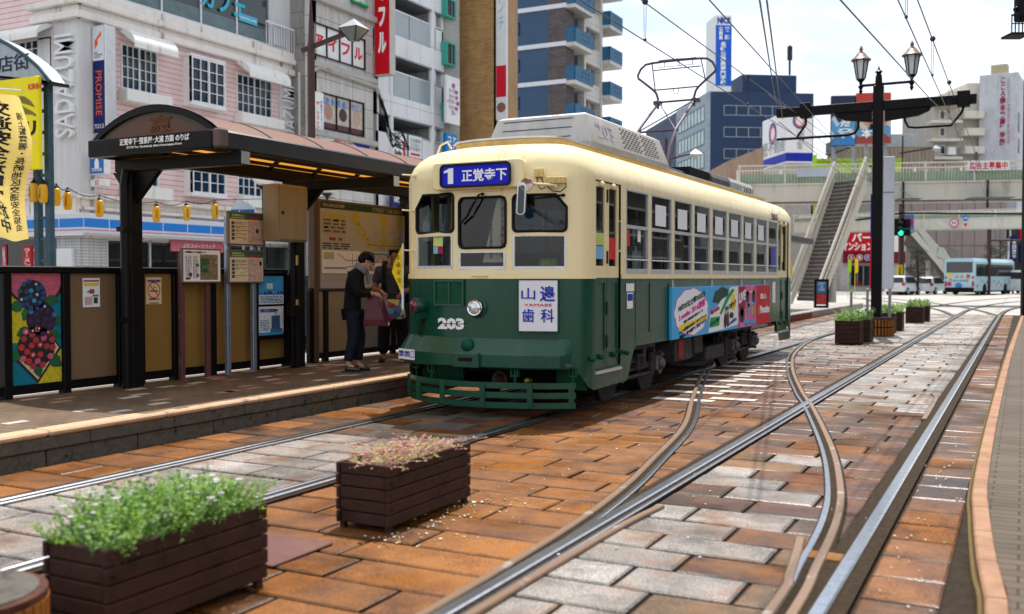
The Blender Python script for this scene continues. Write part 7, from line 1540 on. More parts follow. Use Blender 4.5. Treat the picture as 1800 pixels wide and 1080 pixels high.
# ------------------------------------------------------------------ curved tile tower and the brown building
c0 = onX(779, 200, -24.0).y; c1 = onX(808, 200, -24.0).y; B4 = Fr((-24.0, c0, 0), 90); u4 = c1-c0
GT = tiles('grey_mosaic', (.40, .41, .39), (.36, .37, .35), (.28, .29, .28), .2, .1, .004, .5, .5, .2)
b4 = G('grey_tower', 'narrow grey tiled stair tower with green framed windows beside the brown building', 'building', B4)
pts = [(0, 3), (0, .5)]+[(u4*.15+u4*.85*k/6, .5*(1-math.sin(math.pi*k/12))) for k in range(7)]+[(u4+.5, 3)]; MB().prismz(pts, 0, 24).build('wall', GT, b4, fr=B4)
GRF = mat('green_frame', (.06, .36, .30), .4, var=.05)
for y0, y1 in ((-2, 31), (75, 115), (182, 215)): z0, z1 = at(B4, 790, y1)[1], at(B4, 790, y0)[1]; window(b4, B4, (u4*.18, u4*.72, z0, z1), 1, 1, .08, WIND, GRF, y=-.02, depth=.3)
q = B4.r(780, 136, 804, 219, -.3); z0, z1 = q[2], q[3]
t = G('price_board', 'tall white sign board with purple prices on the grey stair tower', 'sign', Fr(B4.m @ Vector((q[0], -.35, z0)), 90)); MB().bbox(q[0], q[1], -.45, -.3, z0, z1, .02).build('board', WHT, t, fr=B4); PUR = mat('purple_letters', (.30, .03, .25), .5, var=0); text('美容\nパーマ 3000\nカット 1500\nヘアカラー 3000\nセット 5000\nブロー', q[0]+.08, q[1]-.08, z0+.4, z1-.3, -.455, PUR, t, B4, .02)
q = B4.r(778, 236, 797, 262, -.2); t = G('blue_sign', 'blue sign with white katakana above the tram roof', 'sign', Fr(B4.m @ Vector((q[0], -.3, q[2])), 90)); MB().bbox(q[0], q[1], -.4, -.2, q[2]-.6, q[3], .02).build('board', mat('sign_blue', (.02, .20, .55), .4, var=.05), t, fr=B4); text('アナ', (q[0]+q[1])/2+.05, q[1]-.1, q[2]-.0, q[3]-.15, -.405, LET_W, t, B4, .03, True); text('コーポ', q[0]+.1, (q[0]+q[1])/2-.05, q[2]-.5, q[3]-.15, -.405, LET_W, t, B4, .03, True)
B5X = -22.9; d0_ = onX(868, 100, B5X).y; B5 = Fr((B5X, d0_, 0), 90); B5S = side(B5, 0); u5 = onX(910, 100, B5X).y-d0_
b5 = G('brown_building', 'tall brown mosaic tiled building with a long white hanging sign at its corner', 'building', B5)
MB().box(0, u5, 0, 8, 0, 30).build('wall', tiles('tan_mosaic', (.44, .27, .14), (.36, .21, .10), (.27, .16, .09), .10, .06, .004, .5, .5, .2), b5, fr=B5); MB().box(-8, .0, -.01, .3, 0, 30).build('end_wall', tiles('brown_mosaic', (.56, .34, .145), (.40, .245, .105), (.27, .17, .075), .34, .085, .008, .5, .5, .3), b5, fr=B5S)
q = B5.r(861, -40, 873, 210, -.6); t = G('hanging_sign', 'long narrow white sign with pale blue katakana and food pictures on the brown building', 'sign', Fr(B5.m @ Vector((0, -.5, q[2])), 90)); zA, zB = at(B5, 867, 205, -.6)[1], 17; MB().bbox(-.08, .04, -.75, -.15, zA, zB, .02).build('sign_case', WHT, t, fr=B5); f2 = Fr(B5.m @ Vector((-.085, -.15, 0)), 0)
text('カルトランチ', .12, .48, zA+4.3, zA+9.0, -.004, mat('pale_blue_letters', (.35, .55, .62), .5, var=0), t, f2, .0, True); MB().box(.03, .57, -.004, 0, zA+1.1, zA+2.6).build('red_part', LET_R, t, fr=f2); MB().lathe([(.0, -.008), (.24, -.006), (.24, 0)], (.3, 0, zA+.6), 14, 'y').build('dish_print', mat('dish_brown', (.30, .14, .08), .5, var=.5, scale=8), t, fr=f2)
# ------------------------------------------------------------------ blue apartment tower
p0 = onD(995, 100, 78); B6 = Fr((p0.x, p0.y, 0), 90); B6S = side(B6, 0); u6 = onX(1079, 100, p0.x).y-p0.y
b6 = G('apartment_tower', 'blue apartment tower with white balcony columns and grey brick strip', 'building', B6)
z0 = at(B6, 995, 75)[1]; dz = at(B6, 995, 8)[1]-z0; L0 = -int(z0/dz); NF_ = 11
BLU = mat('tower_blue', (.055, .105, .18), .6, var=.10, scale=.3); BLU2 = mat('balcony_blue', (.035, .13, .24), .5, var=.1); TB = tiles('tower_brick', (.15, .13, .135), (.10, .09, .095), (.07, .065, .065), .6, .16, .02, .7, .5, .3); OFF = tiles('tower_white', (.56, .55, .53), (.54, .53, .51), (.36, .35, .33), 2.2, .75, .02, .6, 0, .2)
xs0 = B6S.uv(905, 100)[0]-1.5; xs1 = B6S.uv(964, 100)[0]
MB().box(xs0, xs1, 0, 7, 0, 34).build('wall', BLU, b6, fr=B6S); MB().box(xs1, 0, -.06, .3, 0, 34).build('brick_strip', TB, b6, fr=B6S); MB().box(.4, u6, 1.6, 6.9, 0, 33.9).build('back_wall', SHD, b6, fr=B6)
MB().box(xs0, 0, .3, 1.6, 0, 34).build('end_fill', TB, b6, fr=B6S)
ua, ub, uc = at(B6, 1028, 100)[0], at(B6, 1056, 100)[0], u6
for k in range(L0, NF_+L0+2):
 z = z0+dz*k
 if z < 0 or z > 33: continue
 MB().box(xs0-.05, .05, -.10, .05, z-.22, z+.12).build('floor_band', FW, b6, fr=B6S)
 for a, b, proj in ((-.05, ua-.15, .8), (ub+.1, uc, .8)):
  o_ = MB().bbox(a, b, -proj, 1.6, z-.3, z+.0, .01).build('balcony_slab', OFF, b6, fr=B6); MB().bbox(a, b, -proj-.02, -proj+.06, z, z+1.15, .01).box(a, a+.08, -proj, 0, z, z+1.15).build('balcony_front', BLU2, o_, fr=B6)
  m = MB(); [m.box(a+(b-a)*(.36+.18*i), a+(b-a)*(.36+.18*i)+.18, -proj-.03, -proj-.02, z+.35+.38*j, z+.53+.38*j) for i in range(3) for j in range(2)]; m.build('balcony_hole', BLK, o_, fr=B6)
 MB().box(ua-.15, ub+.1, 0, .3, z-.75, z+.62).build('white_parapet', OFF, b6, fr=B6)
 for a, b in ((.2, ua*.5), (ua+.3, ub-1.0), (ub+.4, uc-.4)): MB().box(a, b, 1.56, 1.6, z, z+2.0).build('apartment_door', BLU2, b6, fr=B6)
for u in (ua-.15, ub+.0): MB().bbox(u-.2, u+.2, -.1, .5, 0, 34).build('column', OFF, b6, fr=B6)
MB().box(ua*.55, ua-.35, .8, 1.2, 0, 34).build('inner_pier', OFF, b6, fr=B6); MB().box(ub-.9, ub-.2, .8, 1.2, 0, 34).build('inner_pier', OFF, b6, fr=B6)
# narrow windows on the blue end wall
for k in range(L0, NF_+L0): z = z0+dz*k; (z > 0) and window(b6, B6S, (B6S.uv(908, 100)[0], B6S.uv(914, 100)[0], z+1.0, z+2.0), 1, 1, .08, WIND, BLK)
# ------------------------------------------------------------------ shopping street gate with the yellow beer board
GP = 16.5; GF = Fr((0, GP, 0)); STB = mat('post_teal', (.045, .085, .105), .5, .2, var=.3, scale=4)
x0_, x1_ = onY(68, 400, GP).x, onY(88, 400, GP).x
t = G('street_gate', 'shopping street gate with an arched top sign on twin teal posts', 'gate', Fr((x1_, GP, 0)))
zb = onY(80, 140, GP).z
for x in (x0_, x1_): MB().bbox(x-.085, x+.085, -.08, .08, 0, zb+.1, .015).build('post', STB, t, fr=GF)
m = MB(); z = .8
while z < zb: m.box(x0_+.085, x1_-.085, -.04, .04, z, z+.07); z += .52
m.build('ladder_rung', STB, t, fr=GF)
xe, ze = onY(104, 148, GP).x, onY(104, 148, GP).z; xa = onY(-70, 80, GP).x; zA = onY(-70, 62, GP).z; zB = onY(-70, 128, GP).z
arc_ = [(xe+(xa-xe)*k/10, ze+(zA-ze)*math.sin(math.pi/2*k/10)**.8) for k in range(11)]
MB().prism([(xe, ze-.05)]+[(xe, ze-.04)][:0]+arc_[1:][::1]+[(xa, zB)], -.25, .25).build('arch_sign', mat('arch_grey', (.36, .40, .44), .5, .2, var=.2, streak=True), t, fr=GF); MB().tube([(x, -.26, z+.02) for x, z in arc_], .05, 6).build('arch_rim', STB, t, fr=GF); MB().bar((xe+.05, 0, ze-.02), (xa, 0, zB-.03), .5, .08).build('arch_beam', DKM, t, fr=GF)
q = (onY(1, 100, GP-.25).x, onY(52, 100, GP-.25).x, onY(26, 131, GP-.25).z, onY(26, 97, GP-.25).z); text('店街', q[0]-.1, q[1], q[2]+.08, q[3]+.02, -.255, mat('dark_blue_letters', (.015, .03, .045), .5, var=0), t, GF, .016)
q0, q1_, z0, z1 = onY(-50, 300, GP-.3).x, onY(76, 300, GP-.3).x, onY(40, 301, GP-.3).z, onY(40, 139, GP-.3).z
t = G('beer_board', 'bright yellow beer advertising board under the street gate arch', 'billboard', Fr((q1_, GP-.3, z0))); MB().bbox(q0, q1_, -.12, 0, z0, z1, .02).build('board', mat('beer_yellow', (.80, .66, .01), .4, var=.05), t, fr=Fr((0, GP-.3, 0))); f2 = Fr((0, GP-.3, 0))
bq = lambda x0, y0, x1, y1: (onY(x0, y1, GP-.42).x, onY(x1, y1, GP-.42).x, onY((x0+x1)/2, y1, GP-.42).z, onY((x0+x1)/2, y0, GP-.42).z)
q = bq(50, 147, 72, 157); text('KIRIN', *q, -.125, LET_R, t, f2, .02); q = bq(46, 213, 64, 240); text('リ', *q, -.125, LET_K, t, f2, .05); q = bq(24, 213, 42, 240); text('搾', *q, -.125, LET_K, t, f2, .03); q = bq(32, 250, 63, 263); text('…my draft beer\n - from -\nsatisfying', *q, -.125, PAPER, t, f2, .0)
q = bq(34, 166, 64, 208); ax, az, aw_, ah = q[0], q[2], q[1]-q[0], q[3]-q[2]
MB().add([(ax+aw_*x, -.124, az+ah*z) for x, z in ((0, .70), (.1, .62), (.35, .45), (.7, .30), (1, .12), (.98, .02), (.75, .12), (.4, .16), (.1, .05), (0, .3))], [tuple(range(10))]).add([(ax+aw_*x, -.124, az+ah*z) for x, z in ((.0, .98), (.35, .92), (.7, .70), (.95, .40), (.55, .55), (.15, .66))], [tuple(range(6))]).build('creature_mark', mat('mark_olive', (.22, .18, .04), .5, var=.6, scale=30), t, fr=f2)
# lanterns on their string
LAN = translucent('lantern_yellow', (.75, .42, .01), (.9, .55, .03), .3)
lp = [(59, 338, 16.3), (76, 340, 16.3), (99, 346, 17.5), (119, 353, 18.5), (175, 366, 20.0), (275, 376, 23.5), (328, 374, 25.5), (378, 371, 27.6)]
pr_ = None; pts = []
LX = -22.2
for i, (px, py, _) in enumerate(lp):
 p = onY(px, py, GP-.15) if i < 2 else onX(px, py, LX if i > 3 else LX-.0); pts.append(p)
lab = ['nearest the yellow banner edge', 'between the gate posts', 'first right of the gate posts', 'second right of the gate posts', 'left of the thick shelter post', 'just right of the thick shelter post', 'second right of the shelter post', 'nearest the timetable boards']
for i, p in enumerate(pts):
 f_ = Fr((p.x, p.y, p.z-.24), 10*i)
 if pr_ is None:
  pr_ = G('paper_lantern', 'yellow cylinder lantern '+lab[0], 'lantern', f_, 'yellow lanterns on a string'); MB().lathe([(.06, 0), (.095, .03), (.108, .10), (.112, .24), (.108, .36), (.095, .43), (.06, .46)], (0, 0, 0), 14).build('lantern_body', LAN, pr_, True, fr=f_); MB().lathe([(.065, .455), (.065, .50), (.02, .53), (.015, .58)], (0, 0, 0), 10).build('lantern_cap', BLK, pr_, fr=f_); text('さだまち', -.035, .035, .10, .36, -.115, LET_K, pr_, f_, .0, True)
 else: dup(pr_, f_, 'yellow cylinder lantern '+lab[i])
sg_ = MB(); P3 = [(p.x, p.y, p.z+.34) for p in pts]
fp = []
for a, b in zip(P3, P3[1:]):
 for k in range(6): s_ = k/6; fp.append(tuple(a[j]+(b[j]-a[j])*s_-(.22*math.sin(math.pi*s_) if j == 2 else 0)*.5 for j in range(3)))
sg_.tube(fp+[P3[-1], (P3[-1][0], P3[-1][1]+6, P3[-1][2]+.5)], .012, 5); solo(sg_, 'lantern_string', BLK, 'sagging black cord carrying the yellow lanterns', 'cord', Fr((0, 0, 0)))
# street furniture between fence and shops: brown lamp, globe lamps, round traffic sign, guard pipe
BR = mat('lamp_brown', (.075, .045, .042), .45, .2, var=.2); pl_ = onX(548, 300, -10.2); f_ = Fr((pl_.x, pl_.y, -.008))
t = G('street_lamp', 'brown street lamp with a pyramid shaped head above the shelter roof', 'street lamp', f_); zt = onX(548, 12, -10.2).z; za = onX(548, 80, -10.2).z
MB().tube([(0, 0, 0), (0, 0, za), (0, 0, za+.05), (0, 0, zt+.25)], [.075, .06, .05, .012], 10).build('pole', BR, t, True, fr=f_); hp_ = f_.i @ onX(622, 54, -9.6); a2 = f_.i @ onX(530, 90, -10.35)
MB().bar(tuple(a2), tuple(hp_), .055, .07).build('arm', BR, t, fr=f_); hx, hy, hz = hp_; s_ = .185
MB().add([(hx-s_, hy-s_, hz+.03), (hx+s_, hy-s_, hz+.03), (hx+s_, hy+s_, hz+.03), (hx-s_, hy+s_, hz+.03), (hx, hy, hz+.19)], [(0, 1, 4), (1, 2, 4), (2, 3, 4), (3, 0, 4), (3, 2, 1, 0)]).build('hood', mat('lamp_hood', (.42, .43, .45), .4, .3, var=.1), t, fr=f_)
k = s_*.93; MB().add([(hx-k, hy-k, hz+.027), (hx+k, hy-k, hz+.027), (hx+k, hy+k, hz+.027), (hx-k, hy+k, hz+.027), (hx-.05, hy-.05, hz-.17), (hx+.05, hy-.05, hz-.17), (hx+.05, hy+.05, hz-.17), (hx-.05, hy+.05, hz-.17)], [(0, 4, 5, 1), (1, 5, 6, 2), (2, 6, 7, 3), (3, 7, 4, 0), (4, 7, 6, 5)]).build('lamp_glass', mat('lamp_pane', (.12, .15, .14), .12, var=.2), t, fr=f_)
m = MB(); [m.bar((hx+a*k, hy+b*k, hz+.027), (hx+a*.05, hy+b*.05, hz-.17), .02) for a in (-1, 1) for b in (-1, 1)]; m.build('glazing_bar', BR, t, fr=f_)
gl_ = None
for px, py, X_, lb in ((463, 310, -20.6, 'white globe street lamp seen left of the control cabinet'), (575, 346, -20.6, 'white globe street lamp in front of the magenta shop sign')):
 p = onX(px, py, X_); f_ = Fr((p.x, p.y, .0))
 if gl_ is None:
  gl_ = G('globe_lamp', lb, 'street lamp', f_, 'white globe lamps'); MB().tube([(0, 0, 0), (0, 0, p.z-.35)], .05, 8).build('pole', DKM, gl_, True, fr=f_); MB().lathe([(.05, -.42), (.20, -.30), (.10, -.28)], (0, 0, p.z), 14).build('lamp_cup', DKM, gl_, True, fr=f_); MB().lathe([(.12, -.29), (.30, -.16), (.36, .0), (.33, .14), (.20, .25), (.02, .30)], (0, 0, p.z), 18).build('globe', mat('opal', (.82, .83, .84), .3, var=0), gl_, True, fr=f_)
 else: dup(gl_, f_, lb)
p = onX(427, 380, -15); f_ = Fr((p.x, p.y, 0), 20); t = G('traffic_sign', 'round one-way sign with a white arrow on blue, half hidden by the timetable board', 'traffic sign', f_); zz = onX(427, 380, -15).z
MB().lathe([(.0, -.01), (.31, -.01), (.31, .01), (0, .01)], (0, 0, zz), 24, 'y').build('disc', mat('sign_grey', (.42, .47, .52), .4), t, fr=f_); MB().box(-.26, .26, -.016, -.012, zz-.12, zz+.14).build('blue_field', mat('sign_deep_blue', (.02, .10, .30), .4), t, fr=f_); MB().add([(x, -.02, zz+z) for x, z in ((-.22, .02), (-.06, .12), (-.06, .055), (.22, .055), (.22, -.02), (-.06, -.02), (-.06, -.08))], [tuple(range(7))]).build('arrow', LET_W, t, fr=f_); MB().tube([(0, .03, 0), (0, .03, zz+.3)], .03, 8).build('pole', GRYM, t, fr=f_)
t = G('guard_rail', 'white pipe guard rail along the far pavement in front of the shops', 'guard rail', Fr((-21.0, 18, .1), 90)); f_ = Fr((-21.0, 18, .1), 90); m = MB(); [m.tube([(-8, 0, z), (22, 0, z)], .04, 8) for z in (.45, .8)]; m.build('rail', WHT, t, True, fr=f_); m = MB(); [m.tube([(-8+2*i, .02, 0), (-8+2*i, .02, .9)], .05, 8) for i in range(16)]; m.build('post', WHT, t, True, fr=f_)
# ------------------------------------------------------------------ THE RIGHT SIDE: lamp pole, wires, footbridges, far buildings, traffic
YD = math.degrees(YAW)
def FD(px, D, rot=0): p = onD(px, 488, D); return Fr((p.x, p.y, 0), YD+rot)
# lamp pole with its cross arm
PF = Fr((-3.25, 26.3, 0)); IRN = mat('black_iron', (.008, .007, .008), .45, .2, var=.25, scale=6)
pz = lambda y, x=1552: PF.uv(x, y)[1]
px_ = lambda x, y=180: PF.uv(x, y)[0]
lp_ = G('lamp_pole', 'tall black iron pole with a cross arm and twin lanterns between the tracks', 'lamp pole', PF)
zA = pz(150); MB().bbox(-.12, .12, -.12, .12, .35, zA, .02).build('shaft', IRN, lp_, fr=PF); MB().tube([(0, 0, zA), (0, 0, pz(135)), (0, 0, pz(128)), (0, 0, pz(116))], [.09, .08, .05, .01], 10).lathe([(.05, -.04), (.10, 0), (.05, .04)], (0, 0, pz(126)), 10).build('finial', IRN, lp_, True, fr=PF)
xl, xr = px_(1366), px_(1717); zc = pz(187); m = MB(); m.bbox(xl, xr, -.09, .09, zc-.10, zc+.13, .01)
for s, xe in ((-1, px_(1468)), (1, px_(1638))): m.prism([(s*.15, zc-.10), (s*.15, zc-.38), (xe*.75, zc-.30), (xe*.95, zc-.2), (xe, zc-.10)][::s], -.04, .04)
for x in (px_(1417), px_(1694)): m.bbox(x-.14, x+.14, -.12, .12, zc-.16, zc+.22, .01)
m.build('cross_arm', IRN, lp_, fr=PF)
zl = pz(148); MB().tube([(px_(1512, 148), 0, zl), (px_(1601, 148), 0, zl)], .035, 8).build('lamp_arm', IRN, lp_, True, fr=PF)
for x in (1513.5, 1603):
 u = px_(x, 120); z0 = zl+.0
 l_ = MB().lathe([(.01, -.22), (.05, -.14), (.03, -.10), (.07, -.02), (.03, .03), (.05, .10), (.10, .14), (.10, .17)], (u, 0, z0), 10).build('lantern', IRN, lp_, True, fr=PF)
 MB().lathe([(.10, .17), (.17, .62)], (u, 0, z0), 6).build('lantern_glass', mat('lantern_pane', (.55, .58, .60), .12, var=.25, scale=3), l_, fr=PF)
 m = MB(); [m.bar((u+.105*math.cos(a), .105*math.sin(a), z0+.17), (u+.178*math.cos(a), .178*math.sin(a), z0+.62), .025) for a in [k*math.pi/3 for k in range(6)]]; m.build('lantern_bar', IRN, l_, fr=PF)
 MB().lathe([(.24, .62), (.245, .645), (.16, .72), (.10, .80), (.05, .84), (.035, .88), (.05, .91), (.012, .99)], (u, 0, z0), 12).build('lantern_roof', mat('copper_brown', (.19, .12, .10), .4, .5, var=.3), l_, True, fr=PF)
m = MB(); m.tube([(px_(1509), 0, zc-.12), (px_(1509), 0, zc-.50), (px_(1503), 0, zc-.62), (px_(1490), 0, zc-.66), (px_(1366), 0, zc-.66)], .035, 8); m.tube([(px_(1417), 0, zc-.16), (px_(1417), 0, zc-.32), (px_(1402), 0, zc-.62)], .03, 8)
m.tube([(px_(1591), 0, zc-.12), (px_(1591), 0, zc-.40), (px_(1597), 0, zc-.55), (px_(1610), 0, zc-.58), (px_(1672), 0, zc-.58), (px_(1690), 0, zc-.30), (px_(1694), 0, zc-.16)], .03, 8); m.build('wire_bracket', IRN, lp_, True, fr=PF)
SLT = mat('amber_slat', (.26, .10, .02), .55, var=.35, scale=9); TOPC = mat('mottled_top', (.085, .077, .066), .85, var=.6, scale=13, bump=.4, dirt=(.028, .024, .022))
def slat_base(t, fr, r, h, n=8, rim=None):
 MB().lathe([(r*.94, 0), (r*.94, h-.02)], (0, 0, 0), n).build('core', BLK, t, fr=fr); m = MB()
 for k in range(n*4):
  a = 2*math.pi*(k+.5)/(n*4); x, y = r*math.cos(a)*.97, r*math.sin(a)*.97; tx, ty = -math.sin(a), math.cos(a); w = r*.062
  for z0, z1 in ((.02, h*.47), (h*.53, h-.03)): m.loft([[(x-tx*w, y-ty*w, z), (x+tx*w, y+ty*w, z), (x+tx*w+math.cos(a)*.02, y+ty*w+math.sin(a)*.02, z), (x-tx*w+math.cos(a)*.02, y-ty*w+math.sin(a)*.02, z)] for z in (z0, z1)], True, True)
 m.build('slat', SLT, t, fr=fr); MB().lathe([(r*1.03, h-.035), (r*1.03, h), (r*.955, h+.004)], (0, 0, 0), 32).build('rim', rim or mat('rim_rust', (.085, .032, .02), .7, var=.5, scale=14), t, True, fr=fr); MB().lathe([(r*.93, h-.02), (r*.93, h+.009)], (0, 0, 0), 24).build('top', TOPC, t, fr=fr)
t = G('pole_base', 'octagonal amber slatted base around the foot of the black lamp pole', 'pole base', PF); slat_base(t, PF, .42, .46)
f_ = Fr((-3.40, 2.25, 0)); t = G('pole_base', 'round slatted base with a mottled concrete top in the bottom left corner', 'pole base', f_); slat_base(t, f_, .29, .32, 10)
# tall white panel behind the pole, steel posts beside it
SF = Fr((-3.1, 27.4, 0)); q = SF.r(1531, 276, 1570, 508); t = G('tall_panel', 'tall narrow white sign panel with blue and red edges behind the lamp pole', 'sign', Fr((-3.1, 27.4, q[2])))
MB().bbox(q[0], q[1], 0, .12, q[2], q[3], .01).build('panel', mat('panel_white', (.60, .64, .70), .4, var=.05), t, fr=SF); h = (q[3]-q[2])
MB().box(q[0]-.03, q[0], -.01, .10, q[2]+h*.40, q[3]-h*.28).build('blue_edge', LET_B, t, fr=SF); MB().box(q[0]-.03, q[0], -.01, .10, q[2], q[2]+h*.40).build('red_edge', LET_R, t, fr=SF); MB().box(q[0], q[1], -.008, 0, q[3]-h*.275, q[3]-h*.265).build('seam', GRYM, t, fr=SF); MB().box(q[0]+.05, q[0]+.12, .02, .09, 0, q[2]).box(q[1]-.12, q[1]-.05, .02, .09, 0, q[2]).build('leg', GRYM, t, fr=SF)
for px, y0, y1, lb in ((1496, 512, 556, 'left of two bare steel posts beside the nearest small planters'), (1524.5, 508, 556, 'right of two bare steel posts, next to the lamp pole')):
 p = onZ(px, y1); f_ = Fr((p.x, p.y, 0)); solo(MB().lathe([(.05, 0), (.05, f_.uv(px, y0)[1]), (.03, f_.uv(px, y0)[1]+.02)], (0, 0, 0), 10), 'steel_post', GRYM, lb, 'post', f_, 'bare steel posts', True)
# overhead wires
WIR = mat('wire', (.03, .025, .04), .4, .5, var=0); INS = mat('insulator', (.05, .04, .07), .3, var=0)
def catenary(X, zc_, zm, lab, ys):
 t = G('contact_wire', lab, 'overhead wire', Fr((X, 10, 0)), 'tram overhead wires'); f_ = Fr((X, 0, 0)); MB().tube([(0, -4, zc_), (0, 95, zc_-.1)], .009, 5).build('wire', WIR, t, fr=f_); MB().tube([(0, -4, zm), (0, 95, zm-.1)], .010, 5).build('messenger_wire', WIR, t, fr=f_)
 m = MB(); i_ = MB()
 for y in ys: m.tube([(.02, y, zm), (.012, y, zc_)], .004, 4); m.tube([(-.02, y, zm), (-.012, y, zc_)], .004, 4); i_.ell((0, y, zm), (.05, .06, .05), 8, 6); i_.ell((0, y, zc_), (.025, .04, .03), 8, 5)
 m.build('dropper', WIR, t, fr=f_); i_.build('insulator', INS, t, True, fr=f_)
catenary(-5.20, 5.10, 5.68, 'pair of overhead wires with hangers above the tram', (14.6, 21, 27, 40)); catenary(-1.50, 5.10, 5.75, 'pair of overhead wires with hangers above the empty right track', (9, 15, 19.5, 24, 38))
for a, b, lb in (((1236, -12, 11), (1520, 300, 58), 'slanting span wire crossing left of the lamp pole'), ((1345, -20, 8), (1376, 210, 27), 'steep wire dropping to the left end of the cross arm'), ((1332, -20, 8), (1366, 190, 27), 'second steep wire dropping to the left end of the cross arm'), ((1470, -8, 9), (1690, 228, 27), 'span wire running down to the right end of the cross arm'), ((1350, 165, 30), (1540, 330, 70), 'span wire slanting down to the footbridge'), ((1370, 215, 28), (1580, 390, 90), 'lower span wire slanting down behind the lamp pole')):
 A, B = onD(*a), onD(*b); solo(MB().tube([A, A.lerp(B, .5)-Vector((0, 0, .05)), B], .009 if a[2] < 15 else .013, 5), 'span_wire', WIR, lb, 'overhead wire', Fr((0, 0, 0)), 'span wires')
# maintenance cage at the top right corner and the dark post under it
CG = FD(1790, 14); q = CG.r(1778, 28, 1812, 57); t = G('signal_cage', 'small railed maintenance cage with a signal at the top right corner', 'signal', Fr(CG.m @ Vector((q[0], 0, q[2])), YD)); m = MB(); [m.box(q[0]+k*.05, q[0]+k*.05+.012, 0, .012, q[2], q[3]) for k in range(6)]; m.box(q[0], q[1], -.01, .02, q[3], q[3]+.02).box(q[0], q[1], -.01, .3, q[2]-.03, q[2]).box(q[0], q[1], -.005, .01, (q[2]+q[3])/2, (q[2]+q[3])/2+.012); m.build('railing', IRN, t, fr=CG); MB().ell((q[0]+.11, .1, q[3]+.12), (.035, .06, .035), 10, 6).bbox(q[0]+.12, q[1], .05, .2, q[3]-.05, q[3]+.3, .02).build('signal_head', IRN, t, True, fr=CG)
MB_ = FD(1799, 24); solo(MB().bbox(-.02, .3, 0, .2, 0, 9, .01), 'dark_post', IRN, 'dark post standing at the right edge beyond the kerb', 'post', Fr(onZ(1799, 561), YD))
# ---- second platform behind the tram with its small roof and board
solo(MB().bbox(-9.4, -6.78, 27, 50, -.02, .25, .03), 'far_pavement', mat('platform_grey', (.34, .32, .30), .8, var=.2, bump=.2), 'x', 'x', Fr((0, 0, 0))); o_ = bpy.data.objects['far_pavement']; del o_['label'], o_['category']; o_['kind'] = 'structure'
o_ = MB().box(-6.775, -6.765, 30, 37, 0, .2).build('red_kerb', mat('red_kerb', (.22, .06, .05), .8, var=.4, scale=4)); o_['kind'] = 'structure'
p = onX(1430, 420, -7.3); t = G('small_shelter', 'small dark shelter roof just behind the rear of the tram', 'tram_shelter'.replace('_', ' '), Fr((-8.3, 30, .25))); f_ = Fr((0, 0, 0)); MB().prism([(-9.0, p.z-.12), (-7.3, p.z-.22), (-7.3, p.z-.02), (-9.0, p.z+.12)], 24, p.y).build('roof', SG, t, fr=f_); [MB().box(-8.7, -8.58, y, y+.12, .25, p.z).build('post', SB, t, fr=f_) for y in (25, p.y-1.2)]
NB = Fr(onZ(1443, 541, .25)+Vector((0, 0, 0)), YD); q = NB.r(1431, 480, 1456, 541); t = G('info_board', 'black framed board with blue and red halves at the foot of the stairs', 'notice board', NB); MB().frame(q[0], q[1], .0, q[3]-.25, .08, -.04, .06).box(q[0]+.08, q[1]-.08, 0, .03, .12, q[3]-.33).build('frame', BLK, t, fr=NB); h = q[3]-.25
f2 = Fr(NB.o, YD); MB().box(q[0]+.08, q[1]-.08, -.01, 0, h*.5, h-.08).build('blue_half', mat('board_blue', (.05, .2, .45), .5, var=.4, scale=6), t, fr=f2); MB().box(q[0]+.08, q[1]-.08, -.01, 0, h*.12, h*.48).build('red_half', mat('board_red', (.5, .06, .06), .5, var=.4, scale=6), t, fr=f2); text('正覚寺下\n大浦\n1号系統', q[0]+.14, q[1]-.14, h*.58, h*.9, -.013, LET_W, t, f2, .0)
for px, y0, y1, c, lb in ((1391, 460, 492, YEL, 'yellow pennant standing right behind the tram'), (1494, 456, 480, mat('lime_flag', (.35, .65, .03), .6, var=.1), 'lime green flag in front of the red shop'), (1506, 455, 481, YEL, 'yellow flag in front of the red shop')):
 D = 34 if px < 1400 else 70; f_ = FD(px, D); q = f_.r(px-2.5, y0, px+3, y1); solo(MB().add([(q[0], 0, q[3]), (q[0], .0, q[2]-.0), (q[1], .05, q[2]+.1), (q[1]-.05*(q[1]-q[0]), .03, q[3]-.1)], [(0, 1, 2, 3)]).tube([(q[0]-.02, 0, .0), (q[0]-.02, 0, q[3]+.1)], .02, 6), 'pennant_flag', c, lb, 'flag', f_)
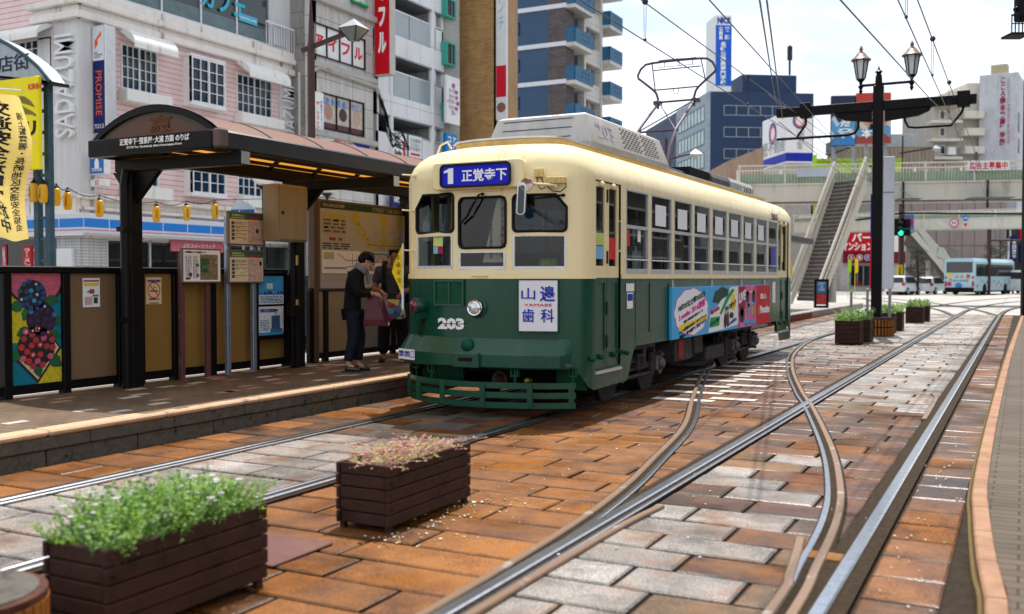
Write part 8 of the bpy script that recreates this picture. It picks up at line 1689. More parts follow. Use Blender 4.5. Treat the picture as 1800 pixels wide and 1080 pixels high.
# ---- footbridge with stairs
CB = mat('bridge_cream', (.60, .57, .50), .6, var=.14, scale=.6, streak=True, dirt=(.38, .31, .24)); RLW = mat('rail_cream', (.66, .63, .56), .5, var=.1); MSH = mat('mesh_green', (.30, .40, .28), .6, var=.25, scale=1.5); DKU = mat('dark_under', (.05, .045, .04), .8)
def footbridge(fr, x0, x1, yr, yd, yb, label, post=1.6):
 """deck between two pixels, heights read at one column"""
 xm = (x0+x1)/2; u0, u1 = fr.uv(x0, yd)[0], fr.uv(x1, yd)[0]; zr, zd, zb = fr.uv(xm, yr)[1], fr.uv(xm, yd)[1], fr.uv(xm, yb)[1]
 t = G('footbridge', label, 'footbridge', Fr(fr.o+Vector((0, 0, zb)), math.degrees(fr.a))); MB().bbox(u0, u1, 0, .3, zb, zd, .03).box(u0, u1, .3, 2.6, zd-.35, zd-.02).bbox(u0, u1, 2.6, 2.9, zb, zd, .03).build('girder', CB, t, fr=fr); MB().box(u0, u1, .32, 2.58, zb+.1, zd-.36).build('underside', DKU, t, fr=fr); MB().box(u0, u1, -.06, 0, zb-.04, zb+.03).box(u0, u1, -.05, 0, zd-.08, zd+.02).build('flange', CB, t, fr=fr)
 for y in (.12, 2.75):
  m = MB(); m.box(u0, u1, y-.04, y+.04, zr-.07, zr); m.tube([(u0, y-.08, zr-.32), (u1, y-.08, zr-.32)], .035, 6); n = int((u1-u0)/.16); [m.box(u0+.16*i, u0+.16*i+.02, y-.01, y+.01, zd, zr-.05) for i in range(n)]; n = int((u1-u0)/post); [m.box(u0+post*i-.06, u0+post*i+.06, y-.05, y+.05, zd-.1, zr+.02) for i in range(n+1)]; m.build('railing', RLW, t, fr=fr); MB().box(u0, u1, y+.03, y+.045, zd, zd+(zr-zd)*.52).build('mesh_panel', MSH, t, fr=fr)
 return t, u0, u1, zr, zd, zb
BF_ = FD(1560, 53, -10.5); t, u0, u1, zr, zd, zb = footbridge(BF_, 1300, 1880, 285, 320, 351, 'cream steel footbridge with green mesh railings crossing above the street', 2.4)
for px in (1345, 1850): u = BF_.uv(px, 400)[0]; MB().lathe([(.35, 0), (.35, zb)], (u, 1.4, 0), 14).build('pier', CB, t, True, fr=BF_)
q = BF_.r(1400, 296, 1463, 311); MB().box(q[0], q[1], -.06, -.03, q[2], q[3]).build('panel_board', mat('pale_blue_board', (.48, .53, .62), .5, var=.08), t, fr=BF_); q = BF_.r(1700, 283, 1774, 300); o_ = MB().box(q[0], q[1], -.06, -.03, q[2], q[3]).build('banner', PAPER, t, fr=BF_); text('広告主募集中', q[0]+.1, q[1]-.1, q[2]+.06, q[3]-.06, -.065, LET_R, o_, BF_, .02)
# cable bracket and hanging signs under it
for px in (1587, 1735): u = BF_.uv(px, 340)[0]; MB().box(u-.05, u+.05, -.15, -.06, zb-.5, zd).build('hanger_bracket', DKM, t, fr=BF_)
m = MB(); u = BF_.uv(1440, 300)[0]
MB().tube([(u0+6, -.5, zb-1.1), ((u0+u1)/2, -.5, zb-.75), (u1, -.5, zb-.9)], .05, 6).build('cable_duct', BLK, t, fr=BF_)
for a, b in ((1572, 1612), (1695, 1772)): x0, x1 = BF_.uv(a, 350)[0], BF_.uv(b, 350)[0]; MB().box(x0, x1, -1.2, -.1, zb-.05, zb-.02).build('guard_screen', mat('guard_screen', (.12, .14, .14), .6), t, fr=BF_)
# the stairs, parallel to the tram tracks
fo, to = onZ(1425, 538, 0), onD(1494, 332, 52.0); fo = Vector((fo.x, fo.y, .25)); dv = to-fo; run = math.hypot(dv.x, dv.y); ang = math.degrees(math.atan2(dv.y, dv.x)); ST = Fr((fo.x, fo.y, 0), ang-90); rise = zd-.25; NS = 30; SW_ = 1.05
t = G('bridge_stairs', 'wide footbridge staircase with cream railings climbing behind the tram', 'stairs', ST); sl_ = rise/run
m = MB(); nz_ = MB()
for i in range(NS): y0 = run*i/NS; z = .25+rise*(i+1)/NS; m.box(-SW_, SW_, y0, y0+run/NS+.02, z-rise/NS, z-.03); nz_.box(-SW_, SW_, y0-.02, y0+run/NS*.55, z-.03, z)
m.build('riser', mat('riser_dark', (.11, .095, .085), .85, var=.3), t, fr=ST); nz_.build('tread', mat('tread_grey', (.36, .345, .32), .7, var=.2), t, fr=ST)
for s in (-1, 1):
 x = s*(SW_+.08); MB().prismx([(-.3, -.02), (run, zd-.55), (run, zd+.15), (-.3, .55)], x-.05, x+.05).build('stringer', CB, t, fr=ST); m = MB(); m.bar((x, -.4, 1.30), (x, run, zr+.05), .12, .10); m.bar((x-s*.12, -.4, 1.0), (x-s*.12, run, zr-.25), .05); m.bar((x, -.4, .75), (x, run, zd+.45), .06)
 for i in range(46): y = run*i/45; z = .25+sl_*y; m.box(x-.012, x+.012, y, y+.025, z+.2, z+1.05)
 m.build('railing', RLW, t, fr=ST); MB().prismx([(-.1, .60), (run, zd+.2), (run, zd+.72), (-.1, 1.02)], x+.02, x+.03).build('side_panel', mat('cream_panel', (.55, .49, .38), .6, var=.25, streak=True), t, fr=ST)
for y in (run*.55,): MB().lathe([(.22, 0), (.22, .25+sl_*y-.3)], (0, y, 0), 12).build('pier', CB, t, True, fr=ST)
# second footbridge further off with its own flight of stairs
B2F = FD(1680, 92, -28); t2, u0, u1, zr2, zd2, zb2 = footbridge(B2F, 1395, 1880, 371, 385, 404, 'second cream footbridge farther down the street, carrying round road signs', 3)
u = B2F.uv(1632, 450)[0]; MB().lathe([(.32, 0), (.32, B2F.uv(1632, 458)[1])], (u, 1.0, 0), 12).build('pier', CB, t2, True, fr=B2F)
def pts2(*pp, y=0): return [B2F.uv(a, b, y) for a, b in pp]
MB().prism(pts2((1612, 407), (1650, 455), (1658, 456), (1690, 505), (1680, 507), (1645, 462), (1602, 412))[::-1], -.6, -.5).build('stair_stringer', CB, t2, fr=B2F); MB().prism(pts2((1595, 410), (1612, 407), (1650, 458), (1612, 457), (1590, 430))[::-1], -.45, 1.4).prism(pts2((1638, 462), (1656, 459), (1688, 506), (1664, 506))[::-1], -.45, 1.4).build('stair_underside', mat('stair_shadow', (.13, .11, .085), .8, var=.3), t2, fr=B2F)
MB().prism(pts2((1614, 406), (1647, 452), (1652, 436), (1622, 402))[::-1], -.62, -.58).prism(pts2((1648, 452), (1658, 455), (1690, 503), (1690, 490), (1660, 438), (1648, 436))[::-1], -.62, -.58).build('stair_panel', mat('stair_mesh', (.55, .56, .46), .6, var=.1), t2, fr=B2F)
m = MB(); A_ = pts2((1622, 402), (1652, 436), (1660, 437), (1690, 489)); [m.bar((a[0], -.64, a[1]), (b[0], -.64, b[1]), .09) for a, b in zip(A_, A_[1:])]; m.build('stair_rail', RLW, t2, fr=B2F)
def roundsign(px, py, r, fr, rim, fld, txt, tm, lb, off=-.3):
 u, z = fr.uv(px, py, off); R_ = fr.uv(px+r, py, off)[0]-u; f_ = Fr(fr.m @ Vector((u, off, z)), math.degrees(fr.a)); t = G('road_sign', lb, 'road sign', f_); MB().lathe([(.0, -.02), (R_, -.02), (R_, .03), (0, .03)], (0, 0, 0), 24, 'y').build('rim', rim, t, fr=f_); MB().lathe([(.0, -.03), (R_*.76, -.028), (R_*.76, -.01), (0, -.01)], (0, 0, 0), 24, 'y').build('field', fld, t, fr=f_)
 if txt: text(txt, -R_*.5, R_*.5, -R_*.4, R_*.4, -.033, tm, t, f_, .03)
 MB().box(-.04, .04, .03, .25, -R_*.5, R_*.5).build('bracket', DKM, t, fr=f_); return t, f_, R_
roundsign(1677, 392, 8, B2F, LET_R, PAPER, '50', LET_B, 'round red rimmed speed limit sign reading 50 on the far footbridge')
t, f_, R_ = roundsign(1597, 391, 9, FD(1597, 88), LET_R, mat('sign_navy_blue', (.04, .08, .25), .4), None, None, 'round no stopping sign on a blue plate beside the traffic light'); MB().bar((-R_*.6, -.035, R_*.6), (R_*.6, -.035, -R_*.6), .12, .02).build('slash', LET_R, t, fr=f_); MB().box(-R_*1.1, R_*1.1, .03, .06, -R_*1.5, R_*1.5).build('plate', MATS['sign_blue'], t, fr=f_)
u, z = B2F.uv(1697, 384, -.3); f_ = Fr(B2F.m @ Vector((u, -.3, z)), YD); t = G('route_shield', 'blue triangular route shield reading 202 with a red arrow below it', 'road sign', f_); s_ = B2F.uv(1703, 384, -.3)[0]-u; MB().prism([(-s_, s_*.7), (-s_*.5, s_*.95), (s_*.5, s_*.95), (s_, s_*.7), (s_*.55, -s_*.6), (0, -s_), (-s_*.55, -s_*.6)][::-1], -.02, .02).build('shield', MATS['sign_blue'], t, fr=f_); text('202', -s_*.6, s_*.6, -s_*.1, s_*.4, -.024, LET_W, t, f_, .02); MB().box(-s_*.6, s_*.6, -.01, .02, -s_*2.9, -s_*1.2).build('plate', PAPER, t, fr=f_); MB().prism([(-.1, -s_*2.7), (.1, -s_*2.7), (.1, -s_*2), (.3, -s_*2), (0, -s_*1.4), (-.3, -s_*2), (-.1, -s_*2)], -.02, -.012).build('arrow', LET_R, t, fr=f_)
# traffic light on its brown pole with yellow notice and slatted base
p = onZ(1586, 517.5); TL_ = Fr((p.x, p.y, 0), YD); D_ = TL_.uv; t = G('traffic_light', 'traffic light showing green on a brown pole with a yellow vertical notice', 'traffic light', TL_); uu = lambda x, y: TL_.uv(x, y)
k = uu(1590, 450)[0]-uu(1578, 450)[0]; up = uu(1584, 450)[0]
MB().bbox(up-k*.32, up+k*.32, -.2, .2, 0, uu(1584, 340)[1], .03).build('pole', BR, t, fr=TL_); q = TL_.r(1577, 466, 1586, 498, -.3); o_ = MB().box(q[0], q[1], -.34, -.28, q[2], q[3]).build('yellow_notice', YEL, t, fr=TL_); text('右折車軌道内停車', q[0]+.08, q[1]-.08, q[2]+.08, q[3]-.08, -.345, LET_K, o_, TL_, .02, True)
for a, b, c, d in ((1577, 384, 1588, 415), (1567, 384, 1576, 415), (1590, 385, 1600, 402), (1590, 403, 1600, 415)):
 q = TL_.r(a, b, c, d, -.4); hd_ = MB().bbox(q[0], q[1], -.5, -.25, q[2], q[3], .05).build('signal_head', IRN, t, fr=TL_)
 if a == 1577:
  h = (q[3]-q[2])/3; r = min(h, q[1]-q[0])*.42; cx = (q[0]+q[1])/2
  for i in range(3): MB().lathe([(.0, -.55), (r*.8, -.53), (r, -.50), (0, -.50)], (cx, 0, q[2]+h*(i+.5)), 14, 'y').build('lamp', mat('green_lamp', (.02, .75, .35), .3, var=0, emit=1.6) if i == 0 else mat('dark_lens', (.02, .025, .025), .2, var=0), hd_, True, fr=TL_); m = MB(); m.loft([[(cx+r*1.1*math.cos(a_), y, q[2]+h*(i+.5)+r*1.1*math.sin(a_)) for a_ in [math.pi*(.05+.9*j/8) for j in range(9)]] for y in (-.5, -.8)], False, False); m.build('visor', IRN, hd_, fr=TL_)
p2 = onZ(1584, 517.5); f_ = Fr((p2.x, p2.y, 0), YD); t = G('pole_base', 'wide amber slatted base around the foot of the traffic light pole', 'pole base', f_); slat_base(t, f_, (f_.uv(1606, 515)[0]-f_.uv(1562, 515)[0])/2, .85, 12)
# ---- far buildings
def bld(name, label, fr, parts, cat='building', base=None):
 t = G(name, label, cat, fr)
 for nm, m, x0, y0, x1, y1, d0_, d1_ in parts:
  u0, u1, z0, z1 = fr.r(x0, y0, x1, y1, d0_); z0 = 0 if y1 >= 500 else z0; MB().bbox(u0, u1, d0_, d1_, z0, z1, .02).build(nm, m, t, fr=fr)
 return t
def rows(t, fr, x0, x1, ys, h, n, gm=WINP, y=-.02):
 for yy in ys:
  u0, u1, z0, z1 = fr.r(x0, yy, x1, yy+h, y); window(t, fr, (u0, u1, z0, z1), n, 1, .1, gm, GRYM, y=y, depth=.3, bars=.12, name='window_band')
NAV = mat('navy_cladding', (.032, .055, .12), .5, var=.12, scale=.2); LGB = tiles('pale_blue_tile', (.36, .41, .48), (.34, .39, .46), (.26, .30, .36), 1.6, .9, .03, .6, .5, .1)
NF = FD(1247, 150, 6.2); t = G('school_building', 'navy and pale blue office building with a tall blue sign tower on its roof', 'building', NF); us_ = NF.uv(1430, 200)[0]; zt = NF.uv(1250, 161)[1]; NS_ = side(NF, 0); ul = NS_.uv(1192, 230)[0]
MB().box(0, us_, 0, 40, 0, zt).build('block', NAV, t, fr=NF); MB().box(ul, 0, -.3, .0, 0, zt).build('end_wall', LGB, t, fr=NS_); MB().box(ul+.5, 0, .0, .3, 0, zt+.3).build('end_core', NAV, t, fr=NS_) if False else None
q = NF.r(1305, 132, 1400, 160, 4); MB().box(q[0], q[1], 4, 20, zt, q[3]).build('roof_block', NAV, t, fr=NF)
rows(t, NF, 1272, 1380, (186, 224, 262), 18, 5, WINP)
for y0 in (180, 221, 262): a = NS_.uv(1193, y0+37)[0]; b = NS_.uv(1243, y0+4)[0]; z = NS_.uv(1240, y0+6)[1]; window(t, NS_, (ul*.93, -2.0, z-2.4, z), 8, 1, .12, WINP, mat('teal_frame', (.05, .20, .19), .5), y=-.34, depth=.2, bars=.2, name='window_band')
q = NF.r(1260, 25, 1288, 153, -.5); q0 = NF.uv(1250, 100, 4)[0]; MB().box(q[0], q[1], 0.2, 5, zt, q[3]).build('sign_tower', WHT, t, fr=NF); o_ = MB().box(q[0], q[1], .1, .2, q[2]+.3, q[3]-1.5).build('sign_face', mat('sign_cobalt', (.015, .12, .60), .4, var=.03), t, fr=NF); w_ = q[1]-q[0]; h = q[3]-q[2]
text('NICS', q[0]+w_*.1, q[1]-w_*.08, q[3]-1.25, q[3]-.3, .15, LET_B, o_, NF, .05); text('教職', q[0]+w_*.55, q[1]-w_*.12, q[2]+h*.66, q[3]-h*.16, .08, LET_W, o_, NF, .03, True, spacing=1.6); text('公務員', q[0]+w_*.18, q[0]+w_*.45, q[2]+h*.66, q[3]-h*.16, .08, LET_W, o_, NF, .03, True); text('長崎公務員専門学校', q[0]+w_*.28, q[0]+w_*.66, q[2]+h*.04, q[2]+h*.63, .08, LET_W, o_, NF, .03, True)
m = MB(); u, z0 = NF.uv(1388, 132, 6); m.tube([(u, 6, z0), (u, 6, NF.uv(1388, 80, 6)[1])], .18, 6); m.box(u-.35, u+.35, 5.8, 6.2, NF.uv(1388, 106, 6)[1], NF.uv(1388, 82, 6)[1]); m.build('antenna', DKM, t, fr=NF)
# white estate agent's box sign on a tan block
AF = FD(1381, 108, 6.2); AS = side(AF, 0); t = G('agent_building', 'tan block carrying a big white box sign with blue bands and ring emblems', 'building', AF); q = AF.r(1381, 196, 1428, 287); ul = AS.uv(1340, 240)[0]; TANW = tiles('tan_brick', (.42, .30, .22), (.38, .27, .20), (.28, .2, .15), .6, .2, .02, .8, .5, .2)
MB().bbox(0, q[1], 0, -ul, q[2], q[3], .05).build('box_sign', PAPER, t, fr=AF); MB().box(0, q[1], -.05, 0, q[2]+.2, q[2]+1.1).build('blue_band', LET_B, t, fr=AF); MB().box(ul, .0, -.05, 0, q[2]+.2, q[2]+1.1).build('blue_band', LET_B, t, fr=AS); MB().box(0, q[1], .3, -ul, 0, q[2]).build('block', mat('block_grey', (.40, .38, .36), .8), t, fr=AF)
text('福徳不動産', q[1]*.40, q[1]*.62, q[2]+1.5, q[3]-2.2, -.06, GRYM, t, AF, .0, True); text('徳不動産', ul*.98, -.4, q[2]+1.4, q[2]+3.0, -.06, GRYM, t, AS, .0)
for fr, cx, cz, r in ((AF, q[1]*.5, q[3]-1.0, .8), (AS, ul*.55, q[2]+3.7, 1.1)):
 for rr, m_ in ((r, LET_B), (r*.74, LET_O)): MB().loft([[(cx+k*math.cos(a), -.06, cz+k*1.1*math.sin(a)) for a in [j*math.pi/14 for j in range(28)]] for k in (rr, rr*.80)], True, False).build('ring', m_, t, fr=fr)
T2 = FD(1277, 96, 0); u1 = T2.uv(1342, 280)[0]; zA, zB = T2.uv(1277, 284)[1], T2.uv(1342, 258)[1]; t = G('tan_building', 'low tan brick building with a sloping top left of the estate agent sign', 'building', T2); MB().prism([(0, 0), (u1, 0), (u1, zB), (0, zA)], 0, 8).build('wall', TANW, t, fr=T2)
for i in range(4): a = u1*(.05+.24*i); window(t, T2, (a, a+u1*.2, zA-3.2, zA-2.0), 2, 1, .08, WIND, GRYM, y=-.05)
LIM = mat('lime_green', (.38, .60, .03), .6, var=.08, scale=.5); GR = FD(1405, 112, 0)
t = bld('lime_building', 'bright lime green low building behind the footbridge', GR, [('wall', LIM, 1400, 281, 1585, 352, .5, 9), ('side_wall', LIM, 1396, 352, 1437, 395, .5, 9), ('ground_floor', mat('plinth_grey', (.30, .28, .26), .8), 1396, 352, 1585, 510, .9, 8.9), ('roof_box', LIM, 1406, 272, 1436, 300, 0, 4), ('roof_slab', mat('lime_edge', (.28, .45, .03), .6), 1402, 279, 1590, 284, .2, 9)]); rows(t, GR, 1402, 1430, (360,), 22, 2, WIND, .45)
# twin billboard on a steel frame
BB = FD(1460, 92, -6); t = G('billboard', 'double roof billboard, a blue wave picture beside a red and orange one', 'billboard', BB); qa, qb = BB.r(1461, 168, 1503, 256), BB.r(1505, 163, 1566, 253); bg = mat('board_navy', (.03, .04, .08), .5, var=.1)
for nm, q, m_ in (('left_panel', qa, bg), ('right_panel', qb, mat('board_sunset', (.62, .28, .16), .5, var=.35, scale=.25))): MB().bbox(q[0], q[1], 0, .5, q[2], q[3], .03).build(nm, m_, t, fr=BB)
w_, h = qa[1]-qa[0], qa[3]-qa[2]; wv = MB(); wv.cc = (1, 1, 1)
def wave(q, base, amp, c, y, ph=0): wv.cc = c; W_ = q[1]-q[0]; wv.add([(q[0], y, q[2]+.02)]+[(q[0]+W_*i/16, y, q[2]+base+amp*math.sin(i*.9+ph)) for i in range(17)]+[(q[1], y, q[2]+.02)], [tuple(range(18, -1, -1))])
for i, (b, c) in enumerate(((h*.52, (.5, .6, .7)), (h*.44, (.08, .3, .55)), (h*.28, (.55, .65, .72)), (h*.2, (.03, .2, .5)))): wave(qa, b, h*.07, c, -.02-.01*i, i*1.3)
for i, (b, c) in enumerate(((h*.40, (.6, .55, .5)), (h*.33, (.1, .3, .5)), (h*.18, (.3, .05, .04)))): wave(qb, b, h*.05, c, -.02-.01*i, i*1.7)
wv.cc = (.5, .04, .03); wv.add([(qb[0], -.015, qb[3]-.05), (qb[0], -.015, qb[3]-h*.3), (qb[1]-.1, -.015, qb[3]-h*.22), (qb[1]-.1, -.015, qb[3]-.05)], [(0, 1, 2, 3)])
wv.build('picture_shapes', TINT, t, fr=BB); text('うだつ', qa[0]+w_*.35, qa[0]+w_*.8, qa[2]+h*.25, qa[2]+h*.62, -.08, LET_W, t, BB, .03, True); text('波の島', qb[0]+(qb[1]-qb[0])*.35, qb[0]+(qb[1]-qb[0])*.62, qb[2]+h*.28, qb[2]+h*.66, -.08, LET_K, t, BB, .03, True); text('本店', qb[0]+.4, qb[0]+2.4, qb[2]+.5, qb[2]+1.4, -.08, LET_W, t, BB, .02)
m = MB()
for u in (qa[0]+.3, qa[1], qb[0]+1, qb[1]-.4): m.box(u-.1, u+.1, .5, .7, qa[2]-5, qa[3]); m.bar((u, .6, qa[2]), (u+1.5, 2.4, qa[2]-5), .12)
m.build('frame', GRYM, t, fr=BB)
BK = FD(1500, 127, 0); bld('brown_warehouse', 'brown corrugated building under the double billboard', BK, [('wall', tiles('brown_sheet', (.28, .23, .19), (.26, .21, .175), (.16, .13, .11), .5, 9, .05, .7, 0, .3), 1495, 258, 1640, 510, 0, 10), ('roof', GRYM, 1490, 236, 1610, 259, 1, 10)])
MV = FD(1690, 118, 0); MVM = tiles('mauve_panel', (.30, .25, .25), (.285, .235, .235), (.12, .10, .10), 1.5, 2.6, .05, .6, 0, .3); t = bld('mauve_building', 'mauve panelled building behind the far footbridge', MV, [('wall', MVM, 1585, 330, 1768, 512, 0, 12)]); rows(t, MV, 1657, 1682, (439,), 10, 2, WIND); rows(t, MV, 1612, 1632, (478,), 9, 2, WIND); rows(t, MV, 1750, 1775, (395,), 26, 2, WIND)
AP = FD(1640, 132, 0); t = bld('beige_apartments', 'beige apartment block with open stair balconies beside the white sign building', AP, [('wall', mat('beige_wall', (.50, .47, .42), .8, var=.15, scale=.4, streak=True), 1638, 180, 1725, 510, 1.2, 12), ('stair_tower', CB, 1696, 146, 1728, 510, 2, 9), ('penthouse', CB, 1668, 160, 1690, 190, 3, 9)])
for i, y in enumerate((182, 212, 244, 276)):
 q = AP.r(1636, y, 1690, y+5, 0); MB().box(q[0], q[1], -.4, 1.2, q[2], q[3]).build('slab', CB, t, fr=AP); q2 = AP.r(1693, y+14, 1728, y+27, 0); MB().box(q2[0], q2[1], -.5, 2, q2[2], q2[3]).build('balcony', CB, t, fr=AP); q3 = AP.r(1694, y+1, 1726, y+13, 0); MB().box(q3[0], q3[1], 1.95, 2.0, q3[2], q3[3]).build('opening', BLK, t, fr=AP); q4 = AP.r(1658, y+10, 1668, y+26, 0); window(t, AP, q4, 1, 1, .1, WIND, WHT, y=1.15)
q = AP.r(1668, 258, 1682, 272, 0); MB().bbox(q[0], q[1], .2, .9, q[2], q[3], .04).build('air_conditioner', WHT, t, fr=AP)
WF = FD(1785, 130, -32); t = G('sign_building', 'white tiled building with a column of red Japanese letters on its wall', 'building', WF); ul, zt = WF.uv(1722, 132)[0], WF.uv(1755, 130)[1]; WT = tiles('white_brick', (.56, .57, .62), (.53, .54, .59), (.40, .41, .46), .5, .25, .02, .6, .5, .2)
MB().bbox(ul, 0, 0, 9, 0, zt, .02).build('block', WT, t, fr=WF); MB().bbox(ul+1, ul+3, 3, 5, zt, zt+1.8, .05).build('water_tank', mat('tank_tan', (.38, .33, .22), .7), t, fr=WF); DR = mat('deep_red', (.28, .01, .06), .5, var=0)
cx = ul*.40; k = -ul/63; text('こころ夢未来高等学院', WF.uv(1757, 200)[0], WF.uv(1768, 200)[0], WF.uv(1762, 256)[1], WF.uv(1762, 137)[1], -.02, DR, t, WF, .04, True); text('プロフェッショナルカレッジ', WF.uv(1770, 200)[0], WF.uv(1776, 200)[0], WF.uv(1773, 253)[1], WF.uv(1773, 184)[1], -.02, DR, t, WF, .02, True); text('NISHINIPPON', WF.uv(1770, 160)[0], WF.uv(1775, 160)[0], WF.uv(1773, 180)[1], WF.uv(1773, 138)[1], -.02, GRYM, t, WF, .0, rot=-90)
WE = Fr(WF.o, YD-32+90)
for y0, y1 in ((202, 236), (248, 272)): q = WE.r(1789, y0, 1797, y1); window(t, WE, (abs(q[0])+.2, abs(q[0])+1.6, q[2], q[3]), 1, 1, .08, WIND, BLK, y=-.02); MB().box(abs(q[0])+.2, abs(q[0])+1.6, -.06, -.03, q[2], q[2]+.9).build('red_sill_panel', DR, t, fr=WE)
# red and white shop below the footbridge
RF = FD(1535, 105, 0); SR = mat('shop_red', (.52, .01, .02), .4, var=.05); t = bld('red_shop', 'shop with a big red katakana sign and A B C badges behind the lamp pole', RF, [('wall', mat('shop_white', (.5, .5, .5), .7), 1478, 405, 1592, 512, .6, 8), ('red_sign', SR, 1484, 408, 1565, 443, 0, .5), ('badge_band', mat('shop_wine', (.20, .012, .03), .5), 1484, 443, 1592, 463, .1, .5), ('white_sign', PAPER, 1565, 415, 1581, 443, 0, .5)])
q = RF.r(1497, 410, 1532, 425, -.02); text('パー', q[0], q[1], q[2], q[3], -.03, LET_W, t, RF, .04); q = RF.r(1490, 426, 1534, 441, -.02); text('マンション', q[0]-.6, q[1], q[2], q[3], -.03, LET_W, t, RF, .04)
for px, c, m_ in ((1496, 'A', mat('badge_red', (.4, .02, .05), .5)), (1511, 'B', mat('badge_brown', (.35, .12, .05), .5)), (1525, 'C', LET_B)): u, z = RF.uv(px, 453, .05); MB().lathe([(.0, .03), (.33, .03), (.33, .1), (0, .1)], (u, 0, z), 16, 'y').build('badge_ring', PAPER, t, fr=RF); MB().lathe([(.0, .0), (.27, .0), (.27, .03), (0, .03)], (u, 0, z), 16, 'y').build('badge', m_, t, fr=RF); text(c, u-.13, u+.13, z-.15, z+.15, -.01, LET_W, t, RF, .04)
rows(t, RF, 1494, 1530, (466,), 38, 3, WIND, .55); q = RF.r(1503, 495, 1520, 502, .3); text('賃貸マンション', q[0], q[1], q[2], q[3], .45, LET_R, t, RF, .02)
# ---- vehicles
TYR = mat('tyre', (.015, .015, .016), .8); CGL = mat('car_glass', (.018, .022, .026), .05, var=.3, spec=.7); REDL = mat('rear_lens', (.40, .01, .02), .2, var=0); PLT = mat('car_white', (.74, .75, .77), .25, var=.05, coat=.5)
def car(fr, L, W_, H_, paint, label, van=False):
 """heading along +y; origin on the ground at the middle of the rear bumper"""
 t = G('parked_car' if not van else 'small_van', label, 'car' if not van else 'van', fr); w = W_/2
 if van: pr = [(0, .35), (-.02, .6), (0, H_*.92), (.12, H_), (L*.72, H_), (L*.80, H_*.93), (L*.93, H_*.55), (L, H_*.48), (L, .3)]
 else: pr = [(.02, .32), (0, .55), (.04, H_*.60), (.22, H_*.90), (.42, H_*.985), (L*.45, H_), (L*.58, H_*.94), (L*.77, H_*.62), (L*.96, H_*.52), (L, .5), (L-.02, .3)]
 rings = []
 def wd(z): return w*(1-.20*max(0, (z/H_-.58)/.42)**1.3)
 rings = [[(-wd(z)*.97, y, z) for y, z in pr], [(-wd(z), y+(.02 if y < L/2 else -.02), z) for y, z in pr], [(wd(z), y+(.02 if y < L/2 else -.02), z) for y, z in pr], [(wd(z)*.97, y, z) for y, z in pr]]
 MB().loft(rings, True, True).build('body', paint, t, True, fr=fr, sharp=30)
 zg0, zg1 = H_*.62, H_*.93
 for s in (-1, 1): x0, x1 = s*(wd(zg0)+.006), s*(wd(zg1)+.008); MB().add([(x0, .45 if not van else .4, zg0), (x0, L*.70, zg0), (x1, L*.56, zg1), (x1, .55 if not van else .45, zg1)], [(0, 1, 2, 3) if s > 0 else (3, 2, 1, 0)]).build('side_window', CGL, t, fr=fr)
 yr0, yr1 = (.045, .20) if not van else (-.005, -.0); MB().add([(-wd(zg0)*.86, yr0-.0, zg0+.02), (wd(zg0)*.86, yr0-.0, zg0+.02), (wd(zg1)*.84, yr1+.02, zg1-.03), (-wd(zg1)*.84, yr1+.02, zg1-.03)], [(0, 1, 2, 3)]).build('rear_window', CGL, t, fr=fr).location.y -= 0
 for s in (-1, 1): MB().bbox(s*w*.72, s*w*1.0, -.02, .12, H_*.48, H_*.64, .02).build('tail_light', REDL, t, fr=fr)
 MB().bbox(-w*.96, w*.96, -.06, .1, .28, .52, .03).build('bumper', paint, t, fr=fr); MB().box(-.25, .25, -.07, -.05, .6, .72).build('number_plate', PAPER, t, fr=fr)
 for y in (.75, L-.8):
  for s in (-1, 1): wh = MB().lathe([(.05, -.1), (.30, -.1), (.32, -.07), (.32, .07), (.30, .1), (.05, .1)], (s*(w-.09), y, .32), 18, 'x').build('wheel', TYR, t, True, fr=fr); MB().lathe([(.0, -.012), (.19, -.01), (.20, .01), (0, .012)], (s*(w+.012), y, .32), 14, 'x').build('hub_cap', ALU, wh, True, fr=fr)
 return t
def road(px, py, rot): p = onZ(px, py); return Fr((p.x, p.y, 0), YD+rot)
car(road(1622, 518, -43), 3.9, 1.70, 1.52, PLT, 'white hatchback on the road left of the bus'); car(road(1572, 519, -42), 4.0, 1.72, 1.62, mat('car_silver', (.62, .66, .70), .25, var=.05, coat=.5), 'pale silver car partly behind the traffic light base'); car(road(1478, 508, -60), 4.2, 1.7, 1.5, mat('car_red', (.22, .015, .03), .25, var=.1, coat=.5), 'dark red car beside the foot of the stairs'); car(road(1784, 517, -43), 4.4, 1.75, 2.1, PLT, 'white van in front of the bus at the right edge', True)
p = onX(470, 560, -13.2); car(Fr((-13.3, p.y-1.2, 0), 0), 4.2, 1.7, 1.5, mat('car_dark', (.02, .025, .04), .25, coat=.5), 'dark car on the road behind the blue posters')
bf = road(1686, 519, -43); t = G('city_bus', 'pale blue city bus seen from behind with coloured dots on its rear', 'bus', bf); BBL = mat('bus_blue', (.40, .62, .72), .3, var=.05, coat=.4); BL_, BW, BH = 10.2, 2.45, 3.05
MB().loft([[(-BW/2*k, y, z) for z, k in ((.35, 1), (2.75, 1), (BH, .86))]+[(BW/2*k, y, z) for z, k in ((BH, .86), (2.75, 1), (.35, 1))] for y in (0, BL_)], True, True).build('body', BBL, t, fr=bf)
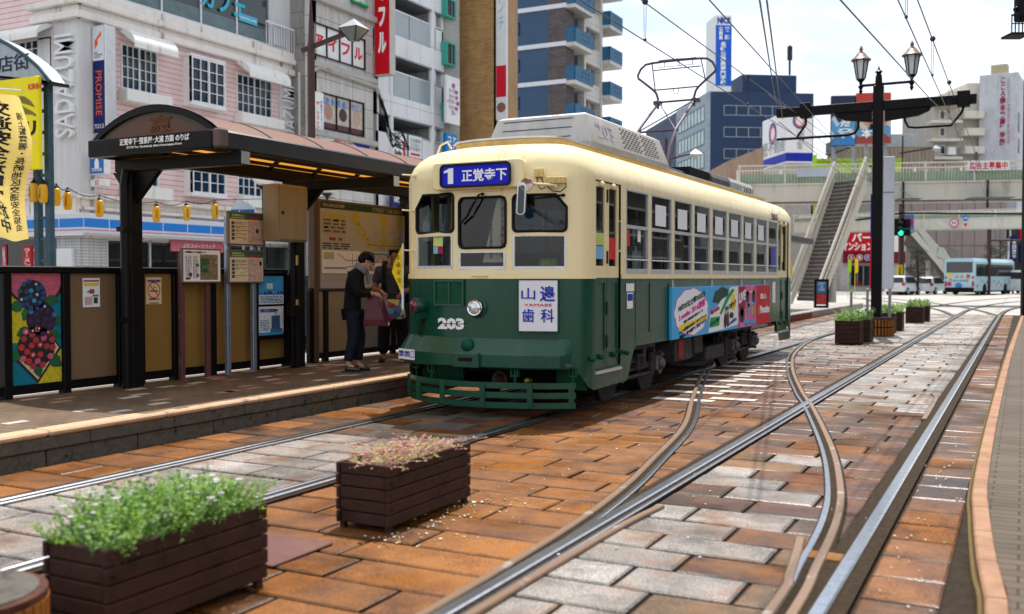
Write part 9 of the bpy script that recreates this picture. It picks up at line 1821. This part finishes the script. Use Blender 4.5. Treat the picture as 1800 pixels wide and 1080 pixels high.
MB().bbox(-1.05, 1.05, -.02, .05, 1.85, 2.75, .02).build('rear_window', CGL, t, fr=bf); MB().box(-BW/2-.006, -BW/2, .3, BL_-.3, 1.55, 2.55).build('side_window', CGL, t, fr=bf); MB().box(BW/2, BW/2+.006, .3, BL_-.3, 1.55, 2.55).build('side_window', CGL, t, fr=bf); m = MB(); [m.box(BW/2+.006, BW/2+.012, y, y+.08, 1.55, 2.55) for y in (.9, 1.5, 3, 4.4, 5.8, 7.2, 8.6)]; m.build('window_pillar', BLK, t, fr=bf); MB().bbox(-1.15, 1.15, -.08, .1, .25, .62, .03).box(-BW/2+.1, BW/2-.1, .1, BL_, .22, .36).build('bumper', BLK, t, fr=bf)
pc = MB()
def bdot(x, z, r, c, face=0): pc.cc = c; pc.add([((x+r*math.cos(i*math.pi/8), -.012, z+r*math.sin(i*math.pi/8)) if face == 0 else (BW/2+.012, x+r*math.cos(i*math.pi/8), z+r*math.sin(i*math.pi/8))) for i in range(16)], [tuple(range(16))])
for d in ((-.75, 1.68, .2, (.8, .65, .05)), (.7, 1.55, .18, (.55, .1, .03)), (-.8, .92, .19, (.6, .02, .25)), (-.05, .76, .28, (.05, .25, .6)), (-.2, 1.50, .15, (.55, .35, .25)), (.2, 1.52, .15, (.55, .35, .25)), (.6, 1.2, .14, (.5, .4, .1)), (-.7, 1.25, .12, (.5, .3, .1))): bdot(*d)
for i in range(16): bdot(.6+.6*i, .75+.5*((i*7) % 5)/5, .13+.05*((i*3) % 3), [(.6, .05, .2), (.75, .6, .05), (.05, .3, .6), (.55, .25, .1), (.1, .1, .12)][i % 5], 1)
pc.build('coloured_dots', TINT, t, fr=bf); text('長崎バス 観光案内', -.5, .5, 1.12, 1.26, -.015, LET_B, t, bf, .0)
for s in (-1, 1): MB().box(s*1.0, s*1.18, -.02, .02, .7, 1.15).box(s*1.0, s*1.15, -.02, .02, 1.35, 1.55).build('tail_light', REDL, t, fr=bf)
for y in (2.4, 7.8):
 for s in (-1, 1): MB().lathe([(.05, -.14), (.46, -.14), (.48, -.1), (.48, .1), (.46, .14), (.05, .14)], (s*(BW/2-.12), y, .48), 20, 'x').build('wheel', TYR, t, True, fr=bf)
# ---- trees, far signs and poles
def pine(px, py0, py1, D, label, seed):
 fr = FD(px, D); h = fr.uv(px, py1)[1]; r_ = random.Random(seed); t = G('pine_tree', label, 'tree', fr); tk = MB().tube([(0, 0, 0), (.1, 0, h*.4), (-.05, 0, h*.75), (.05, 0, h)], [.14, .11, .07, .03], 8); m = MB()
 for i in range(22):
  z = h*(.32+.68*i/22); a = r_.uniform(0, 6.28); L = (1.0-.55*i/22)*h*.26*r_.uniform(.7, 1.2); e = Vector((math.cos(a)*L, math.sin(a)*L, z+.05*h*r_.uniform(-.4, .6))); tk.tube([(0, 0, z), tuple(e)], [.035, .015], 5)
  for j in range(95):
   c = Vector((0, 0, z)).lerp(e, r_.uniform(.45, 1.05))+Vector((r_.gauss(0, .18), r_.gauss(0, .18), r_.gauss(.05, .09))); d = Vector((r_.gauss(0, 1), r_.gauss(0, 1), r_.gauss(.4, .7))).normalized()*.17; s_ = d.orthogonal().normalized()*.022; m.add([c-s_, c+s_, c+d], [(0, 1, 2)])
 tk.build('trunk', mat('pine_bark', (.05, .035, .028), .9), t, True, fr=fr); m.build('crown', mat('pine_needles', (.028, .05, .028), .7, var=.5, scale=2), t, fr=fr)
pine(1612, 500, 434, 84, 'dark pine tree left of the far bridge pier', 1); pine(1758, 505, 424, 105, 'dark pine tree behind the right end of the bus', 2); pine(1742, 505, 430, 108, 'smaller dark pine tree just left of the other one behind the bus', 3)
f_ = FD(1738, 84); t = G('gantry_pole', 'brown sign gantry pole with an arm above the bus', 'pole', f_); m = MB(); m.tube([(0, 0, 0), (0, 0, f_.uv(1738, 404)[1])], .16, 8); z = f_.uv(1738, 423)[1]; m.tube([(0, 0, z), (5, 0, z)], .08, 8); m.build('shaft', BR, t, True, fr=f_)
f_ = FD(1782, 90); q = f_.r(1777, 415, 1788, 459); t = G('vertical_sign', 'narrow navy vertical sign with white characters at the far right', 'sign', f_); MB().bbox(q[0], q[1], 0, .3, q[2], q[3], .03).build('board', NAVY, t, fr=f_); text('本田庄や', q[0]+.08, q[1]-.08, q[2]+.2, q[3]-.3, -.01, LET_W, t, f_, .02, True); MB().box(q[0]+.2, q[1]-.2, .1, .2, 0, q[2]).build('post', GRYM, t, fr=f_)
f_ = FD(1785, 121); bld('dark_shopfront', 'dark shop front with navy and white uprights at the far right edge', f_, [('wall', mat('shopfront_dark', (.06, .05, .055), .7, var=.3), 1766, 380, 1880, 512, 0, 8), ('white_pier', WHT, 1770, 405, 1776, 512, -.2, 0), ('navy_board', NAVY, 1793, 430, 1806, 462, -.3, 0), ('red_board', LET_R, 1793, 405, 1806, 420, -.3, 0)])
LMP = bpy.data.objects['street_lamp']
f_ = FD(1588, 90); t = G('street_lamp', 'brown street lamp with a pyramid head in front of the beige apartments', 'street lamp', f_); z = f_.uv(1600, 262)[1]; q = f_.uv(1645, 258)[0]; hx = q; MB().tube([(0, .5, 0), (0, .5, z+1.2)], .08, 8).build('pole', BR, t, True, fr=f_); MB().bar((-.3, .4, z-.35), (hx, 0, z+.12), .14).build('arm', BR, t, fr=f_); MB().add([(hx-.35, -.35, z), (hx+.35, -.35, z), (hx+.35, .35, z), (hx-.35, .35, z), (hx, 0, z+.35)], [(0, 1, 4), (1, 2, 4), (2, 3, 4), (3, 0, 4)]).add([(hx-.33, -.33, z), (hx+.33, -.33, z), (hx+.33, .33, z), (hx-.33, .33, z), (hx, 0, z-.3)], [(1, 0, 4), (2, 1, 4), (3, 2, 4), (0, 3, 4)]).build('lamp_head', MATS['lamp_hood'], t, fr=f_)
f_ = FD(1172, 48); t = G('street_lamp', 'pyramid headed street lamp seen above the tram roof by the pantograph', 'street lamp', f_); z = f_.uv(1172, 279)[1]; hx = f_.uv(1222, 268)[0]; MB().tube([(0, .3, 0), (0, .3, z+1.0)], .07, 8).build('pole', BR, t, True, fr=f_); MB().bar((-.2, .2, z-.1), (hx, 0, f_.uv(1220, 269)[1]), .07).build('arm', BR, t, fr=f_); z = f_.uv(1222, 272)[1]; MB().add([(hx-.3, -.3, z), (hx+.3, -.3, z), (hx+.3, .3, z), (hx-.3, .3, z), (hx, 0, z+.28)], [(0, 1, 4), (1, 2, 4), (2, 3, 4), (3, 0, 4)]).add([(hx-.28, -.28, z), (hx+.28, -.28, z), (hx+.28, .28, z), (hx-.28, .28, z), (hx, 0, z-.25)], [(1, 0, 4), (2, 1, 4), (3, 2, 4), (0, 3, 4)]).build('lamp_head', MATS['lamp_hood'], t, fr=f_)
# far ground rises behind the junction: a plain row of city blocks closing the view at street level
for i, (x0, x1, y, c, lb) in enumerate(((1180, 1260, 300, (.35, .33, .31), 'grey block far behind the tram roof, left of the school building'),)):
 f_ = FD(x0, 190); bld('far_block', lb, f_, [('wall', mat('far_block_%s' % 'grey', c, .8, var=.1), x0, y, x1, 512, 0, 15)])
# the other side of the street, seen only as reflections in the tram's windows and paint
for i, (y0, y1, x, h, c, lb) in enumerate(((10, 40, 14, 14, (.085, .07, .06), 'brown block across the street beyond the pink kerb'), (43, 74, 15, 17, (.11, .105, .10), 'dark grey block across the street, between the brown and slate ones'), (78, 132, 19, 13, (.06, .07, .085), 'slate block across the street at the junction'))):
 f_ = Fr((x, y1, 0), -90); t = G('opposite_block', lb, 'building', f_); L = y1-y0; MB().bbox(0, L, 0, 8, 0, h, .05).build('wall', mat('opposite_wall%d' % i, c, .8, var=.15), t, fr=f_)
 for z in [1.0+3.2*k for k in range(int(h/3.2))]: window(t, f_, (1, L-1, z, z+1.9), 9, 1, .12, WIND, CB, y=-.05, depth=.2, name='window_band')
